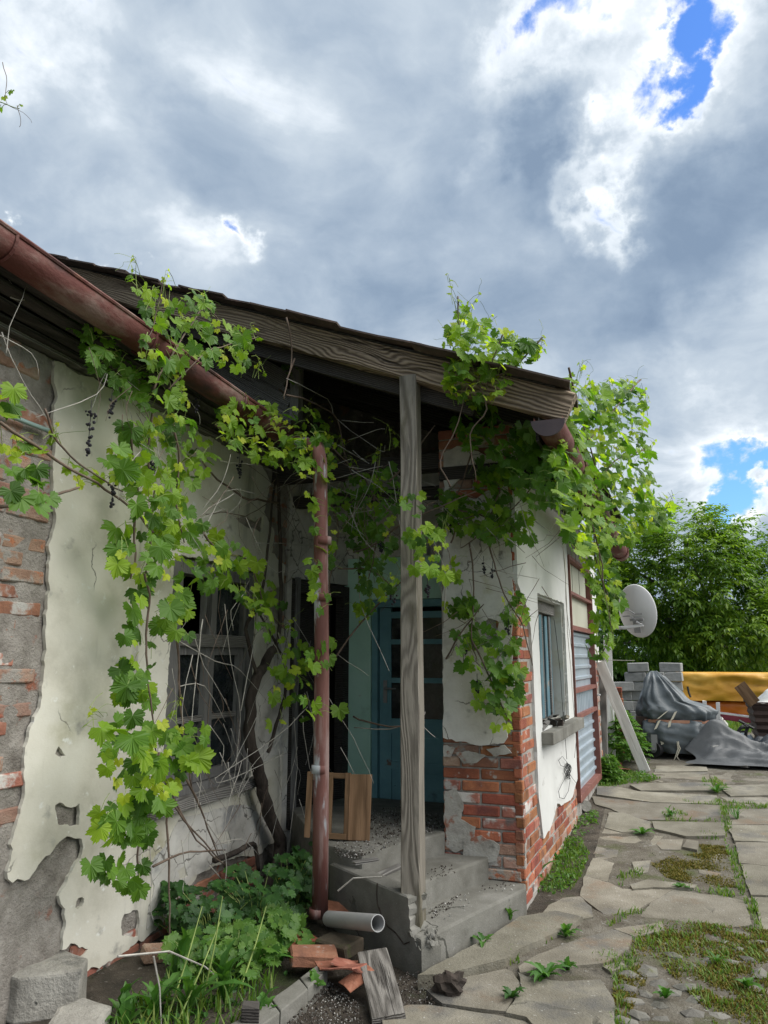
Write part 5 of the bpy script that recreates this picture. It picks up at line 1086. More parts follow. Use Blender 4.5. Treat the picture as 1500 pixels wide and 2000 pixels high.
shrub('shrub', 'bright green leafy shrub growing between wall end and block stack', 'shrub', px_g(1212, 1490), .38, .5, .75, 900, M_WEED2, 3, .07)
shrub('shrub', 'low green shrub at the foot of the iron-framed door', 'shrub', px_g(1190, 1520), .16, .25, .28, 300, M_WEED2, 4, .05)
# ------------------------------------------------------------------ grape vines
LOBES = [(0, 1.0), (6, .84), (11, .91), (16, .80), (21, .84), (28, .64), (35, .76), (40, .74), (46, .88), (51, .96), (56, .80), (62, .86), (68, .72), (76, .76), (86, .60), (95, .76), (100, .72), (107, .82), (116, .66), (126, .72), (138, .60), (152, .56), (170, .18)]
def leaf_geo(kind):
    """five-lobed toothed leaf, petiole joint at the origin, tip along +y"""
    cup, fold, droop, sd = [(.12, .18, .35, 1), (-.2, .26, .45, 2), (.28, -.12, .25, 3), (.05, .42, .60, 4), (-.32, .1, .40, 5), (.15, .30, .95, 6), (.02, -.25, .6, 7), (.22, .52, .3, 8)][kind]
    out = []
    for sgn in (1, -1):
        L = LOBES if sgn == 1 else LOBES[1:][::-1]
        for a, r in L:
            r *= 1 + .10 * noise.noise(V((a * .1 * sgn, sd * 3.1, 0))); t = math.radians(a * sgn)
            x = math.sin(t) * r * (.95 if sd % 2 else 1.06); y = math.cos(t) * r
            z = -cup * r * r + fold * abs(x) - droop * max(0, y) ** 2 * .6 - droop * .5 * x * x + .06 * noise.noise(V((x * 3, y * 3, sd)))
            vn = 1.0 if any(abs(a - k) < 2 for k in (0, 51, 106)) else (.5 if abs(a - 51) < 8 or a < 9 or abs(a - 104) < 6 else .1)
            out.append((V((x, y, z)), vn))
    vs = [V((0, 0, 0))] + [p for p, _ in out]; vn = [1.0] + [k for _, k in out]; n = len(out)
    fs = [(0, 1 + (i + 1) % n, 1 + i) for i in range(n) if i != len(LOBES) - 1]
    return vs, fs, vn
GEO = [leaf_geo(k) for k in range(8)]
def leaf_mesh(name, geo, mat):
    me = mk(name, geo[0], geo[1], mat); at = me.attributes.new('vein', 'FLOAT', 'POINT')
    at.data.foreach_set('value', geo[2]); return me
LEAFM = {k: [leaf_mesh('leaf', g, m) for g in GEO] for k, m in (('d', M_LEAF_D), ('m', M_LEAF_M), ('y', M_LEAF_Y))}
LEAFI = {'d': M_LEAF_DI, 'm': M_LEAF_MI, 'y': M_LEAF_YI}

class Vine:
    def __init__(s, label, loc, group=None):
        s.root = thing('grapevine', label, 'grapevine', loc, group); s.leaves = []; s.scale = 1.0; s.paths = []; s.pet = MB(); s.shoots = MB()
    def path(s, pts): s.paths += [V(p) for p in pts]
    def cane(s, pts, r0, r1, mat=None, name='cane', n=5, kink=.012, sub=4, leafy=True):
        pts = [V(p) for p in pts]; out = []
        for i in range(len(pts) - 1):
            p0 = pts[max(i - 1, 0)]; p1 = pts[i]; p2 = pts[i + 1]; p3 = pts[min(i + 2, len(pts) - 1)]
            for k in range(sub):
                t = k / sub
                q = .5 * ((2 * p1) + (p2 - p0) * t + (2 * p0 - 5 * p1 + 4 * p2 - p3) * t * t + (3 * p1 - p0 - 3 * p2 + p3) * t ** 3)
                out.append(q + wob(q, 9, kink, 2.0))
        out.append(pts[-1]); m = len(out)
        rad = [(r0 + (r1 - r0) * i / (m - 1)) * (1 + .18 * noise.noise(V((i * .9, r0 * 999, 3)))) for i in range(m)]
        mm = MB(); mm.tube(out, rad, n); o = mm.build(name, mat or M_CANE, s.root, True)
        if leafy: s.paths += out
        return o
    def leaf(s, p, size, kind, face=None, hang=None):
        """p: blade joint; face: rough normal; hang: rough tip direction"""
        nrm = (V(face) if face else V((.5, -.5, .6))).normalized() + V((rnd.gauss(0, .42), rnd.gauss(0, .42), rnd.gauss(0, .42))); nrm.normalize()
        tip = (V(hang) if hang else V((.2, -.1, -1))).normalized() + V((rnd.gauss(0, .5), rnd.gauss(0, .5), rnd.gauss(0, .35)))
        tip = tip - nrm * tip.dot(nrm)
        if tip.length < .1: tip = nrm.orthogonal()
        tip.normalize(); x = tip.cross(nrm)
        sc = size * rnd.uniform(.34, .46) * s.scale
        M = Matrix(((x.x * sc, tip.x * sc, nrm.x * sc, p.x), (x.y * sc, tip.y * sc, nrm.y * sc, p.y), (x.z * sc, tip.z * sc, nrm.z * sc, p.z), (0, 0, 0, 1)))
        s.leaves.append((M, kind, rnd.randrange(8), size / max(.5, (p - EYE).length)))
        if s.paths:
            q = min((s.paths[rnd.randrange(len(s.paths))] for _ in range(40)), key=lambda a: (a - p).length_squared)
            d = q - p
            if d.length > .11: d = d.normalized() * rnd.uniform(.06, .11)
            mid = p + d * .5 + V((0, 0, .012)); s.pet.tube([p, mid, p + d], .0016, 3, False)
    def region(s, poly, n, plane, size, mix, face=None, hang=None, gap=9, depth=.12):
        """leaves through a volume: the outline fixes where it stands, depth how thick it is"""
        n = int(n * 1.12); gap *= .93; got = []; tries = 0
        while len(got) < n and tries < n * 30:
            tries += 1; u, v = sample_px(poly)
            if any((u - a) ** 2 + (v - b) ** 2 < gap * gap for a, b in got): continue
            got.append((u, v)); p = plane(u, v, rnd.uniform(-depth, depth)); r = rnd.random()
            k = 'd' if r < mix[0] else ('m' if r < mix[0] + mix[1] else 'y')
            s.leaf(p, rnd.uniform(*size) * (.62 if k == 'y' else 1.0) * rnd.choice((.75, 1, 1, 1.15)), k, face, hang)
    def tip(s, p, up=(0, 0, 1), L=.3, n=6, young=True):
        """a free shoot tip with small young leaves and tendrils"""
        d = V(up).normalized(); pts = [V(p)]
        for i in range(6): d = (d + V((rnd.gauss(0, .10), rnd.gauss(0, .10), rnd.gauss(0, .06)))).normalized(); pts.append(pts[-1] + d * L / 6)
        s.shoots.tube(pts, [.0032 - .0004 * i for i in range(7)], 4)
        for i in range(n):
            t = (i + .5) / n; q = pts[min(6, int(t * 6) + 1)]; a = rnd.uniform(0, 6.28)
            sd = V((math.cos(a), math.sin(a), .3)); e = q + sd * .035 * (1.3 - t); s.shoots.tube([q, e], .0012, 3)
            s.leaf(e, (.085 - .06 * t) * rnd.uniform(.8, 1.3), 'y' if t > .3 else 'm', V((sd.x, sd.y, .7)), sd)
        for _ in range(2):
            q = pts[rnd.randrange(3, 7)]; dd = V((rnd.gauss(0, 1), rnd.gauss(0, 1), rnd.uniform(.2, 1))).normalized(); c = [q]
            for i in range(6): dd = (dd + V((rnd.gauss(0, .35), rnd.gauss(0, .35), rnd.gauss(0, .2)))).normalized(); c.append(c[-1] + dd * .022)
            s.shoots.tube(c, .0011, 3)
    def twig(s, pts, r=.0035, mat=None): return s.cane(pts, r, r * .45, mat or M_TWIG, 'dead_twig', 4, .010, 3, False)
    def grapes(s, p, L=.14, n=22):
        m = MB(); m.tube([p + V((0, 0, .05)), p, p - V((0, 0, L * .8))], .0022, 4)
        for i in range(n):
            t = rnd.random(); w_ = .030 * (1.1 - .8 * t); a = rnd.uniform(0, 6.28); c = p + V((math.cos(a) * w_ * rnd.random(), math.sin(a) * w_ * rnd.random(), -L * t)); r = rnd.uniform(.006, .0105)
            bm = bmesh.new(); bmesh.ops.create_icosphere(bm, subdivisions=1, radius=r); m.mesh([tuple(v_.co + c) for v_ in bm.verts], [[v_.index for v_ in f.verts] for f in bm.faces]); bm.free()
        tag(m.build('grape_bunch', M_GRAPE, s.root), 'withered black grapes left on the vine')
    def finish(s):
        L = sorted(s.leaves, key=lambda q: -q[3])
        for M, k, i, _ in L[:290]: put('leaf', LEAFM[k][i], s.root, M)
        for kind in 'dmy':
            vs = []; fs = []; vn = []
            for M, k, i, _ in L[290:]:
                if k != kind: continue
                b = len(vs); g = GEO[i]; vs += [M @ p for p in g[0]]; fs += [tuple(b + j for j in f) for f in g[1]]; vn += g[2]
            if vs:
                B = WM[s.root.name]; Bi = B.inverted(); me = mk('foliage', [Bi @ p for p in vs], fs, LEAFI[kind]); at = me.attributes.new('vein', 'FLOAT', 'POINT'); at.data.foreach_set('value', vn)
                tag(put('foliage', me, s.root, B), kind='stuff')
        if s.pet.v: tag(s.pet.build('leaf_stalks', M_SHOOT, s.root), kind='stuff')
        if s.shoots.v: tag(s.shoots.build('shoots', M_SHOOT, s.root), kind='stuff')

# --- the vine on the long wall
v1 = Vine('gnarled grapevine climbing the long wall, its leafy canes hanging before the grey window', (-2.55, 4.95, 0))
W = PX(-2.52); Wn = PX(-2.38); Wf = PX(-2.70)
v1.cane([(-2.52, 4.75, -.05), Wf(548, 1660), Wf(527, 1590), Wf(505, 1510), Wf(488, 1440), Wf(487, 1390), Wf(502, 1330), Wf(522, 1290), Wf(534, 1270)], .050, .034, M_BARK, 'trunk', 9, .025, 4)
v1.cane(P(Wf, (534, 1270), (545, 1240), (548, 1180), (548, 1100), (545, 1000), (540, 930), (535, 860)), .020, .012, M_BARK, 'cane', 6)
v1.cane(P(Wf, (505, 1330), (480, 1230), (505, 1180), (520, 1100), (528, 1020), (538, 930)), .016, .009, M_BARK, 'cane', 6)
v1.cane(P(Wf, (510, 1540), (560, 1700), (555, 1730)), .022, .018, M_BARK, 'cane', 6); v1.cane(P(Wf, (523, 1470), (545, 1400), (560, 1330), (555, 1290), (530, 1240), (505, 1195)), .016, .008, M_BARK, 'cane', 6)
v1.cane(P(W, (0, 825), (60, 865), (130, 910), (205, 955), (265, 1000), (300, 1040)), .008, .006); v1.cane(P(W, (0, 993), (60, 980), (110, 965), (155, 952)), .009, .006)
v1.cane(P(W, (85, 800), (115, 865), (165, 915), (240, 960)), .006, .004)
v1.cane(P(Wf, (545, 982), (510, 978), (480, 975), (450, 955), (418, 930), (395, 900)), .010, .006); v1.cane(P(Wf, (400, 1005), (440, 1000), (480, 1008), (520, 985)), .004, .003)
for pts in (((300, 800), (288, 880), (300, 960), (296, 1050), (285, 1120)), ((285, 1120), (292, 1180), (285, 1260), (290, 1330), (297, 1400), (305, 1470)), ((340, 830), (350, 900), (345, 980), (360, 1060)), ((310, 1470), (300, 1540), (280, 1600), (268, 1660), (272, 1700), (262, 1725)), ((250, 830), (262, 900), (270, 960)), ((262, 990), (262, 1080), (255, 1130)), ((300, 1470), (330, 1540), (385, 1640), (440, 1690)), ((315, 1545), (360, 1600), (430, 1680)), ((365, 1520), (400, 1600), (425, 1670)), ((345, 1230), (350, 1330), (360, 1440), (375, 1540)), ((300, 1690), (370, 1665), (440, 1660)), ((325, 1520), (328, 1640), (330, 1740), (330, 1840)), ((390, 1030), (430, 1080), (480, 1090), (500, 1130), (520, 1190), (558, 1230)), ((420, 830), (470, 850), (540, 850), (600, 830), (630, 850), (650, 880)), ((545, 760), (600, 800), (640, 790), (662, 850), (665, 880))):
    v1.cane(P(W, *pts), .0075, .004)
v1.cane(P(Wf, (440, 1690), (500, 1712), (560, 1705), (600, 1690)), .014, .010, M_BARK); v1.cane(P(Wf, (420, 1680), (470, 1660), (498, 1650), (505, 1700)), .022, .014, M_BARK)
G = PX(-2.36)  # along the gutter
v1.cane(P(G, (270, 680), (300, 640), (310, 590), (318, 545)), .005, .002); v1.cane(P(G, (300, 760), (330, 700), (370, 640), (400, 600), (440, 640)), .006, .003); v1.cane(P(G, (330, 760), (400, 690), (460, 670), (500, 660)), .005, .003)
out = (.75, -.45, .45); dn = (.25, -.1, -1)
v1.region([(265, 560), (330, 580), (400, 570), (420, 620), (470, 640), (500, 650), (490, 720), (430, 720), (380, 700), (350, 740), (380, 800), (320, 800), (270, 690), (290, 640)], 95, G, (.10, .155), (.30, .45, .25), out, dn, 12, .14)
v1.region([(140, 605), (200, 620), (240, 660), (275, 760), (230, 770), (180, 700)], 26, PX(-2.55), (.12, .18), (.9, .1, 0), out, dn, 14, .08)
v1.region([(225, 740), (280, 720), (300, 800), (250, 790)], 10, PX(-2.55), (.12, .18), (.9, .1, 0), out, dn, 14, .08)
v1.region([(230, 830), (300, 800), (400, 830), (420, 880), (380, 980), (330, 1000), (240, 940), (200, 910)], 66, W, (.12, .19), (.42, .40, .18), out, dn, 13, .16)
v1.region([(225, 960), (330, 950), (400, 1020), (470, 1080), (480, 1130), (400, 1150), (330, 1120), (270, 1160), (230, 1130), (225, 1050)], 62, W, (.13, .21), (.38, .42, .20), out, dn, 14, .14)
v1.region([(270, 1130), (330, 1110), (385, 1200), (370, 1240), (330, 1260), (300, 1300), (235, 1320), (230, 1250)], 26, W, (.13, .22), (.55, .35, .10), out, dn, 15, .1)
v1.region([(225, 1300), (290, 1300), (300, 1380), (230, 1370)], 9, W, (.13, .20), (.8, .2, 0), out, dn, 15, .06)
v1.region([(185, 1420), (240, 1400), (300, 1390), (330, 1420), (400, 1390), (405, 1440), (360, 1530), (310, 1560), (240, 1560), (200, 1490)], 42, Wn, (.14, .23), (.42, .36, .22), out, dn, 16, .1)
v1.region([(190, 1590), (240, 1540), (320, 1560), (300, 1640), (240, 1650), (200, 1640)], 22, Wn, (.13, .20), (.8, .2, 0), out, dn, 15, .08)
v1.region([(165, 1690), (215, 1670), (285, 1690), (270, 1740), (200, 1710)], 12, Wn, (.12, .17), (.9, .1, 0), out, dn, 15, .05)
v1.region([(420, 800), (490, 780), (560, 800), (610, 790), (660, 850), (660, 900), (590, 930), (520, 900), (440, 880)], 92, blend(PX(-2.42), PX(-2.12), 450, 640), (.11, .17), (.16, .46, .38), out, dn, 11, .12)
v1.region([(430, 1060), (480, 1060), (530, 1120), (560, 1180), (540, 1200), (480, 1180), (400, 1130)], 30, W, (.12, .19), (.25, .45, .3), out, dn, 13, .1)
v1.region([(460, 1150), (520, 1180), (560, 1230), (620, 1260), (640, 1330), (590, 1340), (550, 1290), (500, 1220)], 26, PX(-2.42), (.11, .18), (.35, .4, .25), out, dn, 13, .1)
v1.region([(535, 1300), (600, 1300), (610, 1390), (560, 1440), (530, 1420)], 14, PX(-2.38), (.14, .20), (.2, .45, .35), out, dn, 15, .06)
v1.region([(0, 740), (30, 760), (20, 810), (0, 810)], 4, Wn, (.14, .2), (.1, .5, .4), out, dn, 15, .04); v1.region([(0, 840), (40, 830), (60, 870), (110, 850), (120, 870), (60, 900), (0, 900)], 7, W, (.10, .15), (.1, .4, .5), out, dn, 16, .05)
v1.region([(10, 910), (60, 900), (110, 920), (105, 990), (60, 990), (20, 960)], 9, Wn, (.14, .20), (.9, .1, 0), out, dn, 18, .05); v1.region([(110, 900), (170, 905), (210, 940), (150, 950)], 8, W, (.11, .15), (.1, .5, .4), out, dn, 15, .05)
v1.region([(575, 840), (640, 840), (665, 900), (650, 940), (590, 930)], 26, PX(-1.98), (.11, .16), (.2, .5, .3), out, dn, 11, .05)
for u, v, L in ((268, 545, .17), (318, 560, .17), (300, 590, .15), (400, 575, .12), (500, 640, .16), (505, 715, .13), (345, 1390, .13), (185, 1420, .14), (440, 1110, .15), (640, 835, .17), (600, 800, .18), (120, 850, .1), (470, 800, .12), (560, 1215, .12)): v1.tip(G(u, v + 25) if v < 760 else W(u, v + 20), (rnd.gauss(.1, .3), rnd.gauss(0, .3), 1), L, 5)
for u, v, L in ((178, 800, .24), (218, 780, .1), (222, 930, .17), (297, 900, .16), (468, 895, .15), (292, 870, .06), (385, 770, .12)): v1.grapes(W(u, v), L, int(150 * L))
for pts in (((205, 730), (180, 790), (178, 800)), ((210, 730), (190, 770), (70, 815)), ((395, 1050), (440, 960), (500, 965)), ((560, 1470), (500, 1500), (430, 1530), (420, 1518)), ((600, 1380), (540, 1440), (420, 1520)), ((480, 1010), (540, 1120), (610, 1065)), ((560, 950), (600, 1050), (612, 1070), (612, 1030)), ((500, 1060), (550, 1062), (610, 1066)), ((430, 900), (500, 910), (545, 925)), ((300, 830), (310, 900), (290, 960)), ((350, 1000), (380, 1050), (395, 1080)), ((560, 1120), (610, 1100)), ((360, 745), (395, 770)), ((350, 760), (385, 800), (390, 830)), ((470, 1390), (490, 1290), (510, 1220)), ((440, 1180), (450, 1290), (470, 1400), (455, 1530), (470, 1560)), ((395, 1210), (385, 1300), (375, 1400), (370, 1520)), ((380, 1240), (400, 1300), (450, 1390)), ((430, 1470), (470, 1560), (500, 1630)), ((545, 1460), (550, 1540), (530, 1640)), ((590, 1400), (605, 1500), (630, 1560)), ((600, 1350), (620, 1440), (650, 1530)), ((575, 1400), (580, 1500), (570, 1600), (555, 1700)), ((300, 1720), (370, 1630), (380, 1560)), ((290, 1600), (295, 1700), (293, 1770), (300, 1800)), ((355, 1640), (362, 1700), (358, 1745)), ((420, 1650), (470, 1640), (505, 1670)), ((400, 1600), (440, 1670), (440, 1730)), ((410, 1690), (445, 1735)), ((310, 1230), (420, 1290), (470, 1310), (540, 1390)), ((350, 1340), (400, 1340), (440, 1410)), ((0, 655), (60, 690), (75, 735)), ((20, 580), (40, 585), (60, 580)), ((15, 540), (25, 555), (50, 580), (65, 585)), ((10, 690), (20, 640), (50, 560)), ((5, 650), (30, 720), (75, 790), (100, 830))):
    v1.twig(P(PX(rnd.uniform(-2.62, -2.45)), *pts), rnd.uniform(.003, .0045))
for _ in range(60):
    u, v = sample_px([(340, 1120), (500, 1120), (600, 1200), (640, 1500), (560, 1680), (380, 1600), (330, 1400)])
    a = rnd.uniform(-.6, .6); L = rnd.uniform(60, 190); f = PX(rnd.uniform(-2.68, -2.45))
    v1.twig([f(u, v), f(u + L * .5 * math.sin(a) + rnd.uniform(-18, 18), v + L * .5 * math.cos(a)), f(u + L * math.sin(a), v + L * math.cos(a))], rnd.uniform(.0018, .0034), rnd.choice((M_TWIG, M_CANE)))
for _ in range(34):
    u, v = sample_px([(140, 640), (320, 800), (520, 900), (640, 900), (600, 1050), (300, 950), (220, 800)])
    a = rnd.uniform(-1.2, 1.2); L = rnd.uniform(50, 150); f = PX(rnd.uniform(-2.62, -2.4)); v1.twig([f(u, v), f(u + L * .5 * math.sin(a) + rnd.uniform(-20, 20), v + L * .5 * math.cos(a)), f(u + L * math.sin(a), v + L * math.cos(a))], rnd.uniform(.0018, .003), rnd.choice((M_TWIG, M_CANE, M_CANE)))
v1.finish()

# --- tangle across the open porch
v2 = Vine('loose tangle of vine canes and leaves strung across the open porch behind the post', (-2.3, 5.0, 0))
Q = blend(PX(-2.15), PY(4.62), 600, 760); Qb = PY(4.95)
for pts in (((560, 770), (620, 790), (660, 820), (672, 880), (690, 930)), ((640, 870), (700, 920), (740, 980), (780, 1000), (850, 980)), ((650, 1290), (720, 1200), (790, 1130), (830, 1110)), ((690, 1080), (740, 1060), (790, 1020), (860, 990), (930, 960)), ((740, 900), (730, 980), (735, 1060), (720, 1130)), ((760, 940), (800, 900), (850, 830)), ((640, 960), (660, 1040), (645, 1130), (640, 1220)), ((660, 1110), (720, 1112), (760, 1140)), ((575, 700), (562, 740), (555, 780)), ((690, 1400), (760, 1420), (830, 1410)), ((560, 620), (570, 690), (565, 730))):
    v2.cane(P(Q, *pts), .007, .0035)
out2 = (.45, -.75, .45)
v2.region([(640, 960), (690, 930), (760, 900), (790, 960), (770, 1010), (740, 1060), (690, 1040), (660, 1010)], 62, Q, (.11, .16), (.66, .26, .08), out2, dn, 12, .16)
v2.region([(680, 1050), (740, 1030), (775, 1060), (765, 1100), (710, 1130), (690, 1100)], 24, Q, (.11, .16), (.75, .2, .05), out2, dn, 13, .1)
v2.region([(700, 1140), (770, 1120), (770, 1180), (720, 1190)], 9, Q, (.11, .16), (.6, .3, .1), out2, dn, 14, .08)
v2.region([(600, 960), (650, 950), (660, 1060), (630, 1140), (600, 1110)], 24, PX(-1.98), (.12, .17), (.5, .38, .12), out, dn, 13, .05)
v2.region([(600, 1130), (650, 1140), (640, 1210), (605, 1200)], 4, PX(-1.9), (.13, .17), (.8, .2, 0), out, dn, 16, .03)
v2.region([(790, 1040), (850, 1020), (880, 1060), (870, 1130), (810, 1110)], 22, PY(4.15), (.11, .17), (.25, .5, .25), out2, dn, 12, .07)
v2.region([(785, 960), (830, 970), (820, 1010), (790, 1000)], 6, PY(4.2), (.10, .14), (.4, .5, .1), out2, dn, 13, .04)
v2.region([(680, 1180), (720, 1175), (740, 1210), (700, 1215)], 6, Q, (.12, .17), (.2, .5, .3), out2, dn, 13, .05); v2.region([(600, 1240), (660, 1250), (640, 1310), (610, 1310)], 7, PX(-1.92), (.13, .18), (.3, .5, .2), out, dn, 14, .04); v2.region([(590, 1360), (660, 1380), (670, 1400), (610, 1410)], 5, PX(-1.9), (.13, .18), (.6, .4, 0), out, dn, 14, .04)
v2.region([(550, 680), (585, 690), (580, 750), (555, 740)], 9, PY(4.8), (.10, .15), (.8, .2, 0), out2, dn, 12, .05)
for u, v, L in ((740, 890, .15), (760, 860, .2), (690, 900, .14), (860, 1035, .1), (745, 940, .1), (770, 1130, .1), (665, 870, .14), (800, 1030, .1)): v2.tip(Q(u, v + 20), (rnd.gauss(0, .3), 0, 1), L, 5)
for u, v, L in ((702, 1100, .08), (768, 1160, .07), (835, 1140, .09), (745, 1060, .08)): v2.grapes(Q(u, v), L, 14)
for pts in (((560, 740), (640, 780), (660, 820), (740, 880), (752, 870)), ((668, 822), (730, 825)), ((680, 860), (735, 840), (752, 838)), ((690, 880), (715, 900)), ((640, 860), (715, 900), (718, 903)), ((600, 930), (650, 950), (700, 970)), ((610, 960), (640, 1000), (680, 1070)), ((700, 950), (690, 1010), (680, 1080)), ((760, 900), (770, 950), (785, 1050)), ((700, 1110), (705, 1180), (760, 1310)), ((660, 1280), (720, 1320)), ((690, 1420), (760, 1425), (820, 1400), (830, 1390)), ((820, 1410), (850, 1440)), ((620, 1330), (690, 1440), (730, 1530)), ((665, 1460), (700, 1530)), ((650, 1690), (700, 1680), (760, 1715)), ((740, 700), (660, 720)), ((648, 700), (672, 725))): v2.twig(P(Q, *pts), rnd.uniform(.0028, .004))
for _ in range(46):
    u, v = sample_px([(600, 860), (760, 880), (860, 960), (860, 1060), (740, 1060), (620, 1000)]); a = rnd.uniform(-1.5, 1.5); L = rnd.uniform(50, 160); f = PY(rnd.uniform(4.6, 5.1))
    v2.twig([f(u, v), f(u + L * .5 * math.sin(a) + rnd.uniform(-20, 20), v + L * .5 * math.cos(a)), f(u + L * math.sin(a), v + L * math.cos(a))], rnd.uniform(.0018, .003), rnd.choice((M_TWIG, M_CANE, M_CANE)))
v2.finish()

# --- the big mass over the right-hand eave
v3 = Vine('lush grapevine spilling over the right-hand eave and gutter of the porch wing', (-.6, 5.0, 3.0)); v3.scale = 1.14
B = PY(4.30); B2 = PY(4.75)
E1 = blend(PY(4.35), PY(6.6), 1060, 1260)
for pts in (((895, 580), (898, 640), (905, 700), (920, 760)), ((1060, 660), (1000, 720), (950, 740)), ((985, 650), (960, 700), (950, 760)), ((930, 740), (950, 800), (920, 850), (930, 940)), ((880, 950), (860, 900), (890, 840), (905, 780))): v3.cane(P(B, *pts), .006, .003)
for pts in (((1110, 720), (1130, 800), (1160, 900), (1180, 1000)), ((1250, 740), (1200, 800), (1150, 860)), ((1090, 860), (1130, 950), (1165, 1050), (1180, 1150)), ((1260, 880), (1200, 900), (1150, 980))): v3.cane(P(E1, *pts), .008, .004)
F3 = PY(5.12)
for pts in (((860, 990), (920, 1000), (980, 1010), (1050, 940), (1100, 880)), ((985, 930), (960, 1000), (930, 1050), (900, 1070)), ((945, 1030), (965, 1100), (985, 1160), (1020, 1220), (1040, 1300)), ((918, 1060), (925, 1150), (920, 1250), (930, 1290)), ((920, 1250), (960, 1330), (990, 1400)), ((870, 1285), (920, 1210), (945, 1180)), ((880, 1060), (900, 1020), (950, 1000)), ((930, 860), (900, 950), (870, 990))): v3.cane(P(F3, *pts), .007, .0035)
upo = (.45, -.55, .7)
v3.region([(880, 640), (905, 605), (960, 640), (1000, 650), (1055, 680), (1040, 710), (1000, 730), (990, 760), (920, 800), (870, 740)], 125, B, (.10, .16), (.20, .45, .35), upo, dn, 11, .14)
v3.region([(865, 700), (900, 690), (925, 740), (910, 800), (880, 780)], 14, B, (.11, .16), (.2, .4, .4), upo, dn, 12, .05)
v3.region([(890, 790), (960, 780), (985, 830), (930, 880), (890, 850)], 26, B2, (.11, .16), (.8, .2, 0), out2, dn, 12, .08)
v3.region([(1105, 730), (1140, 760), (1200, 740), (1260, 760), (1265, 860), (1270, 960), (1300, 1000), (1250, 1060), (1180, 1060), (1120, 1080), (1090, 1000), (1080, 900), (1100, 830)], 470, E1, (.11, .17), (.30, .46, .24), (.5, -.4, .6), dn, 7.5, .35)
v3.region([(1240, 930), (1270, 930), (1320, 990), (1310, 1030), (1240, 1050)], 34, PY(6.9), (.11, .16), (.3, .5, .2), (.5, -.4, .6), dn, 10, .2)
v3.region([(1000, 830), (1090, 850), (1110, 980), (1040, 990), (990, 930), (960, 880)], 74, PY(4.7), (.12, .17), (.95, .05, 0), out2, dn, 12, .18)
v3.region([(930, 900), (1000, 900), (1010, 960), (960, 1000), (930, 960)], 26, F3, (.12, .17), (.6, .4, 0), out2, dn, 12, .06)
v3.region([(855, 950), (930, 980), (1040, 1000), (1040, 1050), (960, 1060), (870, 1040), (850, 1000)], 56, F3, (.11, .16), (.6, .3, .1), out2, dn, 12, .1)
v3.region([(860, 1080), (890, 1090), (905, 1140), (870, 1140)], 6, PY(4.9), (.11, .16), (.2, .6, .2), out2, dn, 13, .04)
v3.region([(865, 1170), (920, 1160), (945, 1190), (900, 1210), (870, 1200)], 11, F3, (.11, .17), (.5, .4, .1), out2, dn, 13, .04); v3.region([(980, 1165), (1025, 1140), (1025, 1220), (985, 1215)], 12, F3, (.11, .16), (.5, .4, .1), out2, dn, 13, .04)
v3.region([(880, 1230), (950, 1220), (1010, 1250), (1020, 1310), (980, 1330), (900, 1300)], 28, F3, (.12, .18), (.55, .35, .1), out2, dn, 13, .06); v3.region([(915, 1330), (970, 1310), (1030, 1310), (1020, 1350), (990, 1400), (930, 1370)], 22, F3, (.12, .17), (.6, .35, .05), out2, dn, 13, .06); v3.region([(955, 1380), (1000, 1390), (990, 1420), (960, 1420)], 4, F3, (.10, .15), (.2, .6, .2), out2, dn, 13, .04)
E2 = PY(6.4)
v3.cane(P(E2, (1160, 1040), (1165, 1100), (1190, 1180), (1185, 1260), (1160, 1290)), .006, .003)
v3.region([(1130, 1060), (1190, 1060), (1200, 1120), (1215, 1170), (1200, 1220), (1160, 1180), (1140, 1120)], 62, E2, (.11, .16), (.35, .5, .15), (.5, -.5, .5), dn, 10, .15)
v3.region([(1160, 1200), (1205, 1200), (1200, 1260), (1165, 1290), (1140, 1280)], 20, E2, (.12, .17), (.35, .5, .15), (.5, -.5, .5), dn, 12, .08)
for u, v, L in ((892, 585, .28), (905, 605, .22), (940, 630, .16), (1000, 655, .12), (1050, 675, .14), (880, 650, .12)): v3.tip(B(u, v + 30), (rnd.gauss(.05, .2), 0, 1), L, 6)
for u, v, L in ((1125, 735, .22), (1180, 765, .2), (1215, 760, .22), (1250, 760, .26), (1265, 790, .24), (1150, 760, .2), (1270, 880, .2), (1295, 985, .2)): v3.tip(E1(u, v + 22), (rnd.gauss(.25, .25), 0, 1), L, 6)
for u, v, L in ((905, 1270, .12), (932, 1330, .08), (945, 1100, .07), (962, 1110, .07), (993, 1222, .06), (880, 1020, .07)): v3.grapes(F3(u, v), L, int(150 * L))
for pts in (((1122, 870), (1122, 960), (1120, 1040), (1125, 1100)), ((1140, 870), (1165, 1000), (1172, 1100), (1200, 1260)), ((1103, 1040), (1080, 1060), (1025, 1105)), ((1065, 1045), (1100, 1050)), ((1000, 930), (1045, 1060), (1090, 1010)), ((990, 1050), (1025, 1080)), ((920, 1060), (960, 1110), (1050, 1130)), ((1100, 1050), (1105, 1170), (1110, 1260), (1122, 1400)), ((1172, 1290), (1240, 1290))): v3.twig(P(PY(5.0) if pts[0][0] < 1060 else PY(6.0), *pts), rnd.uniform(.003, .0045), rnd.choice((M_TWIG, M_CANE)))
for _ in range(40):
    u, v = sample_px([(860, 950), (1090, 900), (1110, 1050), (1050, 1250), (900, 1250)]); a = rnd.uniform(-1.3, 1.3); L = rnd.uniform(40, 130); f = PY(rnd.uniform(4.85, 5.2))
    v3.twig([f(u, v), f(u + L * .5 * math.sin(a) + rnd.uniform(-15, 15), v + L * .5 * math.cos(a)), f(u + L * math.sin(a), v + L * math.cos(a))], rnd.uniform(.0016, .0028), rnd.choice((M_TWIG, M_CANE, M_CANE)))
v3.finish()
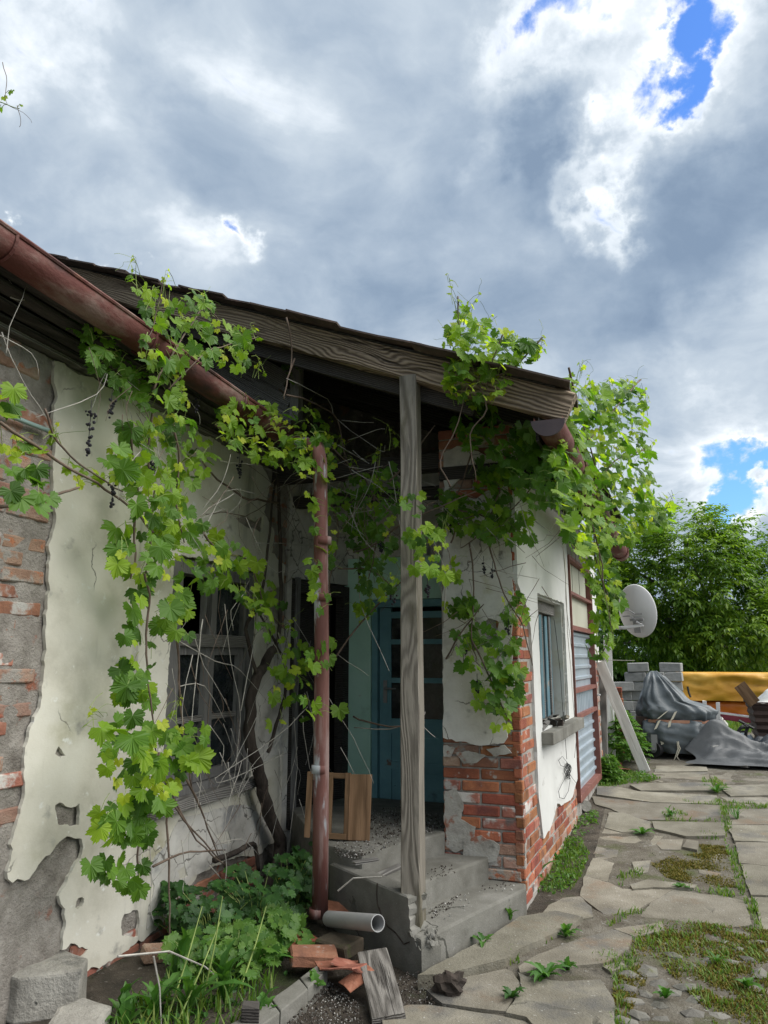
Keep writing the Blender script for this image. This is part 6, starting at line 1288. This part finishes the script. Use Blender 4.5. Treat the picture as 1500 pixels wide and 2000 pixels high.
# --- a stray shoot reaching in at the far left
v4 = Vine('single stray vine shoot hanging in the sky at the far left', px_y(-30, 200, 2.6))
f4 = PY(2.6)
v4.cane(P(f4, (-120, 120), (-60, 170), (-10, 195), (15, 205), (38, 212)), .004, .002, M_SHOOT); v4.cane(P(f4, (5, 120), (12, 150), (10, 180), (15, 205)), .0022, .0012); v4.cane(P(f4, (34, 205), (38, 225), (38, 248)), .002, .0012)
v4.cane(P(f4, (15, 205), (45, 220), (62, 240)), .0014, .0008)
v4.cane(P(f4, (-120, 120), (-200, 60), (-260, -80)), .004, .004)
for u, v, s_, k in ((22, 178, .075, 'm'), (8, 190, .06, 'y'), (2, 212, .05, 'm'), (42, 205, .03, 'y'), (-40, 180, .1, 'm'), (-15, 240, .09, 'm')): v4.leaf(f4(u, v), s_, k, (.3, -.8, .3), dn)
v4.finish()
# ------------------------------------------------------------------ loose things round the steps
def lump(name, label, cat, poly, h, mat, group=None, bev=.02, rough=.02, dz=0.0, ztop=None):
    P_ = [px_g(u, v, dz) for u, v in poly]; c = sum(P_, V()) / len(P_)
    z0 = c.z - .03; o = prism(name, [(p.x, p.y) for p in P_], z0, c.z + h, mat, None, bev, rough, ztop)
    o.data.transform(T(-c.x, -c.y, -z0)); o.matrix_basis = T(c.x, c.y, z0); WM[o.name] = o.matrix_basis.copy(); return tag(o, label, cat, group)
lump('stone_block', 'large pale squared stone in the bottom left corner against the wall', 'stone', [(-40, 1975), (30, 1990), (150, 1975), (170, 1945), (120, 1925), (0, 1935), (-60, 1950)], .17, M_STONE, None, .012, .010)
lump('stone', 'smaller rough stone lying in front of the large squared stone', 'stone', [(90, 2060), (190, 2060), (215, 2010), (160, 1995), (100, 2015)], .10, M_STONE)
lump('stone', 'small grey stone half hidden in weeds near the wall', 'stone', [(330, 1890), (365, 1890), (372, 1868), (345, 1860)], .07, M_STONE, None, .015, .01)
for lab, poly, h in (('first weathered concrete edging bar, nearest the plank', [(600, 1962), (640, 1925), (628, 1908), (585, 1940)], .07), ('second weathered concrete edging bar in the middle of the row', [(548, 2008), (600, 1964), (583, 1943), (530, 1982)], .07), ('third concrete edging bar, cut by the bottom of the frame', [(470, 2070), (546, 2010), (527, 1984), (445, 2040)], .07)):
    lump('edging_bar', lab, 'edging bar', poly, h, M_CONC, 'concrete edging bars', .006, .006, -.03)
lump('dark_post_stump', 'dark rotten post stump among the bottom weeds', 'stump', [(470, 2020), (505, 2020), (505, 2002), (472, 2002)], .10, M_DARKW, None, .005, .006)
def loose(name, label, cat, d, u, v, rot, mat, dz=.0, group=None, bev=.008, rough=.005):
    q = px_g(u, v); me = brick_meshes(1, d, mat, rough, bev)[0]; me.name = name
    return tag(put(name, me, None, T(q.x, q.y, q.z + dz) @ Euler(rot).to_matrix().to_4x4()), label, cat, group)
loose('loose_brick', 'dark red brick lying among weeds left of the plank', 'brick', (.25, .13, .07), 612, 1880, (.05, .1, .55), M_BRICK_W, .03, 'loose bricks', .009, .008)
loose('loose_brick', 'mossy dark brick lying under the grey pipe', 'brick', (.24, .15, .07), 662, 1858, (.02, -.05, -.35), surf('mossy_brick', [(0, (.06, .05, .035)), (1, (.13, .10, .07))], 7, 8, .95, .6, 60, .01, spots=[((.07, .085, .025), 5, .5, .62)]), .03, 'loose bricks', .01, .01)
loose('loose_brick', 'reddish brick half hidden in the leaves', 'brick', (.22, .12, .07), 582, 1848, (.1, .2, 1.1), M_BRICK, .02, 'loose bricks')
loose('loose_brick', 'broken red brick against the wall foot', 'brick', (.16, .11, .07), 398, 1795, (.2, .3, 1.3), M_BRICK_W, .03, 'loose bricks')
loose('loose_brick', 'half brick with lime lying at the wall foot', 'brick', (.13, .11, .07), 302, 1870, (.1, .15, .9), M_BRICK_M, .02, 'loose bricks')
for i, (u, v, rz_, sc, lab) in enumerate(((665, 1900, .6, .62, 'largest orange tile fragment beside the grey plank'), (690, 1912, .2, .55, 'flat orange tile fragment leaning on the largest one'), (672, 1922, -.3, .5, 'lowest orange tile fragment in the pile by the plank'), (700, 1926, .9, .42, 'small orange tile fragment touching the plank'), (660, 1812, .3, .5, 'orange tile fragment lying under the pipe end'))):
    q = px_g(u, v); me = tm[i].copy(); me.name = 'tile_fragment'; me.materials.clear(); me.materials.append(M_TERRA)
    for p in me.vertices: p.co.z += (.05 * math.sin(p.co.y * 22) if i != 2 else 0)
    tag(put('tile_fragment', me, None, T(q.x, q.y, q.z + (.035 + .02 * (i % 3) if i < 4 else .11)) @ Euler((rnd.uniform(-.35, .1), rnd.uniform(-.3, .3), rz_)).to_matrix().to_4x4() @ Matrix.Scale(sc, 4)), lab, 'tile fragment', 'broken tiles by the plank')
p0 = px_g(727, 1862, .07); p1 = px_g(760, 1992, -.01)
tag(beam('grey_plank', p0, p1, .155, .035, M_PLANK, None, V((0, -.15, 1)), 12, .007), 'weathered grey plank lying with one end on the step foot', 'plank')
pa = V((-1.86, 4.36, .10)); pb = px_y(738, 1803, 4.02)
m = MB(); m.tube([pa, pa.lerp(pb, .5), pb], .043, 20, False); k = len(m.v); m.tube([pb, pa.lerp(pb, .5), pa], .038, 20, False); m.f += [(40 + i, 40 + (i + 1) % 20, 60 + (40 - 40) + ((20 - i) % 20), 60 + ((20 - i - 1) % 20)) for i in range(0)]
vsr = []; x = (pb - pa).normalized(); u_ = x.orthogonal().normalized(); w_ = x.cross(u_)
for r in (.043, .038):
    for i in range(20): a = 2 * math.pi * i / 20; vsr.append(pb + (u_ * math.cos(a) + w_ * math.sin(a)) * r + x * .0005)
m.mesh(vsr, [(i, (i + 1) % 20, 20 + (i + 1) % 20, 20 + i) for i in range(20)])
tag(m.build('grey_pipe', M_PVC, None, True, M=T(pa)), 'grey plastic pipe lying at the foot of the downpipe', 'pipe')
# in the porch: old sash frame and a board
fr = thing('sash_frame', 'old brown wooden sash frame leaning in the porch', 'window frame', px_z(660, 1640, .42))
a = px_z(641, 1638, .43); b = px_z(676, 1640, .43); up = V((-.03, .10, .40)); xx = (b - a)
def bar(p, q, wd): beam('rail', p, q, wd, .03, M_BROWNW, fr, V((.2, -1, .1)), 4, .002)
bar(a, a + up, .035); bar(b, b + up, .035); bar(a + V((0, 0, .018)), b + V((0, 0, .018)), .035); bar(a + up - V((0, 0, .018)), b + up - V((0, 0, .018)), .035); bar(a - xx * 1.2 + up * .92, a + up * .92, .035); bar(a - xx * 1.2, a - xx * 1.2 + up, .035)
p0 = px_z(699, 1642, .42); p1 = p0 + V((-.02, .10, .40))
tag(beam('brown_board', p0, p1, .155, .025, M_BROWNW, None, V((.35, -1, .2)), 6, .003), 'short brown board with nail holes leaning beside the sash frame', 'board')
tag(beam('broken_lath', px_z(735, 1712, .295), px_z(785, 1690, .295), .05, .018, M_OLD, None, V((0, 0, 1)), 6, .005), 'broken grey lath lying on the middle step behind the post', 'lath')
tag(beam('broken_lath', px_z(690, 1686, .43), px_z(735, 1678, .43), .04, .015, M_OLD, None, V((0, 0, 1)), 6, .005), 'broken grey lath lying on the landing edge', 'lath')
# rubble in the broken step corner
m = MB()
for i in range(46):
    bm = bmesh.new(); bmesh.ops.create_icosphere(bm, subdivisions=1, radius=1); s = rnd.choice((.006, .009, .012, .018, .024))
    c = V((-1.235 + rnd.uniform(-.07, .06), 4.195 + rnd.uniform(-.05, .09), .125 + rnd.uniform(-.015, .02)))
    R = Euler([rnd.uniform(0, 6) for _ in range(3)]).to_matrix()
    for v in bm.verts: v.co = R @ (V((v.co.x * s, v.co.y * s * .8, v.co.z * s * .55)) + wob(v.co, 2, s * .6, i))
    m.mesh([tuple(v.co + c) for v in bm.verts], [[v.index for v in f.verts] for f in bm.faces]); bm.free()
tag(m.build('rubble', M_CONC), kind='stuff')
bm = bmesh.new(); bmesh.ops.create_icosphere(bm, subdivisions=3, radius=1)
for v in bm.verts: v.co = V((v.co.x * .075, v.co.y * .06, v.co.z * .055)) * (1 + .5 * noise.fractal(v.co * 1.8, 1.0, 2.0, 4)) + wob(v.co, 6, .008)
me = bpy.data.meshes.new('dirt_clod'); bm.to_mesh(me); bm.free(); me.materials.append(M_LITTER); q = px_g(880, 1935)
tag(put('dirt_clod', me, None, T(q.x, q.y, q.z + .03)), 'dark earthy clod with roots on the paving before the steps', 'clod')
# log end, stone and other bits along the side wall
q = px_g(1146, 1585); m = MB(); m.tube([q + V((-.06, .14, .05)), q + V((0, 0, .05))], [.05, .052], 12); tag(m.build('log_piece', M_STONE, None, M=T(q)), 'short pale log end lying by the side wall', 'log')
loose('flat_stone', 'flat mossy stone leaning on the side wall by the iron door', 'stone', (.26, .05, .30), 1128, 1575, (.1, .1, 1.55), M_STONE, .14)
loose('wall_bracket', 'rusty iron stub sticking out of the brick corner', 'bracket', (.05, .05, .04), 1053, 1690, (0, 0, .2), M_FRAME, .28)
# wires on the side wall
def rwp(s, z, o=.02): return WC + WD * s + WN * o + V((0, 0, z))
wire = thing('wire_coil', 'coil of thin black wire hanging below the side window sill', 'wire', rwp(1.4, .65))
def wpx(pts, o=.03): return [rwp(*rw(u, v, o), o) for u, v in pts]
def strand(pts): m = MB(); m.tube(pts, .0022, 4); m.build('strand', M_CABLE, wire)
for k in range(8):
    c = rw(1110 + rnd.uniform(-2, 2), 1505 + rnd.uniform(-2, 2), .03); r = rnd.uniform(.035, .065)
    strand([rwp(c[0] + math.cos(a) * r * rnd.uniform(1.6, 1.9), c[1] + math.sin(a) * r, .03 + .01 * math.sin(3 * a + k)) for a in [6.283 * j / 18 for j in range(19)]])
for pts in ([(1108, 1500), (1095, 1495), (1091, 1485), (1098, 1477), (1107, 1488), (1109, 1500)], [(1110, 1510), (1098, 1530), (1091, 1545), (1093, 1558), (1102, 1560), (1110, 1545), (1114, 1520)], [(1112, 1510), (1118, 1520), (1126, 1530)], [(1107, 1483), (1103, 1430), (1101, 1390)], [(1100, 1400), (1095, 1320), (1085, 1230), (1082, 1210)], [(1122, 1480), (1128, 1420), (1120, 1300), (1108, 1200), (1104, 1120), (1100, 1060)]):
    strand(wpx(pts, .03 if pts[0][1] > 1450 else .14))
m = MB(); m.tube(P(PX(LX + .02), (-30, 795), (10, 808), (60, 828), (100, 843)), .012, 6); tag(m.build('teal_tube', M_TEAL, None, True, M=T(px_x(0, 805, LX))), 'thin pale teal conduit on the bare brickwork at far left', 'conduit')

# ------------------------------------------------------------------ weeds
def strap_leaf(L, wd, arch, teeth=0.0, n=6, seed=0):
    vs = []; fs = []
    for i in range(n + 1):
        t = i / n; w_ = wd * math.sin(math.pi * min(1, .12 + .88 * t) ** 1.15) * (1 - teeth * (i % 2)) + .0015; x = L * t * (1 - .18 * arch * t); z = arch * L * (t * 1.1 - t * t * 1.0)
        vs += [V((x, -w_, z + w_ * .35)), V((x, 0, z)), V((x, w_, z + w_ * .35))]
    for i in range(n): a = 3 * i; fs += [(a, a + 1, a + 4, a + 3), (a + 1, a + 2, a + 5, a + 4)]
    return vs, fs
SLM = {}
def rosette(label, p, n, L, wd, arch, mat, teeth=.35, up=.35, name='dandelion', cat='weed', group=None):
    root = thing(name, label, cat, p, group)
    for i in range(n):
        key = (mat.name, round(L, 2), round(wd, 3), teeth, i % 3)
        if key not in SLM: v_, f_ = strap_leaf(L * (.8 + .2 * (i % 3)), wd, arch * (.8 + .25 * (i % 3)), teeth, 9); SLM[key] = mk('leaf', v_, f_, mat)
        put('leaf', SLM[key], root, T(p) @ Matrix.Rotation(i * 2.4 + rnd.uniform(-.3, .3), 4, 'Z') @ Matrix.Rotation(-up * rnd.uniform(.2, 1.8), 4, 'Y') @ Matrix.Scale(rnd.uniform(.6, 1.15), 4))
    return root
W1 = foliage('dandelion_leaf', [(.045, .13, .02), (.075, .19, .03), (.10, .22, .04)], .35, vein=False)
for u, v, n, L, up, lab in ((1048, 1720, 11, .26, 1.0, 'tall dandelion growing against the brick corner beside the step'), (995, 1800, 8, .15, .9, 'small dandelion at the foot of the lowest step'), (945, 1845, 7, .13, .5, 'dandelion with drooping leaves at the pavement edge below the step'), (1065, 1910, 16, .16, .25, 'broad dandelion rosette in the crack before the cobbles'), (1105, 1830, 14, .14, .7, 'dense dandelion clump in the gap between two slabs'), (1255, 1630, 14, .17, .25, 'flat dandelion rosette on the path by the window wall'), (1110, 1895, 9, .10, .8, 'upright small dandelion in the slab joint near the front'), (1000, 1950, 10, .10, .3, 'low feathery weed on the front slab'), (1400, 1548, 14, .20, .3, 'wide dandelion rosette in the long joint of the yard'), (1310, 1595, 10, .12, .8, 'small grassy tuft weed in the middle of the path'), (1440, 1600, 12, .16, 1.4, 'upright grass tuft standing right of the long joint'), (1470, 1490, 8, .12, 1.4, 'small grass tuft near the loose tarpaulin'), (1085, 1680, 10, .10, .7, 'little dandelion in the green strip by the side wall'), (1330, 1735, 10, .10, .4, 'low weed along the mossy slab edge'), (1400, 1880, 12, .10, .4, 'low weed rosette on the mossy cobbles'), (1460, 1930, 10, .10, .4, 'low weed rosette at the right edge of the moss'), (1300, 1950, 8, .09, .6, 'small weed between the front cobbles')):
    rosette(lab, px_g(u, v, -.01), n, L * .82, .019 if n != 12 else .006, .5, M_WEED if 'feathery' in lab else W1, .35, up)
for u, v, n, L, up, lab in ((370, 1975, 14, .26, .8, 'large dandelion spreading in the front weed bed'), (440, 1960, 12, .24, .9, 'dandelion with long toothed leaves beside the weed stalks'), (300, 1990, 12, .22, .9, 'dandelion in front of the stone blocks'), (500, 1905, 11, .22, .9, 'dandelion under the loose brick'), (545, 1880, 8, .16, 1.1, 'young pale-leaved weed beside the loose brick'), (240, 2010, 9, .20, 1.0, 'dandelion at the foot of the squared stone'), (510, 1990, 10, .14, .6, 'small weed beside the second edging bar'), (350, 1925, 10, .24, 1.1, 'upright dandelion at the wall foot'), (610, 1935, 6, .10, .9, 'tiny weed next to the first edging bar')):
    rosette(lab, px_g(u, v, -.01), n, L, .026, .55, W1, .4, up)
# celandine bed under the vine: lobed leaves on thin stalks
def celandine(label, p, n, h, r_, seed, mat):
    r = random.Random(seed); root = thing('celandine', label, 'weed', p, 'celandine plants below the vine'); b = V(p); st = MB(); vs = []; fs = []; big = []
    for i in range(n):
        a = r.uniform(0, 6.28); q = r_ * math.sqrt(r.random()); z = h * r.uniform(.25, 1.0); e = b + V((math.cos(a) * q, math.sin(a) * q, z)); st.tube([b + V((math.cos(a) * q * .3, math.sin(a) * q * .3, 0)), b.lerp(e, .6) + V((0, 0, z * .12)), e], [.0035, .0028, .0018], 4, False)
        nr = (V((.45, -.5, .85)) + V((r.gauss(0, .35), r.gauss(0, .35), r.gauss(0, .2)))).normalized(); t = V((math.cos(a), math.sin(a), -.25)); t = (t - nr * t.dot(nr)).normalized(); x = t.cross(nr)
        for k, (dx, dy, sc) in enumerate(((0, .55, 1.0), (.5, .15, .8), (-.5, .15, .8), (.38, -.35, .6), (-.38, -.35, .6))):
            s = .060 * sc * r.uniform(.7, 1.25); c = e + (x * dx + t * dy) * .060
            dirv_ = (x * dx + t * (dy + .2)).normalized(); sx = dirv_.cross(nr)
            pts = [c + dirv_ * (yy * s) + sx * (xx * s) + nr * (zz * s) for xx, yy, zz in ((0, -.5, 0), (.30, -.30, .03), (.50, .0, .02), (.34, .16, .05), (.36, .42, -.02), (.10, .40, .04), (0, .58, -.06), (-.10, .40, .04), (-.36, .42, -.02), (-.34, .16, .05), (-.50, .0, .02), (-.30, -.30, .03))]
            big.append(pts)
    st.build('stalks', M_SHOOT, root)
    for pts in big: c = sum(pts, V()) / len(pts); k = len(vs); vs += [c] + pts; fs += [(k, k + 1 + j, k + 1 + (j + 1) % 12) for j in range(12)]
    B = T(p); Bi = B.inverted(); tag(put('leaves', mk('leaves', [Bi @ v for v in vs], fs, mat), root, B), kind='stuff')
    return root
for i, (u, v, n, h, r_, mt, lab) in enumerate(((420, 1850, 46, .30, .24, M_WEED, 'dense celandine clump at the wall foot under the window'), (500, 1830, 46, .34, .24, M_WEED, 'tall celandine clump at the foot of the vine trunk'), (560, 1800, 40, .36, .18, M_WEED, 'celandine clump left of the downpipe'), (600, 1770, 26, .40, .12, M_WEED, 'celandine with yellow flowers round the downpipe foot'), (460, 1900, 34, .19, .22, M_WEED2, 'bright low celandine in front of the dense clump'), (395, 1900, 34, .18, .20, M_WEED2, 'bright low celandine beside the long weed stalks'), (545, 1860, 26, .20, .16, M_WEED2, 'bright celandine above the loose brick'), (350, 1840, 22, .30, .14, M_WEED, 'small celandine against the broken plaster'))):
    rt = celandine(lab, px_g(u, v, -.02), n, h, r_, 40 + i, mt)
    if i == 3:
        for u2, v2 in ((633, 1725), (545, 1712)):
            c = px_y(u2, v2, rt.location.y); m = MB()
            for k in range(4): a = k * 1.571; d = V((math.cos(a), -.3, math.sin(a))); sx = V((-math.sin(a), 0, math.cos(a))); m.poly([c, c + d * .010 + sx * .007, c + d * .018, c + d * .010 - sx * .007])
            m.build('flower', M_PETAL, rt)
# long bare stalks
st = thing('weed_stalks', 'tall bare yellowish weed stalks standing in front of the celandine', 'weed', px_g(420, 1950))
for a, b in (((395, 1960), (435, 1750)), ((470, 1930), (520, 1770)), ((350, 1990), (430, 1800)), ((480, 1890), (505, 1815)), ((330, 1980), (395, 1770)), ((545, 1830), (575, 1700))):
    p = px_g(*a); q = px_x(*b, p.x); m = MB(); m.tube([p, p.lerp(q, .5) + V((.01, 0, .01)), q], [.005, .004, .002], 5); m.build('stalk', M_SHOOT, st)
blades('grass', [[(200, 1990), (330, 1930), (480, 1900), (540, 1930), (500, 2000), (440, 2060), (200, 2060)], [(330, 1880), (420, 1840), (620, 1820), (600, 1860), (450, 1900)]], 1500, .11, M_GRASS, .8, .005, dz=-.02)
leafy('ground_cover', [[(200, 1990), (330, 1930), (480, 1900), (560, 1900), (520, 1980), (440, 2060), (200, 2060)]], 1500, .06, .03, M_WEED, dz=-.02)
tw = thing('fallen_twig', 'thin bare grey twig arching over the front weeds', 'twig', px_g(470, 1950))
for pts in (((230, 1868), (330, 1858), (400, 1888), (445, 1925), (510, 2010)), ((300, 1868), (312, 1930), (315, 2010)), ((660, 1740), (690, 1715), (745, 1712))):
    m = MB(); m.tube(P(PX(-2.15) if pts[0][0] < 600 else PY(4.1), *pts), [.005 - .0007 * i for i in range(len(pts))], 5); m.build('branch', M_TWIG, tw)
